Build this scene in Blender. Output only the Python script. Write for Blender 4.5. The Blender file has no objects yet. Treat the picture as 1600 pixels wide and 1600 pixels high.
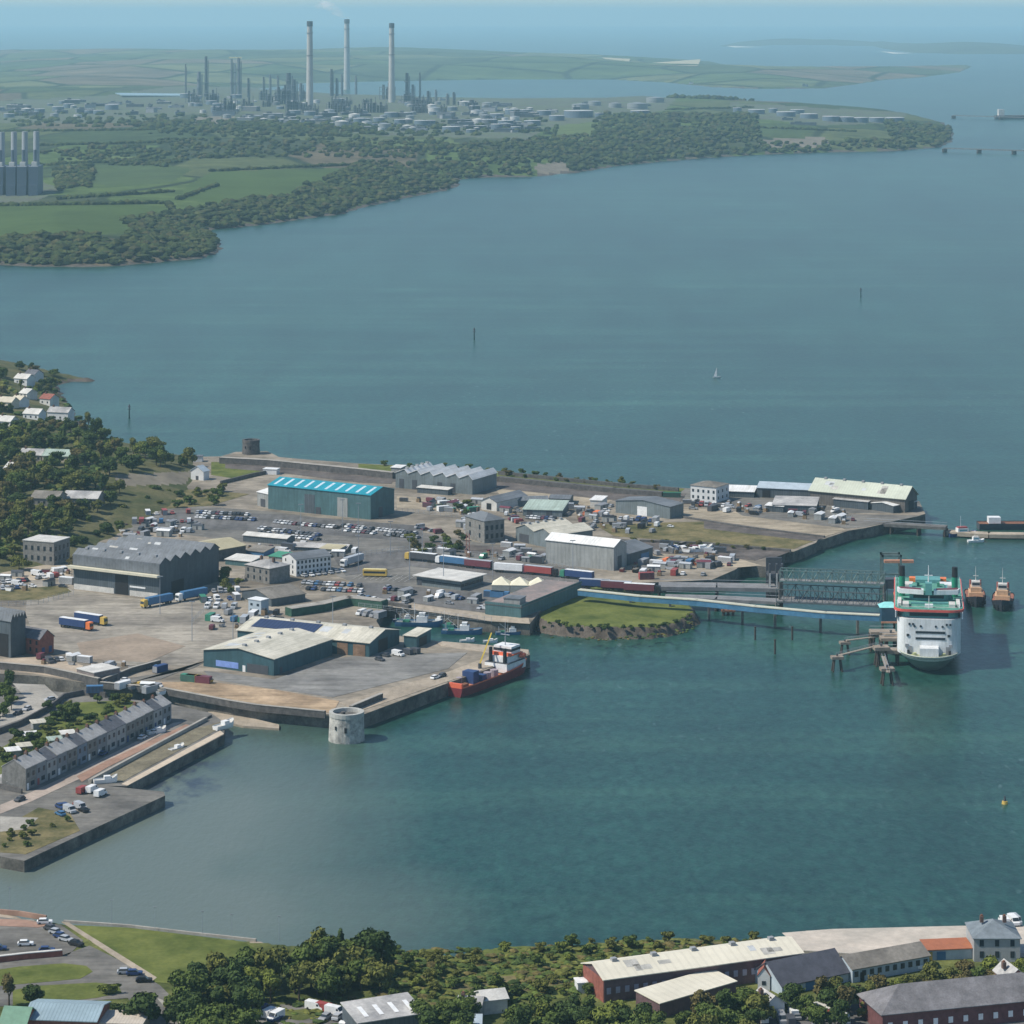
import bpy, math, random
import numpy as np
from mathutils import Vector, noise
R = math.radians
PI = math.pi
sc = bpy.context.scene
col = sc.collection
rnd = random.Random(7)

# ------------------------------------------------------------------ camera, sky, sun, exposure
F, H, HZ = 4500.0, 255.0, 25.0          # focal length in 1600-wide pixels, camera height in m, horizon row
cam = bpy.data.cameras.new('camera'); cam.sensor_width = 36; cam.lens = 36 * F / 1600
cam.shift_y = (HZ - 800) / 1600; cam.clip_start = 1; cam.clip_end = 300000
co = bpy.data.objects.new('camera', cam); col.objects.link(co); co.location = (0, 0, H); co.rotation_euler = (R(90), 0, 0)
sc.camera = co
SUN_EL, SUN_AZ = 50, 12                  # sun stands over the -X side, SUN_AZ degrees round towards the camera
sd_ = Vector((-math.cos(R(SUN_EL)) * math.cos(R(SUN_AZ)), -math.cos(R(SUN_EL)) * math.sin(R(SUN_AZ)), math.sin(R(SUN_EL))))
w = bpy.data.worlds.new('World'); sc.world = w; w.use_nodes = True
nt = w.node_tree; sky = nt.nodes.new('ShaderNodeTexSky'); sky.sky_type = 'NISHITA'; sky.sun_disc = False
sky.sun_elevation = R(SUN_EL); sky.sun_rotation = math.atan2(sd_.x, sd_.y); sky.altitude = 250
sky.air_density = 1.0; sky.dust_density = 0.2; sky.ozone_density = 3.0
nt.links.new(sky.outputs[0], nt.nodes['Background'].inputs[0]); nt.nodes['Background'].inputs[1].default_value = 0.115
sl = bpy.data.lights.new('sun', 'SUN'); sl.energy = 4.6; sl.angle = R(0.5); sl.color = (1, .93, .82)
so = bpy.data.objects.new('sun', sl); col.objects.link(so); so.rotation_euler = (-sd_).to_track_quat('-Z', 'Y').to_euler(); so.location = (0, 0, 400)
sc.view_settings.view_transform = 'Standard'; sc.view_settings.look = 'None'; sc.view_settings.exposure = 0.14; sc.view_settings.gamma = 1
sc.render.engine = 'CYCLES'; sc.cycles.use_denoising = True; sc.cycles.max_bounces = 5; sc.cycles.diffuse_bounces = 2
sc.cycles.glossy_bounces = 2; sc.cycles.volume_bounces = 3; sc.cycles.transparent_max_bounces = 8; sc.cycles.use_adaptive_sampling = True
sc.cycles.adaptive_threshold = 0.015

# ------------------------------------------------------------------ pixel <-> world
def G(px, py, z=0.0):
    s = (H - z) / (py - HZ); return Vector(((px - 800) * s, F * s, z))
def PPM(py, z=5): return (py - HZ) / (H - z)
def PJ(x, y, z): return 800 + F * x / y, HZ + F * (H - z) / y

# ------------------------------------------------------------------ materials
MATS = {}
def mat(key, c, rough=.8, var=.22, scale=.25, c2=None, stripe=None, sdark=.8, bump=0, metal=0, fine=True, spec=.3, space='Object', stain=None):
    if key in MATS: return MATS[key]
    m = bpy.data.materials.new(key); m.use_nodes = True; n = m.node_tree.nodes; l = m.node_tree.links; b = n['Principled BSDF']
    b.inputs['Roughness'].default_value = rough; b.inputs['Metallic'].default_value = metal; b.inputs['Specular IOR Level'].default_value = spec
    tc = n.new('ShaderNodeTexCoord'); no = n.new('ShaderNodeTexNoise'); no.inputs['Scale'].default_value = scale; no.inputs['Detail'].default_value = 7
    no.inputs['Roughness'].default_value = .65; l.new(tc.outputs[space], no.inputs['Vector'])
    cr = n.new('ShaderNodeValToRGB'); cr.color_ramp.elements[0].position = .34; cr.color_ramp.elements[1].position = .66
    a = [x * (1 - var) for x in c]; d = [min(1, x * (1 + var)) for x in (c2 or c)]
    cr.color_ramp.elements[0].color = (*a, 1); cr.color_ramp.elements[1].color = (*d, 1); l.new(no.outputs[0], cr.inputs[0])
    out = cr.outputs[0]
    if fine:
        n2 = n.new('ShaderNodeTexNoise'); n2.inputs['Scale'].default_value = scale * 9; n2.inputs['Detail'].default_value = 4; l.new(tc.outputs[space], n2.inputs['Vector'])
        mr = n.new('ShaderNodeMapRange'); mr.inputs[1].default_value = .3; mr.inputs[2].default_value = .7; mr.inputs[3].default_value = 1 - var * .6; mr.inputs[4].default_value = 1 + var * .5
        l.new(n2.outputs[0], mr.inputs[0]); mm = n.new('ShaderNodeMix'); mm.data_type = 'RGBA'; mm.blend_type = 'MULTIPLY'; mm.inputs[0].default_value = 1
        cc = n.new('ShaderNodeCombineColor')
        for k in range(3): l.new(mr.outputs[0], cc.inputs[k])
        l.new(out, mm.inputs[6]); l.new(cc.outputs[0], mm.inputs[7]); out = mm.outputs[2]
    if stripe:
        ax, per = stripe
        wv = n.new('ShaderNodeTexWave'); wv.bands_direction = ax; wv.wave_profile = 'SAW'; wv.inputs['Scale'].default_value = PI / 10 / per
        l.new(tc.outputs[space], wv.inputs['Vector']); r2 = n.new('ShaderNodeValToRGB'); r2.color_ramp.interpolation = 'CONSTANT'
        r2.color_ramp.elements[0].color = (sdark, sdark, sdark, 1); r2.color_ramp.elements[1].color = (1, 1, 1, 1); r2.color_ramp.elements[1].position = .3
        l.new(wv.outputs[1], r2.inputs[0]); mm = n.new('ShaderNodeMix'); mm.data_type = 'RGBA'; mm.blend_type = 'MULTIPLY'; mm.inputs[0].default_value = 1
        l.new(out, mm.inputs[6]); l.new(r2.outputs[0], mm.inputs[7]); out = mm.outputs[2]
    if stain:
        mp = n.new('ShaderNodeMapping'); mp.inputs['Scale'].default_value = stain[:3]; mp.inputs['Rotation'].default_value = (0, 0, stain[3]); l.new(tc.outputs[space], mp.inputs[0])
        n3 = n.new('ShaderNodeTexNoise'); n3.inputs['Scale'].default_value = 1; n3.inputs['Detail'].default_value = 6; n3.inputs['Roughness'].default_value = .7; l.new(mp.outputs[0], n3.inputs[0])
        r3 = n.new('ShaderNodeValToRGB'); r3.color_ramp.elements[0].position = .36; r3.color_ramp.elements[1].position = .56; q = stain[4]; r3.color_ramp.elements[0].color = (q, q, q * .97, 1); r3.color_ramp.elements[1].color = (1.04, 1.04, 1.04, 1)
        l.new(n3.outputs[0], r3.inputs[0]); mm = n.new('ShaderNodeMix'); mm.data_type = 'RGBA'; mm.blend_type = 'MULTIPLY'; mm.inputs[0].default_value = 1; l.new(out, mm.inputs[6]); l.new(r3.outputs[0], mm.inputs[7]); out = mm.outputs[2]
    l.new(out, b.inputs['Base Color'])
    if bump:
        bp = n.new('ShaderNodeBump'); bp.inputs['Strength'].default_value = .5; bp.inputs['Distance'].default_value = bump; l.new(no.outputs[0], bp.inputs['Height']); l.new(bp.outputs[0], b.inputs['Normal'])
    MATS[key] = m; return m
def pm(key, c, rough=.5, metal=0, var=.12, scale=.6): return mat(key, c, rough, var, scale, metal=metal, fine=False)

WHITE = pm('white_paint', (.72, .73, .72)); OFFW = mat('weathered_white', (.55, .54, .5), var=.18, scale=.2)
GREY = pm('grey_paint', (.28, .29, .3)); DGREY = pm('dark_grey', (.07, .075, .085)); BLACK = pm('black', (.02, .02, .022)); STEEL = pm('steel', (.3, .33, .36), .4)
GLASS = pm('dark_glass', (.03, .04, .05), .15); RUST = mat('rust', (.2, .09, .05), var=.3, scale=.8); TYRE = pm('tyre', (.025, .025, .025), .9)
RED = pm('red_paint', (.3, .065, .06)); MAROON = pm('maroon_paint', (.15, .045, .06)); BLUE = pm('blue_paint', (.06, .16, .30)); ORANGE = pm('orange_paint', (.75, .2, .06))
YELLOW = pm('yellow_paint', (.55, .38, .09)); GREEN = pm('green_paint', (.05, .22, .14)); DBLUE = pm('navy_paint', (.03, .06, .16)); SILVER = pm('silver_paint', (.4, .42, .44), .3)
CONC = mat('concrete', (.33, .31, .27), var=.22, scale=.12, bump=.02); DCONC = mat('dark_concrete', (.13, .125, .115), var=.35, scale=.3)
STONE = mat('grey_stone', (.2, .195, .18), var=.3, scale=.7); DSTONE = mat('dark_stone', (.1, .095, .09), var=.35, scale=.5); BRICK = mat('red_brick', (.25, .09, .065), var=.25, scale=.8)
SLATE = mat('slate', (.12, .125, .14), var=.25, scale=.5, stripe=('X', .7), sdark=.85); BARK = pm('bark', (.08, .06, .045), .9)
QWALL = mat('quay_wall', (.085, .08, .072), var=.4, scale=.15, c2=(.14, .13, .11)); TIMBER = mat('timber_pile', (.06, .05, .042), var=.3, scale=.8)

# ------------------------------------------------------------------ mesh helper
class MB:
    def __init__(s): s.v = []; s.f = []; s.mi = []
    def add(s, vs, fs, m=0):
        o = len(s.v); s.v += [tuple(x) for x in vs]; s.f += [tuple(i + o for i in f) for f in fs]; s.mi += [m] * len(fs); return s
    def box(s, x0, x1, y0, y1, z0, z1, m=0):
        return s.add([(x0,y0,z0),(x1,y0,z0),(x1,y1,z0),(x0,y1,z0),(x0,y0,z1),(x1,y0,z1),(x1,y1,z1),(x0,y1,z1)],
                     [(0,3,2,1),(4,5,6,7),(0,1,5,4),(1,2,6,5),(2,3,7,6),(3,0,4,7)], m)
    def cb(s, cx, cy, z0, sx, sy, sz, rot=0, m=0):
        c, n = math.cos(rot), math.sin(rot); vs = []
        for z in (z0, z0 + sz):
            for a, b in ((-1,-1),(1,-1),(1,1),(-1,1)):
                x, y = a * sx / 2, b * sy / 2; vs.append((cx + x * c - y * n, cy + x * n + y * c, z))
        return s.add(vs, [(0,3,2,1),(4,5,6,7),(0,1,5,4),(1,2,6,5),(2,3,7,6),(3,0,4,7)], m)
    def prism(s, poly, z0, z1, m=0):
        n = len(poly); a = sum(poly[i][0] * poly[(i+1) % n][1] - poly[(i+1) % n][0] * poly[i][1] for i in range(n))
        if a < 0: poly = poly[::-1]
        return s.add([(p[0], p[1], z0) for p in poly] + [(p[0], p[1], z1) for p in poly],
                     [tuple(range(n, 2 * n)), tuple(range(n - 1, -1, -1))] + [(i, (i+1) % n, n + (i+1) % n, n + i) for i in range(n)], m)
    def cyl(s, x, y, z0, z1, r0, r1=None, n=12, m=0):
        r1 = r0 if r1 is None else r1
        vs = [(x + r0 * math.cos(2*PI*i/n), y + r0 * math.sin(2*PI*i/n), z0) for i in range(n)] + [(x + r1 * math.cos(2*PI*i/n), y + r1 * math.sin(2*PI*i/n), z1) for i in range(n)]
        return s.add(vs, [tuple(range(n, 2*n)), tuple(range(n-1, -1, -1))] + [(i, (i+1) % n, n + (i+1) % n, n + i) for i in range(n)], m)
    def bar(s, p, q, r, n=4, m=0):
        p, q = Vector(p), Vector(q); d = (q - p)
        if d.length < 1e-6: return s
        d.normalize(); a = d.orthogonal().normalized(); b = d.cross(a)
        vs = [p + (a * math.cos(2*PI*(i+.5)/n) + b * math.sin(2*PI*(i+.5)/n)) * r for i in range(n)] + [q + (a * math.cos(2*PI*(i+.5)/n) + b * math.sin(2*PI*(i+.5)/n)) * r for i in range(n)]
        return s.add(vs, [tuple(range(n-1, -1, -1)), tuple(range(n, 2*n))] + [(i, (i+1) % n, n + (i+1) % n, n + i) for i in range(n)], m)
    def blob(s, c, r, sub=1, jit=.2, rng=rnd, m=0):
        V, Fs = ICO[sub]; o = len(s.v)
        for v in V:
            k = 1 + rng.uniform(-jit, jit); s.v.append((c[0] + v[0] * r[0] * k, c[1] + v[1] * r[1] * k, c[2] + v[2] * r[2] * k))
        s.f += [tuple(i + o for i in f) for f in Fs]; s.mi += [m] * len(Fs); return s
    def build(s, name, m, parent=None, smooth=False):
        me = bpy.data.meshes.new(name); me.from_pydata(s.v, [], s.f)
        for mm in (m if isinstance(m, (list, tuple)) else [m]): me.materials.append(mm)
        if isinstance(m, (list, tuple)): me.polygons.foreach_set('material_index', s.mi)
        if smooth: me.polygons.foreach_set('use_smooth', [True] * len(me.polygons))
        o = bpy.data.objects.new(name, me); col.objects.link(o); o.parent = parent; return o
def _ico():
    import bmesh
    out = {}
    for k in (1, 2, 3):
        b = bmesh.new(); bmesh.ops.create_icosphere(b, subdivisions=k, radius=1); b.verts.ensure_lookup_table()
        out[k] = ([tuple(v.co) for v in b.verts], [tuple(v.index for v in f.verts) for f in b.faces]); b.free()
    return out
ICO = _ico()
def tag(o, label, cat, group=None, kind=None):
    if label: o['label'] = label
    if cat: o['category'] = cat
    if group: o['group'] = group
    o['kind'] = kind or 'thing'
    return o
def thing(name, label, cat, loc=(0,0,0), rz=0, group=None):
    o = bpy.data.objects.new(name, None); o.empty_display_size = 1; col.objects.link(o); o.location = loc; o.rotation_euler = (0, 0, rz); return tag(o, label, cat, group)
def struct(o): o['kind'] = 'structure'; return o
KIDS = {}
def dup(root, loc, rz, label, group, scale=1, paint=None):
    if root.name not in KIDS: KIDS[root.name] = [(c, list(c.children)) for c in root.children]
    r = root.copy(); col.objects.link(r); r.location = loc; r.rotation_euler = (0, 0, rz)
    r.scale = scale if isinstance(scale, tuple) else (scale,) * 3
    r['label'] = label; r['group'] = group
    for c, gs in KIDS[root.name]:
        k = c.copy(); col.objects.link(k); k.parent = r
        if paint and c.name.split('.')[0] in paint:
            k.material_slots[0].link = 'OBJECT'; k.material_slots[0].material = paint[c.name.split('.')[0]]
        for g in gs:
            q = g.copy(); col.objects.link(q); q.parent = k
    return r
class Proto:
    """A kind built once; the first place moves the original, the others are copies of it and of its parts."""
    def __init__(s, make): s.make = make; s.root = None; s.first = None
    def put(s, loc, rz, label, group, scale=1, paint=None):
        if s.root is None:
            s.root = s.make()
            KIDS[s.root.name] = [(c, list(c.children)) for c in s.root.children]
            r = s.root; r.location = loc; r.rotation_euler = (0, 0, rz); r.scale = scale if isinstance(scale, tuple) else (scale,) * 3
            r['label'] = label; r['group'] = group
            if paint:
                for c in r.children:
                    k = c.name.split('.')[0]
                    if k in paint: c.material_slots[0].link = 'OBJECT'; c.material_slots[0].material = paint[k]
            return r
        return dup(s.root, loc, rz, label, group, scale, paint)

# ------------------------------------------------------------------ polygons
def inpoly(x, y, poly):
    r = False; n = len(poly); j = n - 1
    for i in range(n):
        xi, yi = poly[i][0], poly[i][1]; xj, yj = poly[j][0], poly[j][1]
        if (yi > y) != (yj > y) and x < (xj - xi) * (y - yi) / (yj - yi) + xi: r = not r
        j = i
    return r
def sdist(P, poly):
    P = np.asarray(P, float); A = np.asarray(poly, float); B = np.roll(A, -1, 0); best = np.full(len(P), 1e18); ins = np.zeros(len(P), bool)
    for a, b in zip(A, B):
        d = b - a; L2 = max(d @ d, 1e-9); t = np.clip(((P - a) @ d) / L2, 0, 1); q = P - (a + t[:, None] * d); best = np.minimum(best, (q * q).sum(1))
        c = ((a[1] > P[:, 1]) != (b[1] > P[:, 1]))
        with np.errstate(divide='ignore', invalid='ignore'): xx = (b[0] - a[0]) * (P[:, 1] - a[1]) / (b[1] - a[1]) + a[0]
        ins ^= c & (P[:, 0] < xx)
    s = np.sqrt(best); return np.where(ins, s, -s)
def W(polypx, z=0): return [(G(x, y, z).x, G(x, y, z).y) for x, y in polypx]
def sheet(name, polypx, z, m, z0=5.0, lift=.04):
    """A thin surface laid on flat ground (level Z0), traced in world metres."""
    p = W(polypx, z0); o = MB().prism(p, z0 + .005, z0 + lift + z * .03).build(name, m); return struct(o)
def nz(x, y, s, seed=0): return noise.noise(Vector((x * s + seed * 17.3, y * s - seed * 9.1, seed)))
def terrain(name, polypx, xs, ys, hf, mats, classes, jag=0, zp=0):
    """Height field over a coast outline. hf(signed distance, X, Y) -> z; classes = [(material index, pixel polygon)]."""
    poly = W(polypx, zp); X = np.array([[G(x, y).x for x in xs] for y in ys]); Y = np.array([[G(x, y).y for x in xs] for y in ys])
    P = np.stack([X.ravel(), Y.ravel()], 1); sd = sdist(P, poly)
    if jag:
        sd = sd + np.array([nz(p[0], p[1], 1 / (jag * 4), 3) * jag * 1.2 + nz(p[0], p[1], 1 / jag, 5) * jag * .5 for p in P])
    Z = np.array([hf(s, p[0], p[1]) if s > 0 else max(-4, s * .2 - .3) for s, p in zip(sd, P)])
    nx, ny = len(xs), len(ys); fs = []; mi = []
    for j in range(ny - 1):
        for i in range(nx - 1):
            a = j * nx + i; q = (a, a + 1, a + nx + 1, a + nx)
            if max(sd[k] for k in q) < -3 * max(1, jag): continue
            zc = sum(Z[k] for k in q) / 4; px, py = PJ(P[q[0]][0] / 2 + P[q[2]][0] / 2, P[q[0]][1] / 2 + P[q[2]][1] / 2, zc)
            k = 0
            for c, pl in classes:
                if callable(pl):
                    if pl(px, py, zc, sum(sd[t] for t in q) / 4): k = c
                elif inpoly(px, py, pl): k = c
            fs.append(q[::-1]); mi.append(k)
    me = bpy.data.meshes.new(name); me.from_pydata([(p[0], p[1], z) for p, z in zip(P, Z)], [], fs)
    for m in mats: me.materials.append(m)
    me.polygons.foreach_set('material_index', mi); me.polygons.foreach_set('use_smooth', [True] * len(fs))
    o = bpy.data.objects.new(name, me); col.objects.link(o); struct(o)
    if me.polygons[0].normal.z < 0: me.flip_normals()
    def h(x, y):
        s = sdist([(x, y)], poly)[0]
        if jag: s += nz(x, y, 1 / (jag * 4), 3) * jag * 1.2 + nz(x, y, 1 / jag, 5) * jag * .5
        return hf(s, x, y) if s > 0 else -.3
    def gt(px, py):
        z = 10
        for _ in range(10):
            p = G(px, py, z); z = z * .4 + .6 * max(h(p.x, p.y), 0)
        return G(px, py, z)
    return o, h, gt

# ------------------------------------------------------------------ buildings
def bld(name, label, cat, L, N, d=None, Rx=None, hp=None, h=None, z=5, roof='gx', rise=2., n=1, wm=None, rm=None, over=.4, group=None, doors=(), wins=(), chim=0, asym=.5, sky=0, basez=None):
    p, q = G(*L, z), G(*N, z); u = (q - p); wd = u.length; u.normalize(); v = Vector((-u.y, u.x, 0))
    if Rx is not None:
        k = (Rx - 800) / F; d = (k * q.y - q.x) / (v.x - k * v.y); d = min(max(d, 5), 160)
    if h is None: h = hp / PPM(N[1], z)
    t = thing(name, label, cat, p, math.atan2(u.y, u.x), group); B = -1.5 if basez is None else basez
    wm = wm or OFFW; rm = rm or SLATE
    if roof in ('gx', 'gy', 'flat', 'mono'):
        if roof == 'flat': prof = [(0, h), (1, h)]
        elif roof == 'mono': prof = [(0, h), (1, h + rise)]
        else:
            prof = [(0, h)]
            for i in range(n): prof += [((i + asym) / n, h + rise), ((i + 1) / n, h)]
        ax = 'y' if roof != 'gy' else 'x'        # axis across which the profile runs
        A, Ln = (d, wd) if ax == 'y' else (wd, d)
        def pt(a, b, zz): return (b, a, zz) if ax == 'y' else (a, b, zz)
        mb = MB(); ring = [(0, B)] + [(a * A, zz) for a, zz in prof] + [(A, B)]; k = len(ring)
        vs = [pt(a, 0, zz) for a, zz in ring] + [pt(a, Ln, zz) for a, zz in ring]
        fs = [tuple(range(k)), tuple(range(2*k-1, k-1, -1))] + [(i, i + k, (i+1) % k + k, (i+1) % k) for i in range(k)]
        if ax == 'y': fs = [f[::-1] for f in fs]
        mb.add(vs, [f[::-1] for f in fs]); mb.build('wall', wm, t)
        rb = MB(); th = .22
        if roof == 'flat':
            rb.box(-over*.6, wd + over*.6, -over*.6, d + over*.6, h + .01, h + .3)
        else:
            for (a0, z0), (a1, z1) in zip(prof[:-1], prof[1:]):
                e0 = -over if a0 == 0 else 0; e1 = over if a1 == 1 else 0; sl_ = (z1 - z0) / ((a1 - a0) * A)
                y0, y1 = a0 * A + e0, a1 * A + e1; q0, q1 = z0 + e0 * sl_ + .02, z1 + e1 * sl_ + .02
                vs = [pt(y0, -over, q0), pt(y1, -over, q1), pt(y1, Ln + over, q1), pt(y0, Ln + over, q0)]; vs += [(x, y, zz + th) for x, y, zz in vs]
                rb.add(vs, [(0,3,2,1),(4,5,6,7),(0,1,5,4),(1,2,6,5),(2,3,7,6),(3,0,4,7)] if ax == 'x' else [(0,1,2,3),(7,6,5,4),(4,5,1,0),(5,6,2,1),(6,7,3,2),(7,4,0,3)])
        ro = rb.build('roof', rm, t)
    else:                                         # hip
        MB().box(0, wd, 0, d, B, h).build('wall', wm, t)
        o = over; ins = min(wd, d) / 2; rb = MB(); lo = [(-o, -o), (wd + o, -o), (wd + o, d + o), (-o, d + o)]
        hi = [(ins, d/2), (wd - ins, d/2)] if wd >= d else [(wd/2, ins), (wd/2, d - ins)]
        vs = [(x, y, h + .02) for x, y in lo] + [(x, y, h + .2) for x, y in lo] + [(x, y, h + rise) for x, y in hi]
        fs = [(0,3,2,1),(0,1,5,4),(1,2,6,5),(2,3,7,6),(3,0,4,7)]
        fs += [(4,5,9,8),(5,6,9),(6,7,8,9),(7,4,8)] if wd >= d else [(4,5,8),(5,6,9,8),(6,7,9),(7,4,8,9)]
        rb.add(vs, fs); ro = rb.build('roof', rm, t)
    def face(fc, a, b, z0, z1, dp):
        if fc == 'f': return (a * wd, b * wd, -dp, .03, z0, z1)
        if fc == 'r': return (wd - .03, wd + dp, a * d, b * d, z0, z1)
        return (-dp, .03, a * d, b * d, z0, z1)
    for fc, a, b, z0, z1, m in doors: MB().box(*face(fc, a, b, z0, z1, .12)).build('door', m, t)
    for fc, nx, nzz, ww, hh, zs, dz, m in wins:
        L_ = wd if fc == 'f' else d
        for j in range(nzz):
            for i in range(nx):
                c = (i + .5) / nx; hw = ww / 2 / L_; MB().box(*face(fc, c - hw, c + hw, zs + j * dz, zs + j * dz + hh, .08)).build('window', m, t)
    if sky and roof == 'gx':
        for i in range(sky):
            c = (i + .5) / sky * wd; mb = MB(); y0, y1 = d * .06, d * .44
            z0, z1 = h + rise * .12 + .27, h + rise * .88 + .27; mb.add([(c - .8, y0, z0), (c + .8, y0, z0), (c + .8, y1, z1), (c - .8, y1, z1)], [(0,1,2,3)]); mb.build('skylight', SKYL, ro)
    if roof in ('gx', 'gy') and wd * d > 500 and h > 3 and not sky:
        rp = random.Random(int(wd * 97 + d * 31)); per = (d if roof == 'gx' else wd) / n; slp = rise / (asym * per); run = wd if roof == 'gx' else d
        for i in range(7):
            a0 = rp.uniform(.04, .85) * run; a1 = a0 + rp.uniform(1.5, 5); g_ = rp.randrange(n) * per; t0 = rp.uniform(.08, .5) * asym * per; t1 = t0 + rp.uniform(.2, .45) * asym * per
            vs = [(a0, g_ + t0, h + slp * t0 + .28), (a1, g_ + t0, h + slp * t0 + .28), (a1, g_ + t1, h + slp * t1 + .28), (a0, g_ + t1, h + slp * t1 + .28)]
            if roof == 'gy': vs = [(y, x, z_) for x, y, z_ in vs][::-1]
            MB().add(vs, [(0, 1, 2, 3)]).build('roof_patch', rp.choice([PATCHD, PATCHL]), ro)
        for i in range(5):
            a0 = (i + .5) / 5 * run; g_ = asym * per; q = (a0, g_) if roof == 'gx' else (g_, a0); MB().box(q[0] - .7, q[0] + .7, q[1] - .7, q[1] + .7, h + rise, h + rise + .9).build('roof_vent', GREY, ro)
    for i in range(chim):
        c = (i + (.5 if chim > 1 else .15)) / chim * wd; rr = h + rise if roof != 'flat' else h
        cb = MB().box(c - .45, c + .45, d/2 - .6, d/2 + .6, rr - .8, rr + .9).build('chimney', mat('sooty_brick', (.13, .085, .07), .9, .3, .8), ro); MB().box(c - .25, c + .25, d/2 - .3, d/2 + .3, rr + .9, rr + 1.25).build('chimney_pot', RUST, t)
    t['w'] = wd; t['d'] = d; t['hh'] = h
    return t, wd, d, h
PATCHD = mat('weathered_sheet', (.42, .41, .37), .8, .25, .3); PATCHL = mat('newer_sheet', (.48, .5, .5), .6, .15, .3)
SKYL = pm('skylight', (.5, .62, .68), .3)
# ------------------------------------------------------------------ water
wm_ = bpy.data.materials.new('sea_water'); wm_.use_nodes = True; n = wm_.node_tree.nodes; l = wm_.node_tree.links; b = n['Principled BSDF']
b.inputs['Roughness'].default_value = .28; b.inputs['IOR'].default_value = 1.33; b.inputs['Specular IOR Level'].default_value = .26
tc = n.new('ShaderNodeTexCoord')
def wnoise(sx, sy, detail=6, rough=.6, rot=0):
    mp = n.new('ShaderNodeMapping'); mp.inputs['Scale'].default_value = (sx, sy, 1); mp.inputs['Rotation'].default_value = (0, 0, rot); l.new(tc.outputs['Object'], mp.inputs[0])
    t = n.new('ShaderNodeTexNoise'); t.inputs['Scale'].default_value = 1; t.inputs['Detail'].default_value = detail; t.inputs['Roughness'].default_value = rough; l.new(mp.outputs[0], t.inputs[0]); return t.outputs[0]
def ramp(src, *st):
    r = n.new('ShaderNodeValToRGB'); e = r.color_ramp.elements
    while len(e) < len(st): e.new(.5)
    for k, (p, c) in enumerate(st): e[k].position = p; e[k].color = (*c, 1) if len(c) == 3 else c
    l.new(src, r.inputs[0]); return r.outputs[0]
def mixc(f, a, c, mode='MIX'):
    m = n.new('ShaderNodeMix'); m.data_type = 'RGBA'; m.blend_type = mode
    if isinstance(f, float): m.inputs[0].default_value = f
    else: l.new(f, m.inputs[0])
    l.new(a, m.inputs[6]); l.new(c, m.inputs[7]) if not isinstance(c, tuple) else setattr(m.inputs[7], 'default_value', (*c, 1)); return m.outputs[2]
big = ramp(wnoise(1/420, 1/700, 5, .55, .3), (.28, (.009, .042, .036)), (.72, (.020, .076, .059)))
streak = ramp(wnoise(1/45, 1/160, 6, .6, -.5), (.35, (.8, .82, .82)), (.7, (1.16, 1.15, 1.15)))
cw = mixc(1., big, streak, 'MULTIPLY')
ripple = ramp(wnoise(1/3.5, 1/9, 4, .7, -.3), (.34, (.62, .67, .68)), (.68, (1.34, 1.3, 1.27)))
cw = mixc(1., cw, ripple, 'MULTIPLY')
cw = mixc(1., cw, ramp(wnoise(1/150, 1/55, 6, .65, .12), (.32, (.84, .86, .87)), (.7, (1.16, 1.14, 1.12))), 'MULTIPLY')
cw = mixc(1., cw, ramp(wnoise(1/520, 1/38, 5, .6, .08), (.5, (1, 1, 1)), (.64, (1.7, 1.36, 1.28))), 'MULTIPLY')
# shallow silty bottom near the western slip and along the town beach
def dome(px, py, rx, ry):
    c = G(px, py); mp = n.new('ShaderNodeMapping'); mp.vector_type = 'TEXTURE'; mp.inputs['Location'].default_value = c; mp.inputs['Scale'].default_value = (rx, ry, 1); l.new(tc.outputs['Object'], mp.inputs[0])
    g = n.new('ShaderNodeTexGradient'); g.gradient_type = 'SPHERICAL'; l.new(mp.outputs[0], g.inputs[0]); return g.outputs[1]
def vmath(op, a, c):
    m = n.new('ShaderNodeMath'); m.operation = op; l.new(a, m.inputs[0]) if not isinstance(a, float) else setattr(m.inputs[0], 'default_value', a)
    l.new(c, m.inputs[1]) if not isinstance(c, float) else setattr(m.inputs[1], 'default_value', c); return m.outputs[0]
sh = vmath('MAXIMUM', dome(60, 1370, 95, 210), dome(-40, 1440, 150, 120)); sh = vmath('MAXIMUM', sh, vmath('MULTIPLY', dome(330, 1300, 70, 200), .55))
patchy = wnoise(1/28, 1/60, 5, .6, .2); shp = ramp(vmath('MULTIPLY', vmath('ADD', sh, vmath('MULTIPLY', sh, patchy)), 1.3), (.0, (0, 0, 0)), (.95, (1, 1, 1)))
cw = mixc(shp, cw, (.115, .145, .125))
weed = ramp(vmath('MULTIPLY', dome(262, 1208, 26, 60), ramp(wnoise(1/9, 1/16, 6, .7), (.42, (0, 0, 0)), (.62, (1, 1, 1)))), (.05, (0, 0, 0)), (.4, (1, 1, 1)))
cw = mixc(weed, cw, (.045, .06, .075))
caps = ramp(wnoise(1/3.2, 1/9, 3, .5, .1), (.64, (0, 0, 0)), (.74, (1, 1, 1))); capm = ramp(wnoise(1/260, 1/500, 3, .5, .5), (.4, (0, 0, 0)), (.62, (1, 1, 1)))
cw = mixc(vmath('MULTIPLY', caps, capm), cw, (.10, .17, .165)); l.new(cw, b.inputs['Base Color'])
bp = n.new('ShaderNodeBump'); bp.inputs['Strength'].default_value = .35; bp.inputs['Distance'].default_value = .5; l.new(wnoise(1/2.5, 1/5, 5, .6, .2), bp.inputs['Height']); l.new(bp.outputs[0], b.inputs['Normal'])
S = 70000
struct(MB().add([(-S, 200, 0), (S, 200, 0), (S, S, 0), (-S, S, 0)], [(0,1,2,3)]).build('sea', wm_))

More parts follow.
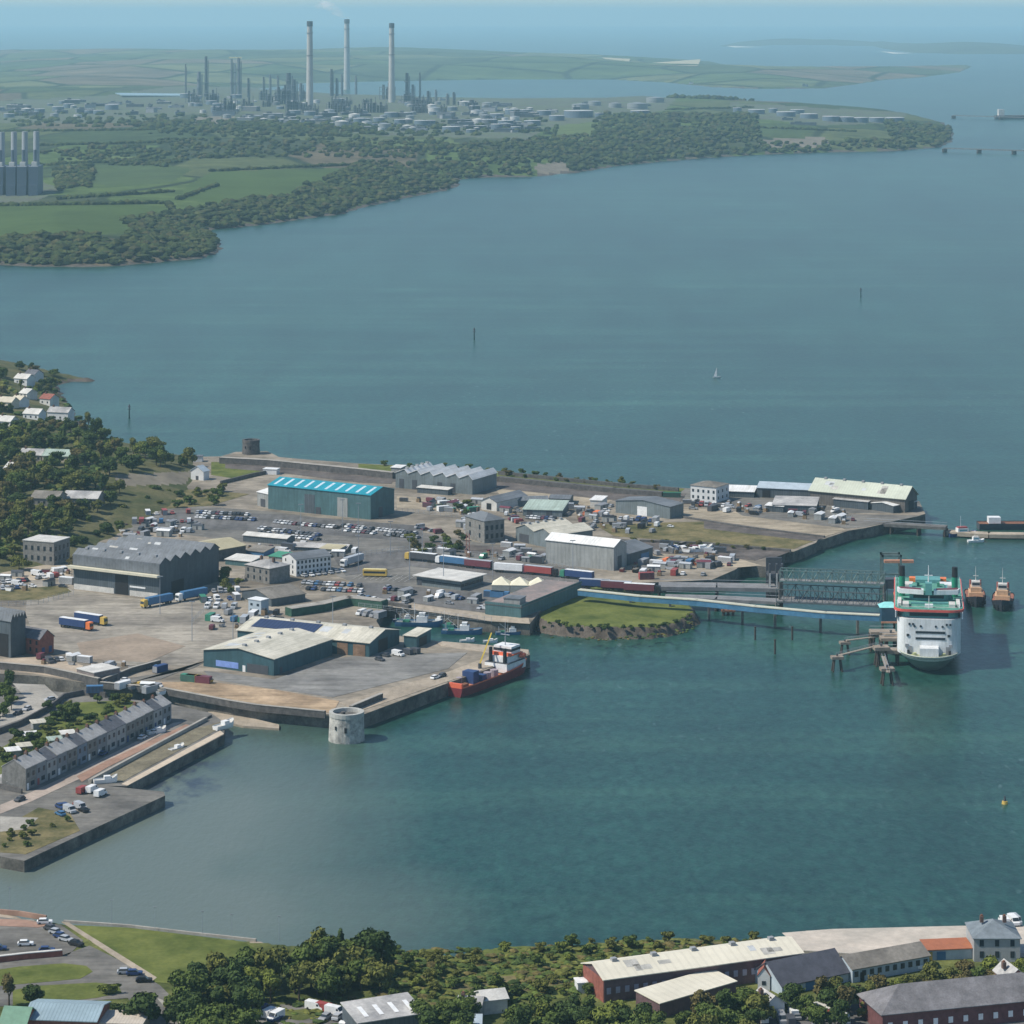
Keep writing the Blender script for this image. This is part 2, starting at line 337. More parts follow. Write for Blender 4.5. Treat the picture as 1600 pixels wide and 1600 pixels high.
# ------------------------------------------------------------------ haze: even pale air round everything
hm = bpy.data.materials.new('haze'); hm.use_nodes = True; hn = hm.node_tree.nodes; hn.remove(hn['Principled BSDF'])
pv = hn.new('ShaderNodeVolumePrincipled'); pv.inputs['Density'].default_value = HAZE = 5.2e-5; pv.inputs['Color'].default_value = (.53, .855, 1.0, 1); pv.inputs['Anisotropy'].default_value = 0.1
hm.node_tree.links.new(pv.outputs[0], hn['Material Output'].inputs['Volume'])
hb = MB().box(-S - 500, S + 500, -500, S + 500, -6, 430).build('haze', hm); tag(hb, 'pale blue sea haze over the whole estuary', 'haze', kind='stuff')

# ------------------------------------------------------------------ far shore (peninsula with the refinery, bay, outer headland)
def land_mat(key, stops, cell=1/230, edge=(.03, .045, .02), nscale=.02):
    m = bpy.data.materials.new(key); m.use_nodes = True; n = m.node_tree.nodes; l = m.node_tree.links; b = n['Principled BSDF']; b.inputs['Roughness'].default_value = .95; b.inputs['Specular IOR Level'].default_value = .1
    tc = n.new('ShaderNodeTexCoord'); mp = n.new('ShaderNodeMapping'); mp.inputs['Scale'].default_value = (cell, cell * .45, 0); mp.inputs['Rotation'].default_value = (0, 0, .35); l.new(tc.outputs['Object'], mp.inputs[0])
    vo = n.new('ShaderNodeTexVoronoi'); vo.inputs['Scale'].default_value = 1; vo.voronoi_dimensions = '2D'; l.new(mp.outputs[0], vo.inputs['Vector'])
    sp = n.new('ShaderNodeSeparateColor'); l.new(vo.outputs['Color'], sp.inputs[0]); cr = n.new('ShaderNodeValToRGB'); cr.color_ramp.interpolation = 'CONSTANT'; e = cr.color_ramp.elements
    while len(e) < len(stops): e.new(.5)
    for k, c in enumerate(stops): e[k].position = k / len(stops); e[k].color = (*c, 1)
    l.new(sp.outputs[0], cr.inputs[0])
    v2 = n.new('ShaderNodeTexVoronoi'); v2.inputs['Scale'].default_value = 1; v2.voronoi_dimensions = '2D'; v2.feature = 'DISTANCE_TO_EDGE'; l.new(mp.outputs[0], v2.inputs['Vector'])
    r2 = n.new('ShaderNodeMapRange'); r2.inputs[1].default_value = .02; r2.inputs[2].default_value = .05; l.new(v2.outputs['Distance'], r2.inputs[0])
    mx = n.new('ShaderNodeMix'); mx.data_type = 'RGBA'; l.new(r2.outputs[0], mx.inputs[0]); mx.inputs[6].default_value = (*edge, 1); l.new(cr.outputs[0], mx.inputs[7])
    no = n.new('ShaderNodeTexNoise'); no.inputs['Scale'].default_value = nscale; no.inputs['Detail'].default_value = 9; no.inputs['Roughness'].default_value = .7; l.new(tc.outputs['Object'], no.inputs['Vector'])
    r3 = n.new('ShaderNodeValToRGB'); r3.color_ramp.elements[0].position = .36; r3.color_ramp.elements[0].color = (.55, .6, .6, 1); r3.color_ramp.elements[1].position = .64; r3.color_ramp.elements[1].color = (1.3, 1.25, 1.2, 1); l.new(no.outputs[0], r3.inputs[0])
    m2 = n.new('ShaderNodeMix'); m2.data_type = 'RGBA'; m2.blend_type = 'MULTIPLY'; m2.inputs[0].default_value = 1; l.new(mx.outputs[2], m2.inputs[6]); l.new(r3.outputs[0], m2.inputs[7]); l.new(m2.outputs[2], b.inputs['Base Color']); return m
SCRUB = land_mat('patchwork_fields', [(.06, .085, .03), (.09, .11, .045), (.05, .075, .03), (.12, .10, .065), (.08, .12, .035), (.055, .07, .035)])
FARF = land_mat('distant_fields', [(.10, .13, .06), (.07, .10, .05), (.15, .13, .09), (.08, .12, .05), (.13, .15, .07)], cell=1/420, nscale=.004)
FIELD = mat('green_field', (.062, .098, .026), .95, .14, .012, spec=.1); FIELD2 = mat('bright_field', (.10, .135, .045), .95, .18, .02, spec=.1)
PAST = mat('dark_pasture', (.06, .09, .032), .95, .2, .012, spec=.1); INDG = mat('industrial_ground', (.15, .15, .135), .95, .3, .02, c2=(.085, .11, .06), spec=.1)
SOIL = mat('bare_soil', (.18, .16, .125), .95, .25, .02, spec=.1); ROCKY = mat('rocky_shore', (.10, .085, .07), .95, .4, .15, spec=.1)
coast = [(-160,414),(0,414),(60,417),(170,417),(250,410),(320,403),(343,394),(347,382),(330,366),(318,360),(390,354),(470,343),(540,334),(556,327),(640,308),(700,297),(721,288),(712,281),(760,277),(840,276),(900,270),(960,260),(1040,252),(1100,247),(1200,241),(1300,238),(1400,236),(1470,230),(1488,221),(1491,208),(1476,192),(1420,178),(1300,170),(1150,165),(1050,158),(950,159),(850,164),(760,163),(650,158),(560,152),(430,146),(405,139),(480,130),(600,127),(780,124),(950,124),(1040,129),(1110,136),(1180,139),(1290,138),(1345,131),(1380,125),(1440,121),(1500,113),(1519,104),(1510,101),(1450,103),(1350,106),(1210,109),(1150,104),(1110,96),(1000,91),(700,87),(400,86),(-160,88)]
def hfar(s, x, y):
    k = min(max((y - 8500) / 4500, 0), 1); k = k * k * (3 - 2 * k); hm_ = 33 + 33 * k
    if 300 < x and y > 9500: hm_ -= min(30, (x - 300) / 1500 * 30)
    return max(.2, hm_ * (1 - math.exp(-s / (170 + 500 * k))) * (1 + .35 * nz(x, y, 1/900, 1)) + 3 * nz(x, y, 1/150, 2) * (1 - math.exp(-s / 200)))
ysf = list(np.arange(84, 150, 1.0)) + list(np.arange(150, 240, 1.5)) + list(np.arange(240, 423, 2.0))
cls = [(5, lambda px, py, z, s: py > 130 and s < 9),
       (4, [(300,130),(860,130),(1060,150),(1040,172),(860,200),(820,218),(700,214),(600,212),(480,200),(300,178),(250,192),(0,192),(-60,160),(160,150)]),
       (3, [(305,183),(365,183),(355,200),(308,205)]), (4, [(-60,290),(70,285),(100,296),(60,312),(-60,335)]),
       (2, [(870,196),(940,190),(930,226),(850,232)]), (1, [(-60,325),(120,315),(262,322),(275,345),(240,362),(120,368),(-60,378)]),
       (1, [(290,292),(330,268),(560,262),(600,280),(560,300),(450,312),(340,318),(280,312)]), (6, [(100,258),(250,256),(300,264),(270,285),(170,290),(100,280)]),
       (2, [(95,246),(210,244),(230,251),(100,253)]), (2, [(560,222),(700,216),(720,226),(600,232)]), (4, [(1140,160),(1420,176),(1400,192),(1290,196),(1150,182)]),
       (6, [(1140,190),(1280,196),(1250,215),(1130,205)]), (3, [(830,258),(880,252),(890,268),(845,272)]), (3, [(1185,218),(1290,214),(1300,228),(1190,232)]),
       (7, lambda px, py, z, s: py < 136 and s > 12)]
far_o, far_h, far_gt = terrain('far_land', coast, list(np.arange(-110, 1535, 4.5)), ysf, hfar, [SCRUB, FIELD, FIELD2, SOIL, INDG, ROCKY, PAST, FARF], cls, jag=7)
def strip(name, pts, e, mats, cls=[], step=5):
    xs = list(np.arange(min(p[0] for p in pts) - 5, max(p[0] for p in pts) + 6, step)); y0, y1 = min(p[1] for p in pts), max(p[1] for p in pts)
    return terrain(name, pts, xs, list(np.linspace(y0 - .6, y1 + .6, 16)), lambda s, x, y: max(.2, e * (1 - math.exp(-s / 400)) * (1 + .4 * nz(x, y, 1/1500, 4))), mats, cls)
DALE = mat('distant_headland', (.08, .10, .06), .95, .3, .002, spec=.1)
strip('outer_headland', [(1120,73),(1160,71),(1250,70),(1360,71),(1380,76),(1420,82),(1500,84),(1640,84),(1640,76),(1500,73),(1300,66),(1150,66)], 60, [DALE])
BEACH = mat('pale_sand', (.75, .70, .6), .9, .1, .01)
for pl in ([(1130,71.5),(1165,73.2),(1195,73.6),(1150,74.2)], [(1376,80.2),(1400,82.6),(1428,83.4),(1395,84)]):
    struct(MB().prism(W(pl), .2, 1.5).build('beach', BEACH))
POND = mat('lagoon_water', (.25, .36, .4), .3, .1, .01)
pq = [far_gt(x, y) for x, y in ((180,147),(285,147),(285,151),(190,152))]; zz = max(p.z for p in pq) + 1.5
struct(MB().prism([(p.x, p.y) for p in pq], zz - 3, zz).build('lagoon', POND))
# sandy strips on the outer land
SANDF = mat('stubble_field', (.42, .38, .25), .95, .12, .01)
for pl in ([(940,90.5),(985,94),(983,96.5),(945,93)], [(1010,99.5),(1095,101.5),(1090,104),(1015,102)]):
    ps = [far_gt(x, y) for x, y in pl]; zz = max(p.z for p in ps) + 1; struct(MB().add([(p.x, p.y, max(p.z + 2, zz - 4)) for p in ps], [(0,1,2,3)]).build('stubble_field', SANDF))

# ------------------------------------------------------------------ hill with the village at the west
HILLG = mat('hill_grass', (.075, .095, .035), .95, .3, .05, c2=(.11, .10, .05), spec=.1)
hillp = [(-160,566),(0,566),(45,572),(90,584),(118,590),(150,594),(148,597),(112,596),(92,602),(112,640),(130,668),(180,692),(240,703),(290,716),(330,722),(352,730),(340,790),(150,900),(-160,960)]
def hhill(s, x, y): return max(.2, 17 * (1 - math.exp(-s / 45)) * (1 + .3 * nz(x, y, 1/70, 6)) * min(1, max(.2, (-95 - x + (y - 1500) * .1) / 60)))
hill_o, hill_h, hill_gt = terrain('hillside', hillp, list(np.arange(-60, 362, 3)), list(np.arange(560, 960, 2.5)), hhill, [HILLG, ROCKY, SOIL],
    [(1, lambda px, py, z, s: s < 3), (2, [(178,742),(300,736),(290,756),(180,760)])], jag=2.5)

# ------------------------------------------------------------------ dockyard platform
APRON = mat('dock_apron', (.19, .165, .13), .9, .28, .035, c2=(.27, .235, .185), stain=(.05, .22, 1, .5, .72)); TARMAC = mat('tarmac', (.13, .125, .115), .9, .22, .06, c2=(.18, .17, .15), stain=(.04, .3, 1, -.4, .74)); TARM2 = mat('dark_tarmac', (.105, .103, .1), .9, .2, .05, c2=(.14, .135, .13), stain=(.3, .05, 1, .3, .74))
SAND = mat('sandy_fill', (.30, .215, .135), .95, .22, .06, c2=(.42, .31, .2), stain=(.04, .2, 1, .1, .68)); GRASS = mat('short_grass', (.085, .115, .026), .95, .22, .08, c2=(.125, .14, .038), spec=.1)
RGRASS = mat('rough_grass', (.09, .10, .04), .95, .3, .1, c2=(.17, .14, .07), spec=.1); QUAYC = mat('quay_concrete', (.36, .305, .235), .9, .18, .05, stain=(.3, .08, 1, .9, .78)); BROWN = mat('brown_stone_yard', (.11, .095, .085), .95, .4, .12)
dock = [(-220,830),(60,800),(200,760),(262,730),(300,714),(345,713),(368,706),(418,705),(436,714),(480,718),(560,724),(640,728),(720,731),(800,738),(900,748),(1000,757),(1075,763),(1180,762),(1265,764),(1436,783),(1446,803),(1352,825),(1326,829),(1288,842),(1278,843),(1275,848),(1240,862),(1228,862),(1213,870),(1206,886),(1158,883),(1149,890),(1112,906),(1040,909),(925,914),(905,927),(850,948),(828,974),(768,970),(690,958),(602,946),(588,970),(600,990),(680,1001),(751,1007),(826,1015),(828,1023),(700,1067),(566,1117),(512,1116),(400,1105),(360,1099),(254,1079),(157,1070),(60,1056),(-220,1040)]
d_ = MB().prism(W(dock, 5), -4, 5).build('dockyard_ground', [APRON, QWALL])
d_.data.polygons.foreach_set('material_index', [0 if i == 0 else 1 for i in range(len(d_.data.polygons))]); struct(d_)
# lower quay with terrace and slip
low = [(-220,1046),(157,1088),(262,1099),(330,1114),(352,1130),(350,1148),(198,1228),(166,1228),(256,1237),(258,1243),(38,1345),(0,1338),(-220,1325)]
d_ = MB().prism(W(low, 3.5), -4, 3.5).build('lower_quay', [TARMAC, QWALL]); d_.data.polygons.foreach_set('material_index', [0 if i == 0 else 1 for i in range(len(d_.data.polygons))]); struct(d_)
struct(MB().prism(W([(325,1112),(352,1112),(436,1132),(436,1138),(380,1134),(345,1126)], .8), -2, .8).build('foreshore', QUAYC))

def sh_(name, poly, lv, m, z0=5): return sheet(name, poly, lv, m, z0)
sh_('yard', [(0,795),(140,800),(300,790),(430,800),(620,825),(760,850),(900,860),(930,905),(800,960),(600,935),(540,905),(400,850),(250,830),(100,830)], 1, TARMAC)
sh_('car_park', [(250,800),(420,803),(660,822),(660,848),(540,838),(250,822)], 2, TARM2)
sh_('road', [(520,870),(640,858),(760,880),(930,900),(915,912),(760,898),(640,885),(540,900)], 3, TARM2)
sh_('yard', [(560,910),(740,925),(800,945),(760,958),(700,950),(560,930)], 3, TARM2)
sh_('tarmac_apron', [(520,1030),(620,1015),(640,1022),(730,1020),(700,1045),(520,1090),(330,1062),(318,1048),(428,1062)], 2, mat('worn_tarmac', (.165, .162, .155), .9, .2, .05, c2=(.22, .215, .2), stain=(.05, .25, 1, .4, .72)))
sh_('quay_strip', [(826,1015.5),(751,1007.5),(680,1001.5),(690,1010),(775,1022),(700,1050),(530,1098),(560,1112),(700,1065),(826,1022)], 3, QUAYC)
sh_('sandy_fill', [(240,1066),(330,1066),(430,1078),(530,1096),(520,1114),(400,1103),(300,1086),(240,1077)], 3, SAND)
sh_('concrete_yard', [(45,900),(115,922),(250,940),(330,935),(385,960),(370,1000),(300,1040),(200,1040),(60,1010),(40,960)], 1, mat('pale_concrete', (.25, .225, .19), .9, .25, .04, c2=(.31, .28, .23), stain=(.04, .22, 1, -.3, .7)))
sh_('sandy_yard', [(120,1005),(215,990),(290,1010),(230,1035),(130,1030)], 3, mat('sandy_concrete', (.28, .225, .17), .9, .2, .06))
sh_('gravel_yard', [(0,1030),(70,1026),(130,1040),(115,1062),(0,1045)], 2, mat('tan_gravel', (.40, .33, .25), .9, .2, .08))
sh_('track', [(300,1045),(330,1030),(250,1062),(200,1068),(160,1066)], 3, TARMAC)
sh_('gravel_yard', [(0,885),(110,882),(112,905),(0,908)], 2, mat('yard_gravel', (.38, .32, .24), .9, .2, .08))
sh_('verge', [(0,922),(100,915),(112,925),(60,938),(0,938)], 2, RGRASS)
sh_('grass_bank', [(330,722),(400,724),(425,738),(380,750),(330,742)], 2, GRASS)
sh_('grass_bank', [(160,775),(300,765),(390,772),(330,790),(200,800)], 2, RGRASS)
sh_('shore_grass', [(560,725),(720,732),(820,740),(1000,758),(1070,764),(1060,772),(960,764),(800,748),(560,733)], 2, GRASS)
sh_('old_slip', [(640,738),(780,745),(960,765),(1060,772),(1055,780),(900,772),(770,762),(560,750),(420,735),(440,728)], 3, BROWN)
sh_('sandy_yard', [(620,775),(750,785),(740,800),(620,795)], 2, mat('dry_yard', (.33, .28, .205), .9, .25, .05, stain=(.06, .25, 1, .2, .68)))
sh_('sandy_yard', [(770,758),(900,768),(960,780),(940,792),(780,772)], 2, mat('dry_yard', (.42, .36, .27)))
sh_('rough_ground', [(930,820),(1100,815),(1290,838),(1240,858),(1100,848),(960,838)], 2, RGRASS)
sh_('sandy_yard', [(1068,793),(1150,800),(1310,822),(1322,829),(1290,838),(1150,822),(1068,808)], 3, mat('dry_yard', (.42, .36, .27)))
sh_('slip_ground', [(1100,812),(1290,840),(1270,846),(1100,826)], 4, BROWN)
sh_('old_slip', [(960,842),(1100,852),(1235,862),(1210,872),(1150,868),(1020,862)], 3, BROWN)
sh_('sandy_yard', [(1000,878),(1040,862),(1150,872),(1190,884),(1140,888),(1040,884)], 3, mat('dry_yard', (.42, .36, .27)))
sh_('quay_road', [(1150,800),(1440,806),(1350,824),(1320,826),(1160,806)], 4, TARMAC)
sh_('concrete_quay', [(600,947),(690,959),(768,971),(828,975),(826,966),(770,962),(690,950),(606,939)], 3, QUAYC)
sh_('stone_yard', [(1060,764),(1190,764),(1265,768),(1436,784),(1440,800),(1300,803),(1150,795),(1070,786)], 1, TARMAC)
sh_('garden', [(0,1170),(120,1098),(200,1094),(230,1102),(130,1150),(30,1215),(0,1225)], 1, GRASS, 3.5)
sh_('coach_park', [(20,1068),(70,1070),(92,1090),(60,1115),(0,1135),(0,1110),(40,1090)], 1, CONC, 3.5)
sh_('pavement', [(0,1258),(40,1242),(135,1198),(270,1130),(285,1128),(150,1205),(50,1252),(0,1272)], 1, mat('pavement', (.36, .3, .25), .9, .2, .1), 3.5)
sh_('red_path', [(120,1213),(165,1190),(290,1132),(300,1134),(170,1198),(128,1222)], 2, mat('red_paving', (.3, .19, .14), .9, .2, .1), 3.5)
sh_('slip_bed', [(150,1218),(300,1140),(345,1128),(340,1140),(190,1222)], 2, mat('weedy_stone', (.17, .15, .10), .9, .35, .15), 3.5)
sh_('pier_walk', [(190,1225.5),(344,1142),(350,1147),(200,1227.5)], 3, mat('pier_concrete', (.5, .42, .32), .9, .12, .1), 3.5)
sh_('quay_grass', [(0,1296),(60,1262),(110,1272),(125,1298),(40,1335),(0,1332)], 1, RGRASS, 3.5)
sh_('gravel_patch', [(0,1276),(60,1278),(40,1296),(0,1300)], 2, CONC, 3.5)
sh_('old_slip', [(780,748),(900,758),(1072,772),(1062,786),(960,782),(900,776),(780,764)], 5, BROWN)
sh_('old_slip', [(352,722),(420,727),(560,740),(615,747),(612,756),(560,754),(430,738),(352,732)], 5, BROWN)
sh_('dirt_strip', [(660,845),(850,862),(850,872),(660,858)], 5, BROWN)
sh_('dirt_strip', [(1000,864),(1100,856),(1210,866),(1180,876),(1100,868)], 5, BROWN)
# bank under the Martello quay wall and ring islands: grass island by the link road
isl = [(828,976),(842,988),(880,994),(950,999),(1020,998),(1065,990),(1094,974),(1084,958),(1030,943),(930,930),(890,938),(850,960)]
isle_o, isle_h, isle_gt = terrain('grass_island', isl, list(np.arange(820, 1102, 2.5)), list(np.arange(924, 1006, 1.6)), lambda s, x, y: min(4.3, .3 + s * 1.5) + .35 * nz(x, y, 1/8, 3), [GRASS, ROCKY], [(1, lambda px, py, z, s: s < 3.0)], jag=1.5)

# ------------------------------------------------------------------ near shore (town side)
fg = [(-200,1416),(0,1420),(60,1432),(110,1440),(200,1447),(300,1458),(425,1468),(480,1474),(600,1480),(660,1488),(700,1490),(750,1478),(800,1474),(900,1470),(1000,1462),(1080,1462),(1200,1468),(1222,1456),(1250,1450),(1380,1447),(1500,1444),(1800,1440),(1800,1720),(-200,1720)]
SCRB = mat('scrub_ground', (.078, .102, .028), .95, .35, .12, c2=(.12, .13, .042), spec=.1)
def hfg(s, x, y): return 5 * min(1, s / 5.5) + (0 if x < -60 or x > 60 else .5 * nz(x, y, 1/9, 8))
fg_o, fg_h, fg_gt = terrain('near_ground', fg, list(np.arange(-30, 1640, 6)), list(np.arange(1420, 1700, 2.5)), hfg, [SCRB, ROCKY, BEACH, QUAYC, GRASS, RGRASS],
    [(1, lambda px, py, z, s: s < 2.5), (2, lambda px, py, z, s: s < 2.6 and px < 440), (3, [(-30,1400),(432,1400),(432,1474),(395,1474),(350,1464),(300,1459),(110,1441),(-30,1436)]), (4, [(430,1470),(620,1482),(900,1476),(1200,1466),(1180,1500),(900,1525),(880,1560),(700,1560),(640,1540),(600,1510)]),
     (5, [(720,1528),(860,1520),(900,1535),(800,1552),(700,1545)]), (5, [(1040,1470),(1200,1470),(1180,1482),(1000,1500)]), (3, [(1218,1440),(1640,1430),(1640,1500),(1450,1480),(1330,1500),(1255,1492)])], jag=1.2, zp=4)
s5 = lambda nm, pl, lv, m: sheet(nm, pl, lv + 2, m, 5.0)
s5('car_park', [(-30,1430),(60,1440),(96,1446),(130,1470),(108,1492),(90,1495),(-30,1506)], 0, TARMAC)
s5('road', [(-30,1506),(100,1492),(140,1478),(185,1500),(250,1540),(300,1590),(330,1640),(240,1640),(200,1560),(-30,1575)], 0, TARMAC)
s5('lawn', [(108,1446),(200,1450),(300,1462),(380,1472),(430,1500),(300,1540),(240,1535),(190,1500),(140,1470)], 1, GRASS)
s5('footpath', [(96,1441),(104,1440),(245,1528),(238,1534)], 2, QUAYC)
s5('lawn', [(-30,1520),(30,1511),(100,1506),(135,1510),(145,1519),(125,1530),(60,1536),(0,1541),(-30,1541)], 2, GRASS)
s5('lawn', [(20,1548),(60,1541),(150,1536),(185,1540),(190,1552),(150,1560),(60,1570),(20,1572)], 2, GRASS)
s5('footpath', [(245,1560),(262,1566),(310,1600),(340,1640),(300,1640),(280,1600)], 3, CONC)
s5('yard', [(400,1568),(480,1572),(560,1580),(600,1640),(380,1640)], 0, TARMAC)
s5('brick_yard', [(-30,1436),(40,1438),(80,1446),(60,1450),(-30,1446)], 3, mat('red_paving', (.3, .19, .14)))
s5('paved_field', [(1222,1458),(1300,1452),(1500,1447),(1640,1446),(1640,1490),(1520,1490),(1450,1478),(1330,1494),(1258,1490)], 0, mat('dusty_concrete', (.46, .42, .36), .9, .16, .06, c2=(.5, .44, .37)))
s5('yard', [(830,1640),(1000,1608),(1100,1600),(1640,1530),(1640,1700),(830,1700)], 0, TARM2)
# ------------------------------------------------------------------ dockyard buildings
TEALW = mat('teal_cladding', (.075, .15, .16), .6, .14, .08, stripe=('X', .9), sdark=.85, stain=(.6, .6, .08, 0, .8)); TEALR = mat('turquoise_roof', (.02, .28, .36), .5, .12, .1, stripe=('X', 1.2), sdark=.85)
BGREYW = mat('blue_grey_cladding', (.16, .19, .2), .6, .14, .08, stripe=('X', 1.1), sdark=.85, stain=(.6, .6, .08, 0, .8)); DGREYW = mat('dark_cladding', (.085, .105, .12), .6, .16, .08, stripe=('X', 1.2), sdark=.8, stain=(.6, .6, .08, 0, .8))
GREYR = mat('grey_sheet_roof', (.155, .17, .185), .6, .2, .06, stripe=('X', 1.5), sdark=.9, stain=(.5, .05, .3, 0, .82)); WROOF = mat('white_sheet_roof', (.72, .72, .70), .6, .1, .06, stripe=('X', 1.5), sdark=.93, stain=(.4, .06, .3, 0, .84))
CREAMR = mat('cream_sheet_roof', (.52, .5, .41), .7, .14, .07, c2=(.58, .55, .46), stripe=('X', 1.6), sdark=.92, stain=(.3, .05, .2, 0, .8)); PALEGR = mat('pale_green_roof', (.36, .44, .38), .6, .15, .07, stripe=('X', 1.5), sdark=.9, stain=(.4, .06, .3, 0, .8))
TANR = mat('tan_roof', (.42, .38, .25), .8, .14, .1, stripe=('X', 1.2), sdark=.9); GREYW = mat('grey_cladding', (.3, .31, .3), .6, .12, .07, stripe=('X', 2.), sdark=.9, stain=(.6, .6, .08, 0, .8)); DEEPW = mat('deep_teal_cladding', (.045, .105, .125), .6, .15, .08, stripe=('Y', 1.1), sdark=.85, stain=(.6, .6, .08, 0, .8))
BROWNR = mat('weathered_brown_roof', (.19, .175, .15), .85, .3, .12); RENDER = mat('white_render', (.6, .61, .6), .8, .1, .3); CREAMW = mat('cream_render', (.52, .47, .37), .8, .12, .3); FELT = mat('grey_felt_roof', (.3, .3, .3), .9, .25, .12, c2=(.4, .39, .37))
SHADEB = mat('shaded_brick', (.13, .08, .085), .85, .25, .6); ORED = pm('orange_red_roof', (.36, .13, .06)); PALEB = mat('pale_blue_render', (.38, .45, .5), .8, .12, .3); SOLAR = mat('solar_panel', (.035, .05, .11), .3, .1, .6, stripe=('X', 1.7), sdark=.6)  # hall brick has its shade painted in, darker and more purple than BRICK
DK = DGREY
b_, w_, dd, hh = bld('warehouse', 'big teal clad shed with bright turquoise ribbed roof by the car park', 'warehouse', (419,795), (579,812), Rx=616, hp=38, roof='gx', rise=2.6, wm=TEALW, rm=TEALR, sky=10,
    doors=[('f', .36, .46, 0, 9.5, DGREYW), ('f', .68, .78, 0, 9.5, GREYW), ('r', .35, .5, 0, 5, DK), ('f', .47, .52, 0, 3.5, DK)])
bld('annex', 'small white roofed annex at the west end of the teal shed', 'annex', (402,790), (420,794), d=14, h=7, roof='gx', rise=1.2, wm=GREYW, rm=WROOF, doors=[('f', .3, .7, 0, 4, DK)])
bld('warehouse', 'grey warehouse of six gables with white sloping roof lights', 'warehouse', (618,762), (738,773), Rx=776, hp=24, roof='gy', n=6, rise=2.2, asym=.72, wm=BGREYW, rm=WROOF, doors=[('f', .05, .11, 0, 5, DK), ('f', .22, .28, 0, 5, DK), ('f', .55, .61, 0, 5, DK), ('f', .72, .78, 0, 5, DK)])
bld('shed', 'narrow white roofed store in front of the six gabled warehouse', 'shed', (652,770), (700,774), d=5, h=2.8, roof='mono', rise=.4, wm=DGREYW, rm=OFFW)
bld('shed', 'small white shed at the corner of the six gabled warehouse', 'shed', (611,739), (626,740), d=7, h=3, roof='mono', rise=.4, wm=GREYW, rm=WROOF)
bld('warehouse', 'long low blue grey warehouse with pale roof beyond the stone tower', 'warehouse', (775,792), (856,790), Rx=868, hp=9, roof='gx', rise=1.6, wm=BGREYW, rm=GREYR)
bld('hangar', 'white arched gable end shed with round dark opening', 'shed', (752,796), (776,799), d=26, hp=14, roof='gy', rise=2.2, wm=OFFW, rm=GREYR, doors=[('f', .35, .65, .5, 3.6, BLACK)])
bld('shed', 'dark sided shed at the east end of the low blue grey warehouse', 'shed', (858,788), (890,789), d=12, hp=9, roof='gx', rise=1, wm=DGREYW, rm=GREYR)
bld('workshop', 'workshop with pale green sheet roof behind the cream gables', 'workshop', (817,806), (878,808), d=20, hp=10, roof='mono', rise=1.6, wm=BGREYW, rm=PALEGR, doors=[('f', .1, .25, 0, 3, DK), ('f', .6, .75, 0, 3, DK)])
bld('shed', 'small white and cream shed near the dry yard', 'shed', (922,792), (940,793), d=10, h=3.5, roof='mono', rise=.6, wm=OFFW, rm=WROOF)
bld('stone_hall', 'tall grey stone hall with slate hipped roof in the dockyard centre', 'hall', (727,840), (757,849), Rx=788, hp=34, roof='hip', rise=3, wm=STONE, rm=GREYR, wins=[('f', 2, 2, 1.4, 2.2, 2, 4, GLASS), ('r', 4, 2, 1.4, 2.2, 2, 4, GLASS)], chim=1)
bld('annex', 'lower stone annex against the tall stone hall', 'annex', (757,846), (772,850), Rx=786, hp=16, roof='mono', rise=1, wm=STONE, rm=SLATE, basez=-.5) if False else None
bld('warehouse', 'grey green warehouse with twin cream and white gable roofs', 'warehouse', (806,845), (864,858), Rx=926, hp=21, roof='gy', n=2, rise=2.4, wm=BGREYW, rm=CREAMR, doors=[('f', .1, .35, 0, 4, DK)])
bld('warehouse', 'big ribbed grey warehouse with white roof above the parked lorries', 'warehouse', (853,880), (959,892), Rx=979, hp=37, roof='gx', rise=2.4, wm=GREYW, rm=WROOF, doors=[('r', .3, .6, 0, 6, DK)])
bld('shed', 'dark lean to shed beside the ribbed grey warehouse', 'shed', (978,884), (1020,872), d=20, hp=17, roof='gx', rise=2.5, wm=DGREYW, rm=GREYR, doors=[('f', .55, .85, 0, 3.5, BLUE)])
bld('office', 'flat roofed pale office with white fascia in the lorry yard', 'office', (651,914), (720,923), Rx=755, hp=15, roof='flat', over=2.2, wm=BGREYW, rm=OFFW, wins=[('f', 7, 1, 3.2, 1.2, 1.4, 3, GLASS), ('r', 6, 1, 2.5, 1.2, 1.4, 3, GLASS)], doors=[('f', .02, .12, 0, 3, DK)])
bld('shed', 'grey shed with white roller door and shallow gable by the dry yard', 'shed', (962,801), (1047,811), Rx=1068, hp=19, roof='gy', rise=1.8, wm=BGREYW, rm=GREYR, doors=[('f', .4, .58, 0, 4.6, WHITE)])
bld('white_building', 'white rendered block with grey hipped roof near the water', 'building', (1079,782), (1119,786), Rx=1139, hp=24, roof='hip', rise=2, wm=RENDER, rm=BROWNR, wins=[('f', 5, 2, 1.1, 1.5, 1.5, 3.2, GLASS), ('r', 3, 2, 1.1, 1.5, 1.5, 3.2, GLASS)])
bld('shed', 'low white roofed shed between the white block and the dark boat shed', 'shed', (1122,776), (1178,778), d=12, hp=9, roof='mono', rise=1.2, wm=DGREYW, rm=WROOF)
bld('boat_shed', 'dark walled boat shed with pale blue grey roof on the north quay', 'shed', (1183,777), (1266,781), d=16, hp=15, roof='gx', rise=2, wm=DGREYW, rm=PALEB, doors=[('f', .1, .25, 0, 4, BLACK)])
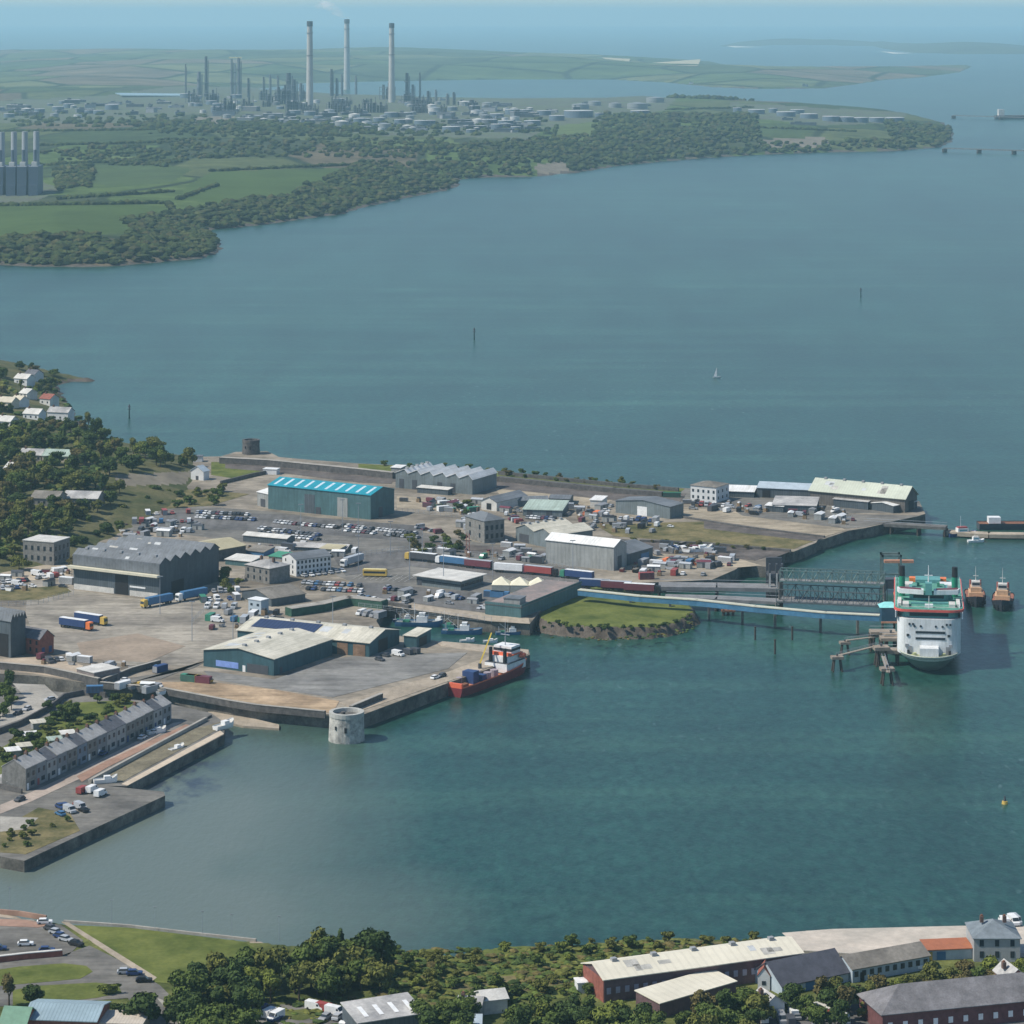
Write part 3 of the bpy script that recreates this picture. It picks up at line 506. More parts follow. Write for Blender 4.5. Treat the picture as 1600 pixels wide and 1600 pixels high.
bld('boat_shed', 'longest quayside shed with pale cream green ridge roof at the dock tip', 'shed', (1266,787), (1414,801), Rx=1433, hp=22, roof='gx', rise=5, wm=mat('brown_cladding', (.13, .12, .11), .7, .2, .2, stripe=('X', 1.5)), rm=mat('cream_green_roof', (.47, .5, .41), .7, .12, .05, stripe=('X', 1.5), sdark=.93), over=.8, doors=[('f', .3, .42, 0, 4, BLACK), ('r', .3, .7, 0, 5, BLACK)])
bld('shed', 'low dark felt roofed shed in front of the dark boat shed', 'shed', (1207,800), (1275,802), d=22, h=3.6, roof='mono', rise=.8, wm=DGREYW, rm=FELT)
bld('shed', 'low grey flat shed under the long cream green roof', 'shed', (1302,792), (1356,797), d=12, h=4, roof='mono', rise=1, wm=DGREYW, rm=FELT)
bld('shed', 'white roofed open shed on the quay beside the longest shed', 'shed', (1362,797), (1396,802), d=20, h=3.6, roof='gy', rise=1, wm=DGREYW, rm=WROOF)
bld('shed', 'white roofed hut with dark side on the stone yard', 'shed', (1196,799), (1224,801), d=6, h=3, roof='mono', rise=.5, wm=DGREYW, rm=WROOF)
bld('hangar', 'huge dark grey flying boat hangar with cream canopy strip and zigzag gables', 'hangar', (115,920), (249,936), Rx=342, hp=54, roof='gx', n=6, rise=2.3, asym=.5, wm=DGREYW, rm=GREYR,
    doors=[('f', .49, .64, 0, 8.5, BLACK), ('f', .005, .475, 0, 2.3, OFFW), ('f', .66, .98, 0, 2.3, OFFW), ('f', .66, .84, 3.6, 4.3, WHITE), ('r', .2, .4, 0, 6, BLACK)])
hg = col.objects['hangar.001']; MB().box(-1.5, hg['w'] + .5, -2.4, -.1, 9.4, 10.4).build('canopy', mat('cream_canopy', (.6, .57, .44), .7, .1), hg)
MB().box(-.2, hg['w'] + .2, -.35, -.02, 10.6, hg['hh'] + .4).build('door_track', GREYR, hg)
bld('hangar', 'second dark grey hangar cut by the frame edge beside the brick house', 'hangar', (-120,1004), (17,1028), Rx=40, hp=60, roof='gx', n=5, rise=2.0, wm=DGREYW, rm=GREYR, doors=[('f', .8, .97, 0, 9, BLACK)])
bld('brick_house', 'red brick dockyard house with slate roof beside the second hangar', 'house', (24,1018), (62,1025), Rx=84, hp=26, roof='gx', rise=3, wm=BRICK, rm=SLATE, wins=[('f', 4, 2, 1, 1.5, 1.3, 2.8, GLASS), ('r', 2, 1, 1.6, 2.4, .6, 2.8, DBLUE)], doors=[('f', .05, .3, 0, 2.4, OFFW)])
bld('substation', 'low flat roofed block with whitish roof in the gravel yard', 'building', (120,1062), (147,1069), Rx=187, hp=17, roof='flat', wm=mat('pinkish_stone', (.2, .17, .16), .85, .25, .5), rm=OFFW)
bld('stone_house', 'square grey stone building with pale flat roof among the trees', 'building', (36,880), (84,884), Rx=109, hp=36, roof='flat', wm=STONE, rm=OFFW, wins=[('f', 5, 2, 1.2, 2, 2, 4.4, GLASS), ('r', 4, 2, 1.2, 2, 2, 4.4, GLASS)])
bld('storehouse', 'storehouse with tan sheet roof behind the flying boat hangar', 'building', (284,868), (334,878), Rx=384, hp=17, roof='gy', rise=2.2, wm=DSTONE, rm=TANR)
bld('shed', 'teal walled shed with pale roof between storehouse and stone house', 'shed', (352,882), (392,886), Rx=410, hp=8, roof='mono', rise=.8, wm=TEALW, rm=OFFW)
bld('shed', 'small blue walled shed with brown roof beside the storehouse', 'shed', (384,866), (412,869), d=9, hp=6, roof='mono', rise=1, wm=BLUE, rm=BROWNR)
bld('shed', 'small shed with green roof behind the stone dock office', 'shed', (420,874), (440,876), d=9, hp=5, roof='mono', rise=.6, wm=GREYW, rm=pm('green_roof', (.06, .25, .15)))
bld('stone_house', 'weathered stone dock office with hipped rubble grey roof', 'building', (383,906), (421,913), Rx=453, hp=24, roof='hip', rise=2.5, wm=STONE, rm=FELT, wins=[('f', 4, 2, 1, 1.6, 1.2, 3, GLASS)], chim=2)
bld('store', 'low shed with wide brown gabled roof beside the stone dock office', 'shed', (378,935), (424,948), Rx=477, hp=12, roof='gy', rise=2.4, wm=DGREYW, rm=BROWNR)
bld('terrace_house', 'long white Georgian range with rows of small windows', 'building', (441,894), (463,901), Rx=517, hp=26, roof='gy', rise=2, wm=RENDER, rm=GREYR, wins=[('r', 9, 3, .9, 1.3, .9, 2.3, GLASS), ('f', 2, 3, .9, 1.3, .9, 2.3, GLASS)], chim=0)
bld('shed', 'low dark boathouse roof behind the white Georgian range', 'shed', (455,860), (541,864), d=10, hp=6, roof='gx', rise=1.2, wm=DGREYW, rm=FELT)
bld('shed', 'tan roofed shelter at the end of the white Georgian range', 'shed', (500,866), (528,868), d=9, h=2.6, roof='mono', rise=.5, wm=GREYW, rm=TANR)
bld('shed', 'long pale roofed store beside the rough grass and car rows', 'shed', (380,846), (448,852), d=8, h=3, roof='gx', rise=1, wm=DGREYW, rm=OFFW)
bld('kiosk', 'white two storey site office among the parked vans', 'office', (388,957), (408,960), Rx=413, hp=21, roof='flat', wm=PALEB, rm=WHITE, wins=[('f', 2, 2, 1.2, 1, .8, 2.4, GLASS)])
bld('hut', 'small white gabled hut on the grass near the hillside', 'hut', (298,749), (318,751), Rx=322, hp=14, roof='gy', rise=2.6, wm=RENDER, rm=PALEB, doors=[('f', .4, .6, 0, 2.2, DK)])
bld('hut', 'stacked white cabins by the dark shore wall', 'hut', (411,741), (432,742), Rx=436, hp=8, roof='flat', wm=RENDER, rm=WHITE)
bld('hut', 'lone small white cabin by the shore wall entrance', 'hut', (300,722), (316,722), d=5, h=3, roof='flat', wm=RENDER, rm=GREYR)
# L-shaped teal warehouse
b1, w1, d1, h1 = bld('warehouse', 'front teal warehouse with broad cream gable roof on the south quay', 'warehouse', (318,1041), (428,1056), Rx=519, hp=26, roof='gy', rise=2.4, wm=DEEPW, rm=CREAMR, over=.5, doors=[('f', .18, .5, .8, 3.1, pm('blue_white_banner', (.2, .3, .62))), ('f', .56, .6, 0, 2.4, WHITE), ('f', .62, .92, 0, 3.4, DK), ('r', .1, .14, 0, 2.4, DK)])
b2, w2, d2, h2 = bld('warehouse', 'rear teal warehouse with long cream roof and solar panels', 'warehouse', (371,1006), (577,1027), Rx=624, hp=22, roof='gx', rise=2.7, wm=DEEPW, rm=CREAMR, over=.5, doors=[('f', .76, .84, 0, 4.6, mat('rusty_door', (.22, .14, .09), var=.3)), ('f', .88, .97, 0, 4.6, mat('rusty_door', (.22, .14, .09), var=.3)), ('r', .3, .6, 0, 5, BLACK)])
sp = MB(); sl2 = 2.7 / (d2 / 2)
for a0, a1 in ((w2 * .07, w2 * .55),):
    vs = [(a0, d2 * .14, h2 + d2 * .14 * sl2 + .34), (a1, d2 * .14, h2 + d2 * .14 * sl2 + .34), (a1, d2 * .44, h2 + d2 * .44 * sl2 + .34), (a0, d2 * .44, h2 + d2 * .44 * sl2 + .34)]
    sp.add(vs + [(x, y, z + .12) for x, y, z in vs], [(0,3,2,1),(4,5,6,7),(0,1,5,4),(1,2,6,5),(2,3,7,6),(3,0,4,7)])
sp.build('solar_panel', SOLAR, b2)
bld('shed', 'small teal store with cream roof at the end of the rear teal warehouse', 'shed', (631,1011), (651,1013), Rx=673, hp=18, roof='mono', rise=.6, wm=DEEPW, rm=CREAMR, doors=[('r', .2, .7, 0, 3.5, BLACK)])
# raised parking deck by the link road
DECK = mat('deck_tarmac', (.2, .195, .19), .9, .22, .08, c2=(.26, .2, .18)); dk, w3, d3, h3 = bld('car_deck', 'raised deck with teal retaining wall beside the grass island', 'deck', (758,960), (814,966), Rx=908, hp=16, roof='flat', wm=TEALW, rm=DECK, over=.3)
MB().box(0, w3, -.3, -.1, h3 + .3, h3 + 1.3).build('parapet', TEALW, dk); MB().box(w3 + .1, w3 + .3, 0, d3, h3 + .3, h3 + 1.3).build('parapet', TEALW, dk)
zt = 5 + h3 + .3
bld('plant_room', 'small white trimmed plant room on the raised deck', 'building', (787,944), (812,946), d=7, h=2.4, z=zt, roof='flat', wm=GREYW, rm=GREYR, basez=0)
def marquee():
    t = thing('marquee', '', 'marquee'); k = 0
    for i in range(3):
        MB().add([(i*8, 0, 3), (i*8+8, 0, 3), (i*8+8, 9, 3), (i*8, 9, 3), (i*8+4, 4.5, 6)], [(0,1,4),(1,2,4),(2,3,4),(3,0,4),(3,2,1,0)]).build('canopy', mat('cream_canvas', (.7, .66, .5), .8, .08), t)
        MB().box(i*8+.1, i*8+7.9, .1, 8.9, 0, 2.98).build('side_wall', pm('canvas_wall', (.3, .32, .3)), t)
    return t
Proto(marquee).put(G(768, 925, 5), R(-4), 'cream canvas marquee with three peaks behind the raised deck', 'marquees')
# town side
bld('long_hall', 'very long brick hall with bright cream roof beside the scrub', 'building', (944,1568), (1253,1525), d=13.5, h=6.0, roof='gx', rise=2.0, wm=SHADEB, rm=mat('bright_cream_roof', (.66, .62, .5), .7, .08, .05, stripe=('X', 2.2), sdark=.93), over=.5, wins=[('f', 22, 1, 1.2, 1.6, 2.2, 3, pm('lilac_window', (.3, .3, .38)))])
lh = [o for o in col.objects if o.name.startswith('long_hall')][0]; MB().box(-.12, .0, .2, 13.3, -1, 5.9).build('gable_wall', BRICK, lh)
bld('hall', 'lower flat cream roofed hall in front of the very long brick hall', 'building', (1031,1591), (1150,1556), d=9, h=3.6, roof='mono', rise=.8, wm=SHADEB, rm=mat('bright_cream_roof', (.66, .62, .5)), over=.3)
bld('slate_hall', 'dark slate roofed hall with pale blue wall past the long brick hall', 'building', (1222,1556), (1326,1534), d=13, hp=15, roof='gx', rise=4.2, wm=PALEB, rm=mat('dark_slate', (.075, .078, .095), .7, .2, .4), doors=[('f', .35, .5, 0, 2.2, BLUE)])
bld('gable_house', 'white gabled cottage with red trim beside the dark slate hall', 'house', (1184,1547), (1203,1548), d=6, h=3.8, roof='gy', rise=2.0, over=.15, wm=RENDER, rm=BRICK, wins=[('f', 1, 1, 1, 1, 1.4, 2, GLASS)])
bld('long_range', 'long range with grey brown roof beneath the dusty paved field', 'building', (1332,1536), (1452,1514), d=9, hp=21, roof='gx', rise=2.2, wm=PALEB, rm=BROWNR, wins=[('f', 10, 1, 1.2, 1.4, 1.4, 2.5, GLASS)], doors=[('f', .1, .15, 0, 2.4, BLACK)])
bld('cottage', 'low pale building with orange red roof edge next to the stone villa', 'house', (1450,1501), (1519,1498), d=6.5, hp=16, roof='mono', rise=.5, wm=PALEB, rm=ORED, doors=[('f', .02, .1, 0, 2.3, YELLOW), ('f', .2, .4, 0, 2.2, BLUE)])
bld('villa', 'grey stone villa with hipped slate roof and two rows of windows', 'house', (1522,1503), (1594,1503), d=13, hp=36, roof='hip', rise=3.2, wm=mat('villa_render', (.33, .34, .34), .8, .12, .3), rm=mat('blue_slate', (.17, .2, .22), .7, .2, .4), wins=[('f', 3, 2, 1.1, 1.7, 1.1, 3.0, GLASS)], chim=2)
bld('big_slate_house', 'broad grey hipped roof building with red and white wall at the frame bottom', 'building', (1379,1618), (1660,1590), d=15, h=5, roof='hip', rise=4.6, wm=mat('dark_brick', (.14, .06, .06), .85, .25, .6), rm=mat('weathered_slate', (.17, .165, .17), .8, .28, .25), over=.6, wins=[('f', 12, 1, 1.2, 1.5, 1.5, 3, WHITE)])
bld('brick_house', 'small brick house with pale gable and grey roof at the frame edge', 'house', (1574,1562), (1606,1559), d=8, h=5, roof='gy', rise=2.4, wm=BRICK, rm=FELT, wins=[('f', 2, 1, 1, 1.3, 2, 2, WHITE)], chim=1)
bld('metal_roof_hall', 'hall with pale blue seamed metal roof by the town road', 'building', (38,1622), (150,1626), d=14, h=4.6, roof='gx', rise=1.6, wm=BRICK, rm=mat('pale_metal_roof', (.27, .36, .40), .5, .12, .1, stripe=('X', .9), sdark=.8))
bld('green_roof_house', 'terracotta house with mint green roof edge at the frame corner', 'house', (0,1628), (40,1630), d=9, h=4.5, roof='gx', rise=2.6, wm=mat('terracotta', (.35, .12, .07), .8, .15, .3), rm=pm('mint_roof', (.15, .27, .19)))
bld('patio_block', 'low flat block with tan deck and pinkish parapet', 'building', (150,1620), (222,1622), d=9, h=3.2, roof='flat', wm=CREAMW, rm=mat('tan_deck', (.5, .45, .38), .8, .1, .5, stripe=('X', .8), sdark=.88))
sk, ws, ds, hs = bld('workshop', 'grey workshop roof with four bright roof lights', 'workshop', (560,1622), (662,1606), d=11, h=3.6, roof='mono', rise=1.4, wm=DGREYW, rm=FELT)
for i in range(4):
    c = (i + .6) / 4.3 * ws; MB().add([(c, 2, hs + .6), (c + 1.2, 2, hs + .6), (c + 1.2, 7.5, hs + 1.3), (c, 7.5, hs + 1.3)], [(0,1,2,3)]).build('skylight', WHITE, sk)
bld('cottage', 'pale grey roofed bungalow between the near trees', 'house', (714,1596), (750,1598), d=8, h=3.4, roof='gx', rise=1.6, wm=GREYW, rm=FELT, chim=1)
bld('cottage', 'off white roofed bungalow nearest the brown grass', 'house', (756,1584), (793,1580), d=7, h=3.2, roof='gx', rise=1.4, wm=OFFW, rm=OFFW)
bld('cottage', 'bluish grey flat roofed lodge at the very bottom', 'house', (722,1626), (752,1626), d=8, h=3.4, roof='flat', wm=PALEB, rm=PALEB)
bld('hut', 'tiny white hut by the brick gable of the long hall', 'hut', (903,1552), (918,1551), d=4, h=2.4, roof='flat', wm=RENDER, rm=WHITE)
bld('cottage', 'white and grey roofed cottage among the trees by the town road', 'house', (1195,1594), (1226,1589), d=7, h=3.6, roof='gy', rise=2, wm=RENDER, rm=FELT, chim=1)
bld('shed', 'pinkish roofed shed row beyond the near trees', 'shed', (1268,1596), (1308,1589), d=4, h=2.4, roof='mono', rise=.3, wm=GREYW, rm=OFFW)
# houses on the hill
hs_spots = [(22,600,20,4,RENDER,OFFW,'white villa highest on the hill above the spit'), (38,592,16,3.5,RENDER,SLATE,'white house with slate roof beside the top villa'), (30,621,12,3,OFFW,OFFW,'narrow pale house on the hill path'),
    (-8,636,26,3.5,CREAMW,CREAMW,'cream flat roofed bungalow at the frame edge on the hill'), (16,634,14,3.5,RENDER,CREAMW,'cream roofed bungalow under the white villa'), (62,632,16,4,OFFW,BRICK,'brick roofed house among the hill trees'),
    (36,655,24,3.6,RENDER,OFFW,'white house with curved pale roof on the hill'), (74,656,32,5,RENDER,FELT,'large white seaside house with grey roof nearest the water'), (-6,668,22,4,OFFW,OFFW,'pale house below the hill bungalows'),
    (30,720,34,3.5,STONE,FELT,'long grey roofed hospital wing in the woods'), (66,722,44,3.5,CREAMW,PALEGR,'pale green roofed wing in the woods'), (6,741,18,3.2,RENDER,OFFW,'small white lodge in the lower woods'),
    (48,790,42,3.8,STONE,BROWNR,'brown slate roofed school block in the woods'), (98,790,54,3.8,STONE,FELT,'broad grey roofed school block in the woods')]
for x, y, wpx, hm, wmat, rmat, lb in hs_spots:
    zz = hill_h(*hill_gt(x + wpx / 2, y)[:2]); zz = max(zz, 3)
    bld('hill_house', lb, 'house', (x, y), (x + wpx, y + 1.5), d=9 if wpx < 40 else 13, h=hm, z=zz - .2, roof='gx', rise=2.6, wm=wmat, rm=rmat, basez=-5, wins=[('f', max(2, wpx // 8), 1, 1, 1.2, 1.2, 2, GLASS)], chim=1 if wpx < 40 else 0)
# terrace along the lower quay
T0, T1 = (40, 1236), (268, 1127); nT = 15; pa, pb = G(*T0, 3.5), G(*T1, 3.5)
ttone = ['grey render', 'blue render', 'stone grey', 'dull white']; tm = [mat('grey_render', (.22, .23, .24), .85, .18, .4), mat('bluish_render', (.19, .23, .28), .85, .18, .4), STONE, mat('dull_render', (.34, .34, .33), .85, .15, .4)]
for i in range(nT):
    a, c = pa.lerp(pb, (i + .015) / nT), pa.lerp(pb, (i + .985) / nT); q0, q1 = PJ(a.x, a.y, 3.5), PJ(c.x, c.y, 3.5); k = rnd.randrange(4); hgt = 6.6 + rnd.uniform(-.3, .5)
    wh = 'nearest the slipway lamp end' if i == 0 else ('at the far end' if i == nT - 1 else 'house %s in the dockside terrace' % ['second', 'third', 'fourth', 'fifth', 'sixth', 'seventh', 'eighth', 'ninth', 'tenth', 'eleventh', 'twelfth', 'thirteenth', 'fourteenth'][i - 1])
    t, tw, td, th = bld('terrace_house', ('%s fronted terrace house %s' % (ttone[k], wh)), 'house', q0, q1, d=9, h=hgt, z=3.5, roof='gx', rise=2.6, wm=tm[k], rm=SLATE if k % 2 else FELT, over=.12, group='dockside terrace', basez=0,
        wins=[('f', 2, 1, 1.1, 1.5, 4, 2, GLASS)], doors=[('f', .1, .28, .1, 2.2, rnd.choice([DK, RED, DBLUE, WHITE])), ('f', .5, .82, 1, 2.4, GLASS)], chim=1)
    if rnd.random() < .75: MB().box(tw * .2, tw * .75, 9.05, 12 + rnd.random() * 2, 0, 2.6 + rnd.random()).build('back_extension', rnd.choice([OFFW, STONE, FELT, RENDER]), t)
for i, (x, y) in enumerate([(52,1141),(78,1168),(30,1178),(40,1160),(12,1185),(98,1158),(20,1215),(30,1205),(12,1232)]):
    bld('garden_shed', ['pale garden shed nearest the curved wall', 'cream lean to shed behind the terrace middle', 'flat white garage in the back gardens', 'small grey garden shed amid bushes', 'green roofed garden shed by the frame edge', 'light roofed garden store close to the terrace', 'long white garage roof at the garden foot', 'grey roofed garage beside the long white garage', 'off white garage nearest the terrace end'][i], 'shed',
        (x, y), (x + 20, y - 2), d=4, h=2.2, z=3.5, roof='mono', rise=.3, wm=GREYW, rm=rnd.choice([OFFW, WROOF, PALEGR, CREAMR]), basez=0)

# ------------------------------------------------------------------ martello towers, walls
def martello(px, py, r, h, z, m, label, crown):
    p = G(px, py, z); t = thing('martello_tower', label, 'tower', (p.x, p.y + r, z)); n = 28
    MB().cyl(0, 0, -4, h, r * 1.06, r * .97, n).build('drum', m, t)
    mb = MB(); ro, ri = r * 1.0, r * .78
    vs = []
    for i in range(n):
        a = 2*PI*i/n; c, s = math.cos(a), math.sin(a); vs += [(ro*c, ro*s, h), (ro*c, ro*s, h + 1.5), (ri*c, ri*s, h + 1.5), (ri*c, ri*s, h)]
    fs = []
    for i in range(n):
        j = (i + 1) % n
        for k in range(3): fs.append((i*4 + k, j*4 + k, j*4 + k + 1, i*4 + k + 1))
    mb.add(vs, fs).build('parapet', crown, t); MB().cyl(0, 0, h + .02, h + .12, ri, ri, n).build('roof_deck', DCONC, t)
    MB().cb(0, -r * 1.0, h * .45, .9, .5, 1.8).build('window', BLACK, t); MB().cb(-r * .55, -r * .82, h * .55, .7, .5, 1.2, .6).build('window', BLACK, t)
    MB().cyl(-r * .2, r * .1, h + .12, h + 1.2, .8, .8, 8).build('lantern_base', DSTONE, t); return t
martello(540, 1163, 6.2, 8.6, 0, mat('pale_tower_stone', (.3, .3, .28), .85, .4, .35, c2=(.4, .39, .35), bump=.05), 'round pale stone gun tower standing in the water at the quay corner', mat('tower_crown', (.4, .4, .37), .85, .15, .6))
martello(391, 711, 5.0, 6.6, 5, DSTONE, 'dark squat stone gun tower on the far dockyard shore', DSTONE)
def wall_run(name, label, cat, pts, z0, h, th, m, zb=5, cap=None):
    ps = [G(x, y, zb) for x, y in pts]; t = thing(name, label, cat, ps[0]); o = ps[0]; mb = MB()
    for a, c in zip(ps[:-1], ps[1:]):
        d = c - a; L = d.length; an = math.atan2(d.y, d.x); mid = (a + c) / 2 - o; mb.cb(mid.x, mid.y, z0 - zb, L + th * .2, th, h, an)
    mb.build('wall', m, t)
    if cap:
        mb = MB()
        for a, c in zip(ps[:-1], ps[1:]):
            d = c - a; mid = (a + c) / 2 - o; mb.cb(mid.x, mid.y, z0 - zb + h, d.length, th + .3, .2, math.atan2(d.y, d.x))
        mb.build('coping', cap, t)
    return t
wall_run('dockyard_wall', 'tall dark stone dockyard wall above the terrace street', 'wall', [(157,1071.5),(254,1080.5),(360,1100.5),(400,1107),(508,1117.5)], 4, 2.4, 1.0, DSTONE, cap=CONC)
wall_run('dockyard_wall', 'dark dockyard wall running west past the gravel yard', 'wall', [(-60,1040),(70,1052),(125,1064),(155,1071)], 4, 3.6, 1.0, DSTONE, cap=CONC)
wall_run('dockyard_wall', 'brown stone wall and railing from the flat block to the tall wall', 'wall', [(160,1070),(205,1052),(250,1040)], 4.9, 2.2, .8, DSTONE, cap=CONC)
wall_run('shore_wall', 'long dark shore wall of the old slips behind the teal shed', 'wall', [(345,724),(420,728),(500,736),(560,742),(615,748)], 5, 3.4, 3, DSTONE, cap=CONC)
wall_run('shore_wall', 'dark slip wall beyond the six gabled warehouse', 'wall', [(780,752),(900,764),(960,770),(1035,776)], 5, 2.6, 4, DSTONE)
wall_run('shore_wall', 'low dark wall of the northern slip near the water', 'wall', [(780,742),(860,750),(960,760),(1060,768)], 5, 2, 1.5, DSTONE)
wall_run('shore_wall', 'stub of dark wall west of the teal shed', 'wall', [(345,757),(395,745),(420,740)], 5, 2, 1, DSTONE)
wall_run('slip_wall', 'dark retaining wall between rough ground and old slip', 'wall', [(1000,847),(1100,851),(1235,862.5)], 4.6, 1.6, 1.2, DSTONE)
wall_run('slip_wall', 'dark slip edge wall under the sandy pier strip', 'wall', [(1068,809),(1150,823),(1288,840)], 4.6, 1.3, 1.2, DSTONE)
wall_run('quay_parapet', 'short dark parapet above the ramp by the round tower', 'wall', [(548,1112),(596,1092)], 5, 2, 1.2, DSTONE, cap=CONC)
wall_run('garden_wall', 'curved grey wall between coach park and back gardens', 'wall', [(-40,1160),(30,1135),(80,1108),(100,1092),(130,1086),(165,1090)], 3.5, 2, .7, DSTONE, 3.5)
wall_run('garden_wall', 'low stone wall between terrace gardens and promenade road', 'wall', [(0,1232),(34,1240)], 3.5, 1.6, .6, DSTONE, 3.5)
wall_run('slip_wall', 'weathered inner wall of the old slip beside the promenade', 'wall', [(140,1224),(240,1170),(322,1126)], 3.3, 1.5, 1.0, CONC, 3.5)
wall_run('slip_wall', 'low wall at the water edge beside the pier walk', 'wall', [(158,1212),(250,1162),(330,1120)], 3.3, 1.0, .5, DSTONE, 3.5)
wall_run('sea_wall', 'brick red promenade wall along the town beach', 'wall', [(-30,1425),(30,1430),(72,1437)], 4.8, 1.4, .6, mat('red_paving', (.3, .19, .14)))
wall_run('car_park_wall', 'long dark brick wall along the lower edge of the car park', 'wall', [(-30,1507),(40,1499),(97,1494)], 5, 1.6, .8, BRICK, cap=OFFW)
wall_run('sea_wall', 'pale promenade kerb wall along the town beach lawn', 'wall', [(100,1441.5),(200,1448.5),(300,1460),(400,1471)], 5, .7, .6, CONC)
wall_run('dry_dock_wall', 'dark sided dock wall with green netting behind the rear warehouse', 'wall', [(452,962),(500,955),(545,944),(600,950)], 5, 3.2, 5, mat('green_netting', (.035, .09, .06), .9, .3, .4), cap=CONC)
wall_run('quay_wall', 'dark dock edge wall above the blue fishing boats', 'wall', [(545,938),(600,944),(640,951)], 5, 1.5, 2, DSTONE)
wall_run('field_wall', 'grey retaining wall of the dusty paved field', 'wall', [(1256,1492),(1330,1496.5),(1450,1480),(1520,1492)], 4.8, 1.4, .6, CONC)
# ------------------------------------------------------------------ refinery and power station on the far peninsula
HZW = pm('pale_tank_paint', (.5, .5, .48)); TKG = pm('dull_tank_paint', (.24, .26, .26)); HZG = pm('grey_process_steel', (.14, .155, .17)); HZD = pm('dark_process_steel', (.06, .07, .08)); CHIM = mat('chimney_concrete', (.42, .41, .38), .8, .1, .05)
def chimney(px, pyb, pyt, wpx, label):
    p = far_gt(px, pyb); k = F / p.y; h = (pyb - pyt) / k; r = wpx / k / 2; t = thing('chimney', label, 'chimney', p, 0, 'refinery chimneys')
    MB().cyl(0, 0, -3, h * .94, r * 1.15, r * .85, 24).build('shaft', CHIM, t); MB().cyl(0, 0, h * .94, h, r * .95, r * .93, 24).build('cap', HZD, t)
    MB().cyl(0, 0, h * .6, h * .605, r * 1.15, r * 1.15, 24).build('gallery', HZG, t); MB().cyl(0, 0, h * .86, h * .865, r * 1.1, r * 1.1, 24).build('gallery', HZG, t)
    return p, h
chimney(484, 167, 33, 10, 'tall pale refinery chimney standing nearest, brightest of three'); p2, hc2 = chimney(542, 140, 30, 9, 'tall refinery chimney in the middle with faint steam'); chimney(612, 160, 36, 9, 'tall refinery chimney of the three closest to the water')
def column(px, pyb, pyt, wpx, m, label, cap=True):
    p = far_gt(px, pyb); k = F / p.y; h = (pyb - pyt) / k; r = max(1.2, wpx / k / 2); t = thing('process_tower', label, 'column', p, 0, 'refinery process columns')
    MB().cyl(0, 0, -2, h, r, r * .8, 8).build('vessel', m, t)
    if cap: MB().cyl(0, 0, h * .35, h * .37, r * 1.7, r * 1.7, 8).cyl(0, 0, h * .7, h * .72, r * 1.6, r * 1.6, 8).cyl(r * 1.3, 0, 0, h * .9, r * .25, r * .25, 5).build('platform', HZG, t)
for x, b0, t0, w_, m, lb in [(322,152,88,5,HZD,'dark isolated flue stack west of the tall chimneys'), (362,150,92,4,HZG,'western column of the yellow topped pair'), (373,150,90,6,HZG,'eastern column of the yellow topped pair'), (290,152,100,2.5,HZG,'thin mast at the refinery west edge'),
    (311,152,112,7,HZG,'broad column beside the dark isolated flue'), (367,150,98,3,HZW,'pale slender column between the yellow topped pair'), (388,152,122,4,HZD,'short dark column east of the pair'), (412,152,120,3,HZD,'short dark column in open yard'), (422,152,116,3,HZG,'medium grey column in open yard'),
    (434,152,118,3,HZG,'grey column left of the dark cluster'), (451,154,114,9,HZD,'bulky dark column of the dark cluster'), (459,156,124,8,HZD,'squat dark column of the dark cluster'), (470,158,130,6,HZG,'squat grey column by the nearest chimney'), (518,150,108,5,HZD,'tall dark column between first and middle chimneys'),
    (526,150,122,4,HZD,'short dark column between first and middle chimneys'), (534,150,116,3,HZG,'slender grey column by the middle chimney'), (556,150,118,3,HZG,'slender column east of the middle chimney'), (636,160,114,6,HZD,'tall tapered dark column east of third chimney'), (645,160,132,5,HZG,'stub grey column east of third chimney'),
    (656,160,113,2.5,HZD,'slim flare mast near the bay'), (669,160,142,5,HZD,'low dark column near the bay'), (681,162,140,3,HZG,'low slender column near the bay'), (699,164,146,4,HZG,'low grey column facing the bay'), (709,164,144,4,HZD,'low dark column facing the bay'), (737,172,156,9,HZD,'squat dark furnace block column')]:
    column(x, b0, t0, w_, m, lb)
fl = pm('gantry_yellow', (.75, .68, .4))  # plain yellow paint, gives off no light
p = far_gt(368, 150); k = F / p.y; tag(MB().cb(0, 0, 0, 20 / k, 8, 3.5).build('gantry', fl), 'yellow painted gantry on top of the paired refinery columns', 'gantry'); col.objects['gantry'].location = p + Vector((0, 0, 59 / k))
rr = random.Random(21)
zones = [([(290,152),(720,156),(850,176),(830,208),(640,208),(480,198),(300,180)], 210), ([(-20,172),(90,160),(280,158),(290,182),(150,186),(-20,190)], 46), ([(840,168),(1000,158),(1030,166),(880,192)], 6)]
def pick(poly, r_=rr):
    xs = [q[0] for q in poly]; ys = [q[1] for q in poly]
    while 1:
        x, y = r_.uniform(min(xs), max(xs)), r_.uniform(min(ys), max(ys))
        if inpoly(x, y, poly): return x, y
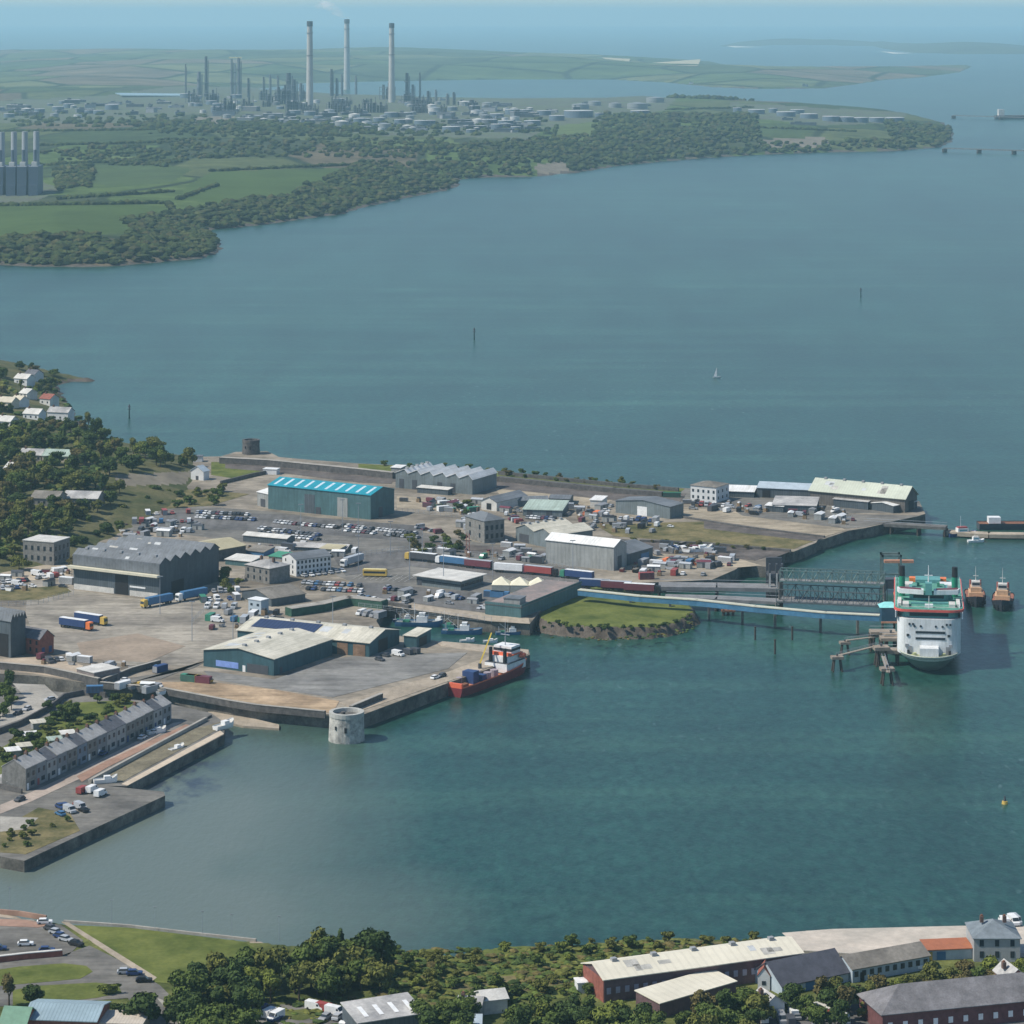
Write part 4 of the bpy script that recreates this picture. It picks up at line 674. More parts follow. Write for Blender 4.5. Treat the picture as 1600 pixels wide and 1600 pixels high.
# process blocks: steel frames with vessels
def frame_block():
    t = thing('process_unit', '', 'process unit')
    mb = MB()
    for z in (0, 8, 16, 24): mb.box(-16, 16, -10, 10, z + .2, z + 1)
    for x in (-15.5, -5, 5, 15.5):
        for y in (-9.5, 9.5): mb.box(x - .5, x + .5, y - .5, y + .5, -2, 26)
    mb.build('steel_frame', HZG, t); v = MB()
    for x, r, h in ((-10, 3, 30), (-2, 2, 22), (4, 2.4, 34), (11, 3.2, 20)): v.cyl(x, 0, 0, h, r, r, 10)
    v.build('vessel', HZD, t); MB().cyl(14, 5, 0, 38, 1, .8, 8).build('flue', HZG, t); return t
def low_unit():
    t = thing('process_building', '', 'building'); MB().box(-15, 15, -9, 9, -2, 8).build('wall', HZG, t); MB().box(-15.5, 15.5, -9.5, 9.5, 8.02, 8.8).build('roof', HZW, t); MB().box(-10, -2, -4, 4, 8.8, 12).build('plant_box', HZD, t); return t
def tank_proto():
    t = thing('storage_tank', '', 'tank'); MB().cyl(0, 0, -3, 13, 22, 22, 28).build('shell', HZW, t); MB().cyl(0, 0, 13.02, 15.5, 22.2, 3, 28).build('roof', OFFW, t); MB().cyl(0, 0, 4, 4.5, 22.3, 22.3, 28).build('stair_band', HZG, t); return t
def tank_dark():
    t = thing('oil_tank', '', 'tank'); MB().cyl(0, 0, -3, 13, 26, 26, 28).build('shell', pm('blue_grey_tank', (.12, .16, .2)), t); MB().cyl(0, 0, 10, 10.3, 25, 25, 28).build('floating_roof', OFFW, t); MB().cyl(0, 0, 12.4, 13.2, 26.4, 26.4, 28).build('rim', HZW, t); return t
P_fr, P_lo, P_tk, P_td = Proto(frame_block), Proto(low_unit), Proto(tank_proto), Proto(tank_dark)
for zi, (poly, nn) in enumerate(zones):
    for i in range(nn):
        x, y = pick(poly); p = far_gt(x, y); s = rr.uniform(.45, 1.15); u = rr.random(); near = y > 182
        if zi == 0 and x < 700 and y < 180 and u < .5: P_fr.put(p, rr.uniform(-.4, .4), 'steel process frame with vessels among the refinery chimneys', 'refinery process frames', (s, s, s * rr.uniform(.6, 1.3)))
        elif u < .62: P_lo.put(p, rr.uniform(-.5, .5), ['low flat roofed plant building in the refinery', 'low flat roofed building of the works west of the refinery', 'flat roofed pump building beside the hilltop tanks'][zi], ['refinery plant buildings', 'western works buildings', 'hilltop pump buildings'][zi], (s * rr.uniform(.5, 1.6), s, s * rr.uniform(.6, 1.4)), {'roof': rr.choice([HZW, GREY, GREY, HZG, HZG]), 'wall': rr.choice([HZG, GREY, HZD, HZD])})
        elif u < .84: P_tk.put(p, 0, ['pale round storage tank inside the refinery', 'pale round tank in the western works', 'pale round tank on the hilltop'][zi], ['pale refinery tanks', 'western works tanks', 'hilltop pale tanks'][zi], (s * .55, s * .55, s * .8), {'shell': rr.choice([TKG, TKG, HZG, HZW]), 'roof': rr.choice([OFFW, TKG, TKG])})
        else: P_td.put(p, 0, ['blue grey floating roof tank inside the refinery', 'blue grey tank in the western works', 'blue grey tank on the hilltop'][zi], ['blue grey refinery tanks', 'western works dark tanks', 'hilltop dark tanks'][zi], (s * .55, s * .55, s * .8))
for (x, y, wpx, kind) in [(907,170,27,0),(929,165,20,0),(904,183,46,1),(961,168,20,0),(996,170,32,0),(1000,180,30,1),(1024,160,28,0),(936,184,14,1),(870,188,24,1),(832,196,26,1),(762,194,30,1),(705,206,28,1),(790,196,24,1),(806,206,16,1),(850,180,22,1),(660,196,26,1)]:
    p = far_gt(x, y); s = wpx * p.y / F / (44 if kind == 0 else 52); (P_td if kind else P_tk).put(p, 0, 'large %s tank on the refinery hill spur' % ('blue grey' if kind else 'white domed'), 'hill spur ' + ('dark tanks' if kind else 'white tanks'), (s, s, max(.8, s * .9)))
for x, y, wpx in [(1152,175,14),(1182,178,26),(1228,182,30),(1264,185,28),(1298,189,26),(1322,190,24),(1345,191,24),(1370,191,24),(1398,191,30),(1208,176,14),(1246,178,22)]:
    p = far_gt(x, y); s = wpx * p.y / F / 52; P_td.put(p, 0, 'oil tank in the row along the wooded point', 'tank row on the wooded point', (s, s, max(.8, s)))
P_lo.put(far_gt(1255, 195), 0, 'long white building below the tank row on the point', 'point buildings', (1.8, .5, .6)); P_lo.put(far_gt(1230, 188), .1, 'short white building beside the tank row on the point', 'point buildings', (.8, .5, .6)); P_lo.put(far_gt(785, 206), 0, 'bright white shed at the refinery seaward edge', 'refinery plant buildings', (1.1, .8, .8))
P_lo.put(far_gt(1258, 135), 0, 'white house on the outer headland shore', 'headland houses', (.7, .5, .8)); P_lo.put(far_gt(1080, 131), 0, 'small white cottage on the outer bay shore', 'headland houses', (.5, .5, .7), {'wall': HZW})
# power station
def ps_unit():
    t = thing('power_unit', '', 'power station'); W_ = pm('slate_blue_cladding', (.10, .13, .17)); MB().box(-6.3, 6.3, -30, 30, -4, 38).build('boiler_hall', W_, t)
    MB().box(-6, 6, -34, -30.1, -4, 14).build('intake', W_, t); MB().cyl(0, 6, 38, 84, 4.3, 4.0, 16).build('stack', pm('stack_grey', (.33, .35, .37)), t); MB().cyl(0, -10, 38, 60, 2.2, 2.2, 12).build('side_vent', W_, t); MB().box(-3.5, 3.5, -22, -14, 38.02, 44).build('roof_vent', OFFW, t); MB().box(-6.2, 6.2, -29.9, -24, 38.02, 38.8).build('roof_deck', pm('roof_deck', (.4, .42, .43)), t); return t
P_ps = Proto(ps_unit)
for i, (x, nm) in enumerate([(-15,'outermost at the frame edge'),(2,'cut by the frame edge'),(21,'second of those fully in view'),(38,'between two others'),(56,'nearest the access road')]):
    p = far_gt(x, 303); P_ps.put(p, .05, 'slate blue power station unit with pale stack, %s' % nm, 'power station units')
# faint steam from the middle chimney
sm = bpy.data.materials.new('steam'); sm.use_nodes = True; sn = sm.node_tree.nodes; sn.remove(sn['Principled BSDF']); sv = sn.new('ShaderNodeVolumePrincipled'); sv.inputs['Color'].default_value = (1, 1, 1, 1)
stc = sn.new('ShaderNodeTexCoord'); sno = sn.new('ShaderNodeTexNoise'); sno.inputs['Scale'].default_value = .02; sm.node_tree.links.new(stc.outputs['Object'], sno.inputs[0]); smr = sn.new('ShaderNodeMapRange'); smr.inputs[1].default_value = .42; smr.inputs[2].default_value = .75; smr.inputs[4].default_value = .05
sm.node_tree.links.new(sno.outputs[0], smr.inputs[0]); sm.node_tree.links.new(smr.outputs[0], sv.inputs['Density']); sm.node_tree.links.new(sv.outputs[0], sn['Material Output'].inputs['Volume'])
mb = MB()
for i in range(7): mb.blob((-i * 13, i * 8, hc2 + 6 + i * 6.5), (10 + i * 4.5, 10 + i * 4, 6 + i * 2.2), 2, .12)
so_ = mb.build('steam_plume', sm); so_.location = p2; tag(so_, 'faint white steam drifting from the middle refinery chimney', 'steam', kind='stuff')

# ------------------------------------------------------------------ woods on the far shore (one mass)
def leafmat(key, c, var=.3, scale=.35, sss=False):
    m = mat(key, c, .9, var, scale, spec=.08, c2=[c[0] * 1.7, c[1] * 1.5, c[2] * 1.3]); return m
WOOD = [leafmat('wood_green', (.030, .046, .017), scale=.05), leafmat('wood_olive', (.038, .050, .019), scale=.05), leafmat('wood_brown', (.042, .046, .022), scale=.05), leafmat('wood_deep', (.022, .036, .015), scale=.05)]
coastW = W(coast); mb = MB(); rw = random.Random(5); cand = []
woods = [[(60,248),(230,243),(300,262),(260,272),(100,262)], [(240,238),(700,232),(720,256),(500,258),(300,262)], [(930,196),(1180,190),(1190,225),(1120,246),(950,258),(925,236)], [(560,262),(740,256),(735,285),(640,305),(550,320),(420,330)], [(1380,192),(1490,192),(1490,225),(1400,228)], [(255,345),(330,330),(345,385),(310,402),(220,405),(190,385)], [(330,330),(560,300),(640,280),(720,275),(560,330),(400,352),(330,358)],
    [(700,240),(930,222),(940,262),(780,274),(700,270)], [(0,385),(150,382),(220,405),(0,412)], [(85,270),(150,268),(140,300),(90,310)], [(190,205),(560,205),(600,215),(540,232),(230,232)], [(1040,156),(1180,154),(1180,162),(1050,164)]]
N_ = 0
pts = []
for _ in range(52000):
    x, y = rw.uniform(-20, 1495), rw.uniform(150, 418); dens = 0
    for wl in woods:
        if inpoly(x, y, wl): dens = .4 if wl in (woods[1], woods[0], woods[-2]) else 1; break
    pts.append((x, y, dens))
sdv = sdist([(G(x, y, 14 if y < 300 else 8).x, G(x, y, 14 if y < 300 else 8).y) for x, y, d in pts], coastW)
for (x, y, dn), s in zip(pts, sdv):
    band = 8 < s < 95 and y > 196
    if not (rw.random() < dn or (band and rw.random() < .8)): continue
    if s < 6: continue
    if rw.random() > .8: continue
    zz = 14 if y < 300 else 8; p = G(x, y, zz); z = far_h(p.x, p.y); r = rw.uniform(2.6, 6.2) * (1 + max(0, p.y - 4500) / 6000)
    if inpoly(x, y, [(825,255),(890,250),(892,270),(840,274)]): continue
    mb.blob((p.x, p.y, z + r * .55), (r * 1.25, r * 1.25, r * rw.uniform(.5, .95)), 1, .28, rw, rw.choice([0, 0, 1, 1, 2, 3]))
def hedge(x0, y0, x1, y1):
    n = int(math.hypot(x1 - x0, (y1 - y0) * 3) / 4)
    for i in range(n):
        t = i / n; x, y = x0 + (x1 - x0) * t + rw.uniform(-1, 1), y0 + (y1 - y0) * t + rw.uniform(-.4, .4); p = far_gt(x, y); r = rw.uniform(2.5, 5); mb.blob((p.x, p.y, p.z + r * .4), (r * 1.3, r, r * .8), 1, .25, rw, rw.choice([0, 1, 3]))
for q in [(0,322,262,318),(262,318,280,345),(95,256,270,252),(280,312,340,290),(560,262,600,282),(100,244,240,238),(330,268,560,258),(0,262,90,258),(60,228,280,222),(0,206,180,204),(180,204,420,200),(270,300,90,312),(600,234,720,228),(860,232,870,196),(1040,172,1180,168),(1180,200,1340,206)]: hedge(*q)
for _ in range(420):
    x, y = pick([(0,176),(290,180),(480,186),(640,190),(860,186),(860,210),(600,214),(300,204),(0,196)], rw); p = far_gt(x, y); r = rw.uniform(3, 7); mb.blob((p.x, p.y, p.z + r * .4), (r * 1.5, r * 1.3, r * .8), 1, .25, rw, rw.choice([0, 1, 3]))
wo = mb.build('woodland', WOOD); tag(wo, 'dense scrubby woodland and hedgerows covering the far peninsula', 'woodland', kind='stuff')
# ------------------------------------------------------------------ near trees
LEAF = [leafmat('leaf_mid', (.055, .085, .024), .42, .8), leafmat('leaf_dark', (.034, .058, .020), .42, .8), leafmat('leaf_olive', (.080, .095, .028), .42, .8), leafmat('leaf_bright', (.095, .125, .030), .42, .8), leafmat('leaf_russet', (.078, .074, .032), .42, .8)]
def crown_mesh(seed, w, h, nl, leaf, conic=False):
    r = random.Random(seed); mb = MB(); lobes = []
    for i in range(nl):
        if conic: zz = (i + .5) / nl; a = r.uniform(0, 2*PI); q = (1 - zz) * .5; lobes.append((math.cos(a) * w * q * .5, math.sin(a) * w * q * .5, h * (.25 + .72 * zz), w * (.36 - .26 * zz), h * .13))
        else:
            a = r.uniform(0, 2*PI); rad = w * .40 * math.sqrt(r.random()); zz = r.uniform(.34, .86); k = 1 - abs(zz - .5) * .9
            lobes.append((math.cos(a) * rad * k, math.sin(a) * rad * k, h * zz, w * r.uniform(.11, .25), h * r.uniform(.08, .19)))
    for (x, y, z, a, b) in lobes:
        mb.blob((x, y, z), (a * .8, a * .8, b * .8), 1, .18, r)
        for _ in range(int(120 * (a * a) / (w * w * .04))):
            u = r.gauss(0, 1), r.gauss(0, 1), r.gauss(0, 1) * 1; L = math.sqrt(sum(c * c for c in u)) or 1; u = [c / L for c in u]; k = r.uniform(.74, 1.28)
            c = Vector((x + u[0] * a * k, y + u[1] * a * k, z + u[2] * b * k)); n = Vector(u) + Vector((r.gauss(0, .5), r.gauss(0, .5), r.gauss(.2, .5))); n.normalize(); t = n.orthogonal().normalized(); t.rotate(__import__('mathutils').Quaternion(n, r.uniform(0, 2*PI))); bt = n.cross(t); s = leaf * r.uniform(.6, 1.3)
            mb.add([c - t * s, c - bt * s * .7, c + t * s, c + bt * s * .7], [(0,1,2,3)])
    return mb
def trunk_mesh(seed, w, h, conic=False):
    r = random.Random(seed + 50); mb = MB().cyl(0, 0, -1.2, h * .38, h * .035, h * .022, 7)
    if conic: return mb.cyl(0, 0, h * .38, h * .9, h * .022, .05, 6)
    for i in range(5):
        a = i * 1.3 + r.random(); mb.bar((0, 0, h * .3), (math.cos(a) * w * .26, math.sin(a) * w * .26, h * r.uniform(.5, .7)), h * .012, 5)
    return mb
def tree_proto(seed, w, h, nl, leaf, conic=False, name='broadleaf_tree', cat='tree'):
    def f():
        t = thing(name, '', cat); trunk_mesh(seed, w, h, conic).build('trunk', BARK, t); crown_mesh(seed, w, h, nl, leaf, conic).build('crown', LEAF[0], t); return t
    return Proto(f)
TP = [tree_proto(7, 6, 11.5, 12, .5), tree_proto(8, 11, 8, 18, .55), tree_proto(9, 5.5, 6.5, 8, .45), tree_proto(1, 9, 9, 15, .55), tree_proto(2, 8, 10, 14, .55), tree_proto(3, 10, 8.5, 17, .55), tree_proto(4, 7, 8, 11, .5), tree_proto(6, 9, 9.5, 16, .6)]
CP = tree_proto(5, 6, 13, 11, .6, True, 'conifer_tree')
def bush_f(seed):
    def f():
        t = thing('bush', '', 'bush'); crown_mesh(seed, 5, 3.4, 9, .36).build('foliage', LEAF[0], t); MB().cyl(0, 0, -.5, 1.5, .18, .1, 5).build('stem', BARK, t); return t
    return Proto(f)
BP = [bush_f(11), bush_f(12), bush_f(13)]
rt = random.Random(77)
COLN = {0: 'mid green', 1: 'dark green', 2: 'olive green', 3: 'bright green', 4: 'russet brown'}
def scatter(poly, n, gap, gfun, protos, kind, where, group, sc=(.8, 1.2), cols=(0, 0, 1, 2, 3), avoid=(), zs=(.85, 1.15)):
    placed = []; tries = 0; xs = [q[0] for q in poly]; ys = [q[1] for q in poly]
    while len(placed) < n and tries < n * 60:
        tries += 1; x, y = rt.uniform(min(xs), max(xs)), rt.uniform(min(ys), max(ys))
        if not inpoly(x, y, poly) or any(a[0] < x < a[2] and a[1] < y < a[3] for a in avoid): continue
        p = gfun(x, y)
        if p.z < 1: continue
        if any((p.x - q.x) ** 2 + (p.y - q.y) ** 2 < gap * gap for q in placed): continue
        placed.append(p); s = rt.uniform(*sc); c = rt.choice(cols); part = 'foliage' if 'bush' in kind else 'crown'
        rt.choice(protos).put(p, rt.uniform(0, 6.28), '%s %s %s' % (COLN[c], kind, where), group + ', ' + COLN[c], (s, s, s * rt.uniform(*zs)), {part: LEAF[c]})
g5 = lambda x, y: G(x, y, 5)
g3 = lambda x, y: G(x, y, 3.5)
# hill
hav = [(12,584,58,606),(-20,618,82,640),(30,640,110,662),(20,705,118,724),(0,728,28,744),(40,770,158,794),(30,846,116,892),(176,738,300,764)]
scatter([(-10,585),(45,574),(92,588),(108,618),(128,660),(60,700),(-10,690)], 54, 5, hill_gt, TP, 'tree', 'between the houses on the seaward hill', 'seaward hill trees', (.5, .85), (0, 1, 1, 2, 4), hav)
scatter([(-10,680),(60,690),(128,664),(180,694),(240,705),(300,720),(315,733),(240,732),(170,748),(120,760),(-10,735)], 76, 6, hill_gt, TP, 'tree', 'in the hillside wood above the dockyard', 'hillside wood trees', (.75, 1.15), (0, 1, 1, 2, 3, 4), hav)
scatter([(-10,740),(120,752),(190,768),(170,800),(120,815),(90,850),(-10,860)], 76, 6, hill_gt, TP, 'tree', 'in the lower wood around the school block', 'lower wood trees', (.7, 1.15), (0, 1, 1, 2, 2, 4), hav)
scatter([(-10,845),(30,850),(30,905),(-10,905)], 7, 7, g5, TP, 'tree', 'west of the square stone building', 'stone building trees', (.7, 1), (0, 1, 2))
scatter([(110,855),(118,895),(108,900),(120,840),(150,815),(190,825),(180,850)], 9, 7, g5, TP, 'tree', 'behind the flying boat hangar', 'hangar trees', (.5, .8), (0, 1, 4))
scatter([(335,905),(372,900),(378,935),(340,925)], 5, 7, g5, TP, 'tree', 'beside the stone dock office', 'dock office trees', (.5, .75), (0, 2, 1))
scatter([(160,760),(390,768),(330,795),(170,805)], 26, 6, g5, BP, 'bush', 'on the rough bank below the hill', 'rough bank bushes', (.7, 1.5), (0, 1, 2, 2))
scatter([(640,850),(725,838),(725,866),(650,868)], 14, 6, g5, BP, 'bush', 'beside the stone hall yard', 'stone hall bushes', (.7, 1.4), (0, 1, 2, 4))
scatter([(670,784),(740,790),(735,806),(680,800)], 7, 6, g5, BP, 'bush', 'in the yard by the six gabled warehouse', 'warehouse yard bushes', (.7, 1.2), (0, 1, 2))
scatter([(560,726),(720,731),(1000,757),(1060,766),(980,764),(700,738)], 34, 5, g5, BP, 'bush', 'on the northern shore bank', 'northern shore bushes', (.5, 1.), (2, 0, 2, 4))
scatter([(845,972),(950,982),(1050,976),(1078,958),(1085,966),(1045,986),(940,992),(850,984)], 44, 2.8, isle_gt, BP, 'bush', 'round the rim of the grass island', 'island rim bushes', (.35, .6), (1, 1, 0))
scatter([(960,845),(1100,852),(1200,860),(1100,856)], 14, 5, g5, BP, 'bush', 'on the derelict slips', 'derelict slip bushes', (.4, .7), (1, 2, 4))
# terrace gardens and roundabout
scatter([(0,1170),(110,1108),(195,1098),(220,1104),(120,1150),(20,1210),(0,1218)], 34, 4.2, g3, BP, 'bush', 'in the terrace back gardens', 'back garden bushes', (.6, 1.2), (0, 1, 2, 0))
scatter([(60,1110),(150,1092),(200,1098),(130,1130),(70,1150)], 8, 5, g3, TP, 'tree', 'in the terrace back gardens', 'back garden trees', (.35, .5), (0, 1, 2))
scatter([(-10,1085),(20,1085),(35,1112),(-10,1130)], 6, 5, g3, TP, 'tree', 'beside the coach park bend', 'coach park trees', (.5, .8), (0, 1, 0))
scatter([(0,1310),(100,1268),(115,1288),(30,1332),(0,1330)], 10, 4, g3, BP, 'bush', 'on the weedy quay corner', 'weedy quay bushes', (.35, .7), (2, 2, 0))
# town foreground
scatter([(240,1595),(300,1560),(340,1545),(420,1530),(520,1520),(590,1530),(596,1552),(520,1568),(430,1568),(395,1590),(380,1640),(330,1640),(300,1625)], 62, 5, g5, TP, 'tree', 'in the copse by the town road', 'copse trees', (.72, 1.1), (0, 0, 1, 1, 2, 3))
scatter([(500,1508),(575,1512),(585,1525),(505,1522)], 9, 5, g5, TP, 'tall tree', 'at the crest of the copse', 'copse crest trees', (1.05, 1.3), (0, 1, 1, 2))
scatter([(500,1502),(560,1502),(560,1508),(505,1508)], 3, 6, g5, [CP], 'conifer', 'rising above the copse', 'copse conifers', (.55, .7), (1, 1))
scatter([(590,1500),(700,1500),(740,1520),(700,1560),(610,1580),(600,1540)], 34, 5, g5, BP, 'bush', 'on the scrubland between copse and long hall', 'scrubland bushes', (.4, 1.0), (0, 2, 3, 2))
scatter([(600,1492),(900,1478),(930,1500),(800,1516),(640,1510)], 26, 5, g5, BP, 'bush', 'along the shore scrub', 'shore scrub bushes', (.3, .8), (0, 2, 3, 2))
scatter([(740,1540),(910,1525),(920,1560),(800,1570),(740,1565)], 20, 5, g5, BP, 'bush', 'west of the long hall gable', 'gable side bushes', (.45, 1.1), (0, 1, 2))
scatter([(920,1475),(1180,1468),(1180,1478),(1000,1490),(930,1505)], 34, 5, g5, BP, 'bush', 'between the long hall and the water', 'hall shore bushes', (.3, .85), (0, 2, 3, 2))
scatter([(655,1600),(735,1590),(735,1640),(655,1640)], 9, 5, g5, TP, 'tree', 'beside the bright skylight workshop', 'workshop trees', (.6, .85), (0, 1))
scatter([(800,1605),(860,1592),(950,1600),(1015,1604),(1030,1640),(800,1640)], 30, 5, g5, TP, 'tree', 'in front of the long hall', 'long hall front trees', (.65, .95), (0, 1, 1, 3))
scatter([(1060,1606),(1150,1585),(1190,1580),(1190,1625),(1070,1640)], 20, 5, g5, TP, 'tree', 'below the lower cream roofed hall', 'lower hall trees', (.6, .85), (0, 1, 2, 4))
scatter([(1230,1580),(1340,1562),(1370,1568),(1350,1600),(1260,1612)], 24, 5, g5, TP, 'tree', 'below the dark slate hall', 'slate hall trees', (.6, .85), (0, 1, 2, 4))
scatter([(1345,1556),(1460,1543),(1520,1530),(1600,1528),(1600,1542),(1480,1556),(1370,1572)], 34, 4.5, g5, TP, 'tree', 'along the lane below the stone villa', 'villa lane trees', (.42, .68), (0, 1, 2, 4, 3))
scatter([(218,1592),(232,1590),(238,1600),(222,1606)], 2, 5, g5, TP, 'tree', 'standing alone by the footpath bend', 'footpath trees', (.9, 1.0), (1, 0))
TP[0].put(G(14, 1574, 5), 1, 'reddish dark round tree by the lawn ovals', 'lawn trees', .75, {'crown': LEAF[4]}); TP[3].put(G(50, 1572, 5), 2, 'small dark tree on the lower lawn', 'lawn trees', .6, {'crown': LEAF[1]})
hd = crown_mesh(31, 7, 2.6, 12, .3).build('clipped_hedge', LEAF[3]); hd.location = G(168, 1554, 5); hd.scale = (1, .45, 1); hd.rotation_euler = (0, 0, .3); tag(hd, 'bright yellow green clipped hedge on the lawn', 'hedge')
hd = crown_mesh(32, 13, 2, 16, .3).build('dark_hedge', LEAF[1]); hd.location = G(172, 1580, 5); hd.scale = (1, .2, 1); tag(hd, 'long dark hedge behind the tan decked block', 'hedge')
# low ground cover tufts in the scrub: nobody could count them
mb = MB(); rg = random.Random(9)
for poly, nn in (([(560,1488),(760,1484),(900,1476),(1180,1468),(1180,1480),(940,1515),(900,1560),(600,1580)], 950), ([(250,1560),(420,1560),(560,1560),(600,1600),(400,1640),(330,1640)], 200), ([(840,990),(950,996),(1060,988),(1090,974),(1084,962),(1060,952),(1075,972),(1040,984),(940,990)], 70)):
    xs = [q[0] for q in poly]; ys = [q[1] for q in poly]; k = 0
    while k < nn:
        x, y = rg.uniform(min(xs), max(xs)), rg.uniform(min(ys), max(ys))
        if not inpoly(x, y, poly): continue
        k += 1; p = G(x, y, 5); r = rg.uniform(.4, 1.3) * (1 if y > 1400 else .6); mb.blob((p.x, p.y, 5 + r * .2 - (1.5 if y < 1400 else 0)), (r * 1.4, r * 1.2, r * .6), 1, .35, rg, rg.choice([0, 1, 2, 3]) if y > 1400 else rg.choice([2, 2, 3]))
for _ in range(900):
    x, y = rg.uniform(-20, 190), rg.uniform(590, 870)
    if not inpoly(x, y, [(-20,590),(60,590),(115,640),(130,670),(190,700),(170,745),(120,815),(90,850),(-20,880)]) or any(a[0] < x < a[2] and a[1] < y < a[3] for a in hav): continue
    p = hill_gt(x, y); r = rg.uniform(1, 2.4); mb.blob((p.x, p.y, p.z + r * .3), (r * 1.4, r * 1.2, r * .8), 1, .35, rg, rg.choice([0, 2, 2, 1]))
tag(mb.build('scrub', [LEAF[0], LEAF[2], LEAF[1], LEAF[4]]), 'low tangled scrub covering the town shore and island rim', 'scrub', kind='stuff')
# ------------------------------------------------------------------ vehicles
def side_prism(mb, prof, y0, y1):
    n = len(prof); return mb.add([(x, y0, z) for x, z in prof] + [(x, y1, z) for x, z in prof], [tuple(range(n)), tuple(range(2*n-1, n-1, -1))] + [(i, n + i, n + (i+1) % n, (i+1) % n) for i in range(n)])
def wheels(t, xs, r, hw, name='wheel'):
    for x in xs:
        for s in (-1, 1):
            n = 10; y0, y1 = s * hw - .12, s * hw + .12; MB().add([(x + r * math.cos(2*PI*i/n), y0, r + r * math.sin(2*PI*i/n)) for i in range(n)] + [(x + r * math.cos(2*PI*i/n), y1, r + r * math.sin(2*PI*i/n)) for i in range(n)],
                [tuple(range(n)), tuple(range(2*n-1, n-1, -1))] + [(i, n + i, n + (i+1) % n, (i+1) % n) for i in range(n)]).build(name, TYRE, t)
def car_f():
    t = thing('parked_car', '', 'car'); side_prism(MB(), [(-2.15,.3),(2.15,.3),(2.15,.68),(1.95,.82),(1.0,.92),(-1.9,.95),(-2.15,.8)], -.88, .88).build('body', WHITE, t)
    side_prism(MB(), [(-1.85,.94),(1.05,.92),(.45,1.36),(-1.45,1.38)], -.78, .78).build('windows', GLASS, t); side_prism(MB(), [(-1.5,1.385),(.48,1.365),(.42,1.45),(-1.4,1.46)], -.74, .74).build('roof', WHITE, t); wheels(t, (-1.35, 1.35), .32, .8); return t
def van_f():
    t = thing('van', '', 'van'); side_prism(MB(), [(-2.6,.35),(2.6,.35),(2.6,1.05),(1.9,1.3),(1.3,2.15),(-2.6,2.2)], -.97, .97).build('body', WHITE, t)
    side_prism(MB(), [(1.92,1.32),(1.97,1.34),(1.42,2.1),(1.37,2.08)], -.85, .85).build('windscreen', GLASS, t); MB().box(.9, 1.5, -1.0, 1.0, 1.35, 1.85).build('side_window', GLASS, t); wheels(t, (-1.7, 1.7), .36, .86); return t
def lorry_f():
    t = thing('lorry', '', 'lorry'); side_prism(MB(), [(5.9,.7),(8.1,.7),(8.15,1.6),(7.9,3.4),(6.0,3.5)], -1.22, 1.22).build('cab', WHITE, t); side_prism(MB(), [(8.17,1.75),(8.2,1.8),(8.02,2.8),(7.98,2.8)], -1.1, 1.1).build('windscreen', GLASS, t)
    MB().box(-8, 5.5, -1.27, 1.27, 1.15, 3.95).build('trailer', WHITE, t); MB().box(-8.02, 5.52, -1.29, 1.29, 3.96, 4.05).build('trailer_roof', OFFW, t); MB().box(-7.9, 7.9, -.5, .5, .75, 1.14).build('chassis', BLACK, t); wheels(t, (7.2, 4.6, -4.2, -5.5, -6.8), .5, 1.05); return t
def cont_f():
    t = thing('shipping_container', '', 'container'); MB().box(-3.05, 3.05, -1.22, 1.22, .1, 2.6).build('body', BLUE, t); mb = MB()
    for i in range(12): mb.box(-2.9 + i * .5, -2.65 + i * .5, -1.26, -1.22, .25, 2.45)
    mb.build('ribs', DGREY, t); MB().box(3.05, 3.1, -1.1, 1.1, .2, 2.5).build('door', GREY, t); return t
def skip_f():
    t = thing('skip', '', 'skip'); side_prism(MB(), [(-1.3,.1),(1.3,.1),(1.9,1.3),(-1.9,1.3)], -.9, .9).build('body', YELLOW, t); MB().box(-1.7, 1.7, -.75, .75, 1.31, 1.5).build('rubble', BROWNR, t); return t
def pallet_f():
    t = thing('pallet_stack', '', 'pallets'); mb = MB()
    for i in range(6): mb.box(-.9 + .05 * (i % 2), .9, -.9, .9, i * .28, i * .28 + .2)
    mb.build('boards', mat('pallet_wood', (.28, .2, .12), .9, .25, 1), t); MB().box(-.6, .7, -.6, .6, 1.7, 2.3).build('load', OFFW, t); return t
CAR, VAN, LORRY, CONT, SKIP, PAL = Proto(car_f), Proto(van_f), Proto(lorry_f), Proto(cont_f), Proto(skip_f), Proto(pallet_f)
PAINT = {'white': WHITE, 'silver': SILVER, 'black': BLACK, 'dark grey': DGREY, 'red': RED, 'blue': BLUE, 'navy': DBLUE, 'grey': GREY, 'maroon': MAROON, 'green': GREEN, 'yellow': YELLOW, 'orange': ORANGE}
rv = random.Random(3)
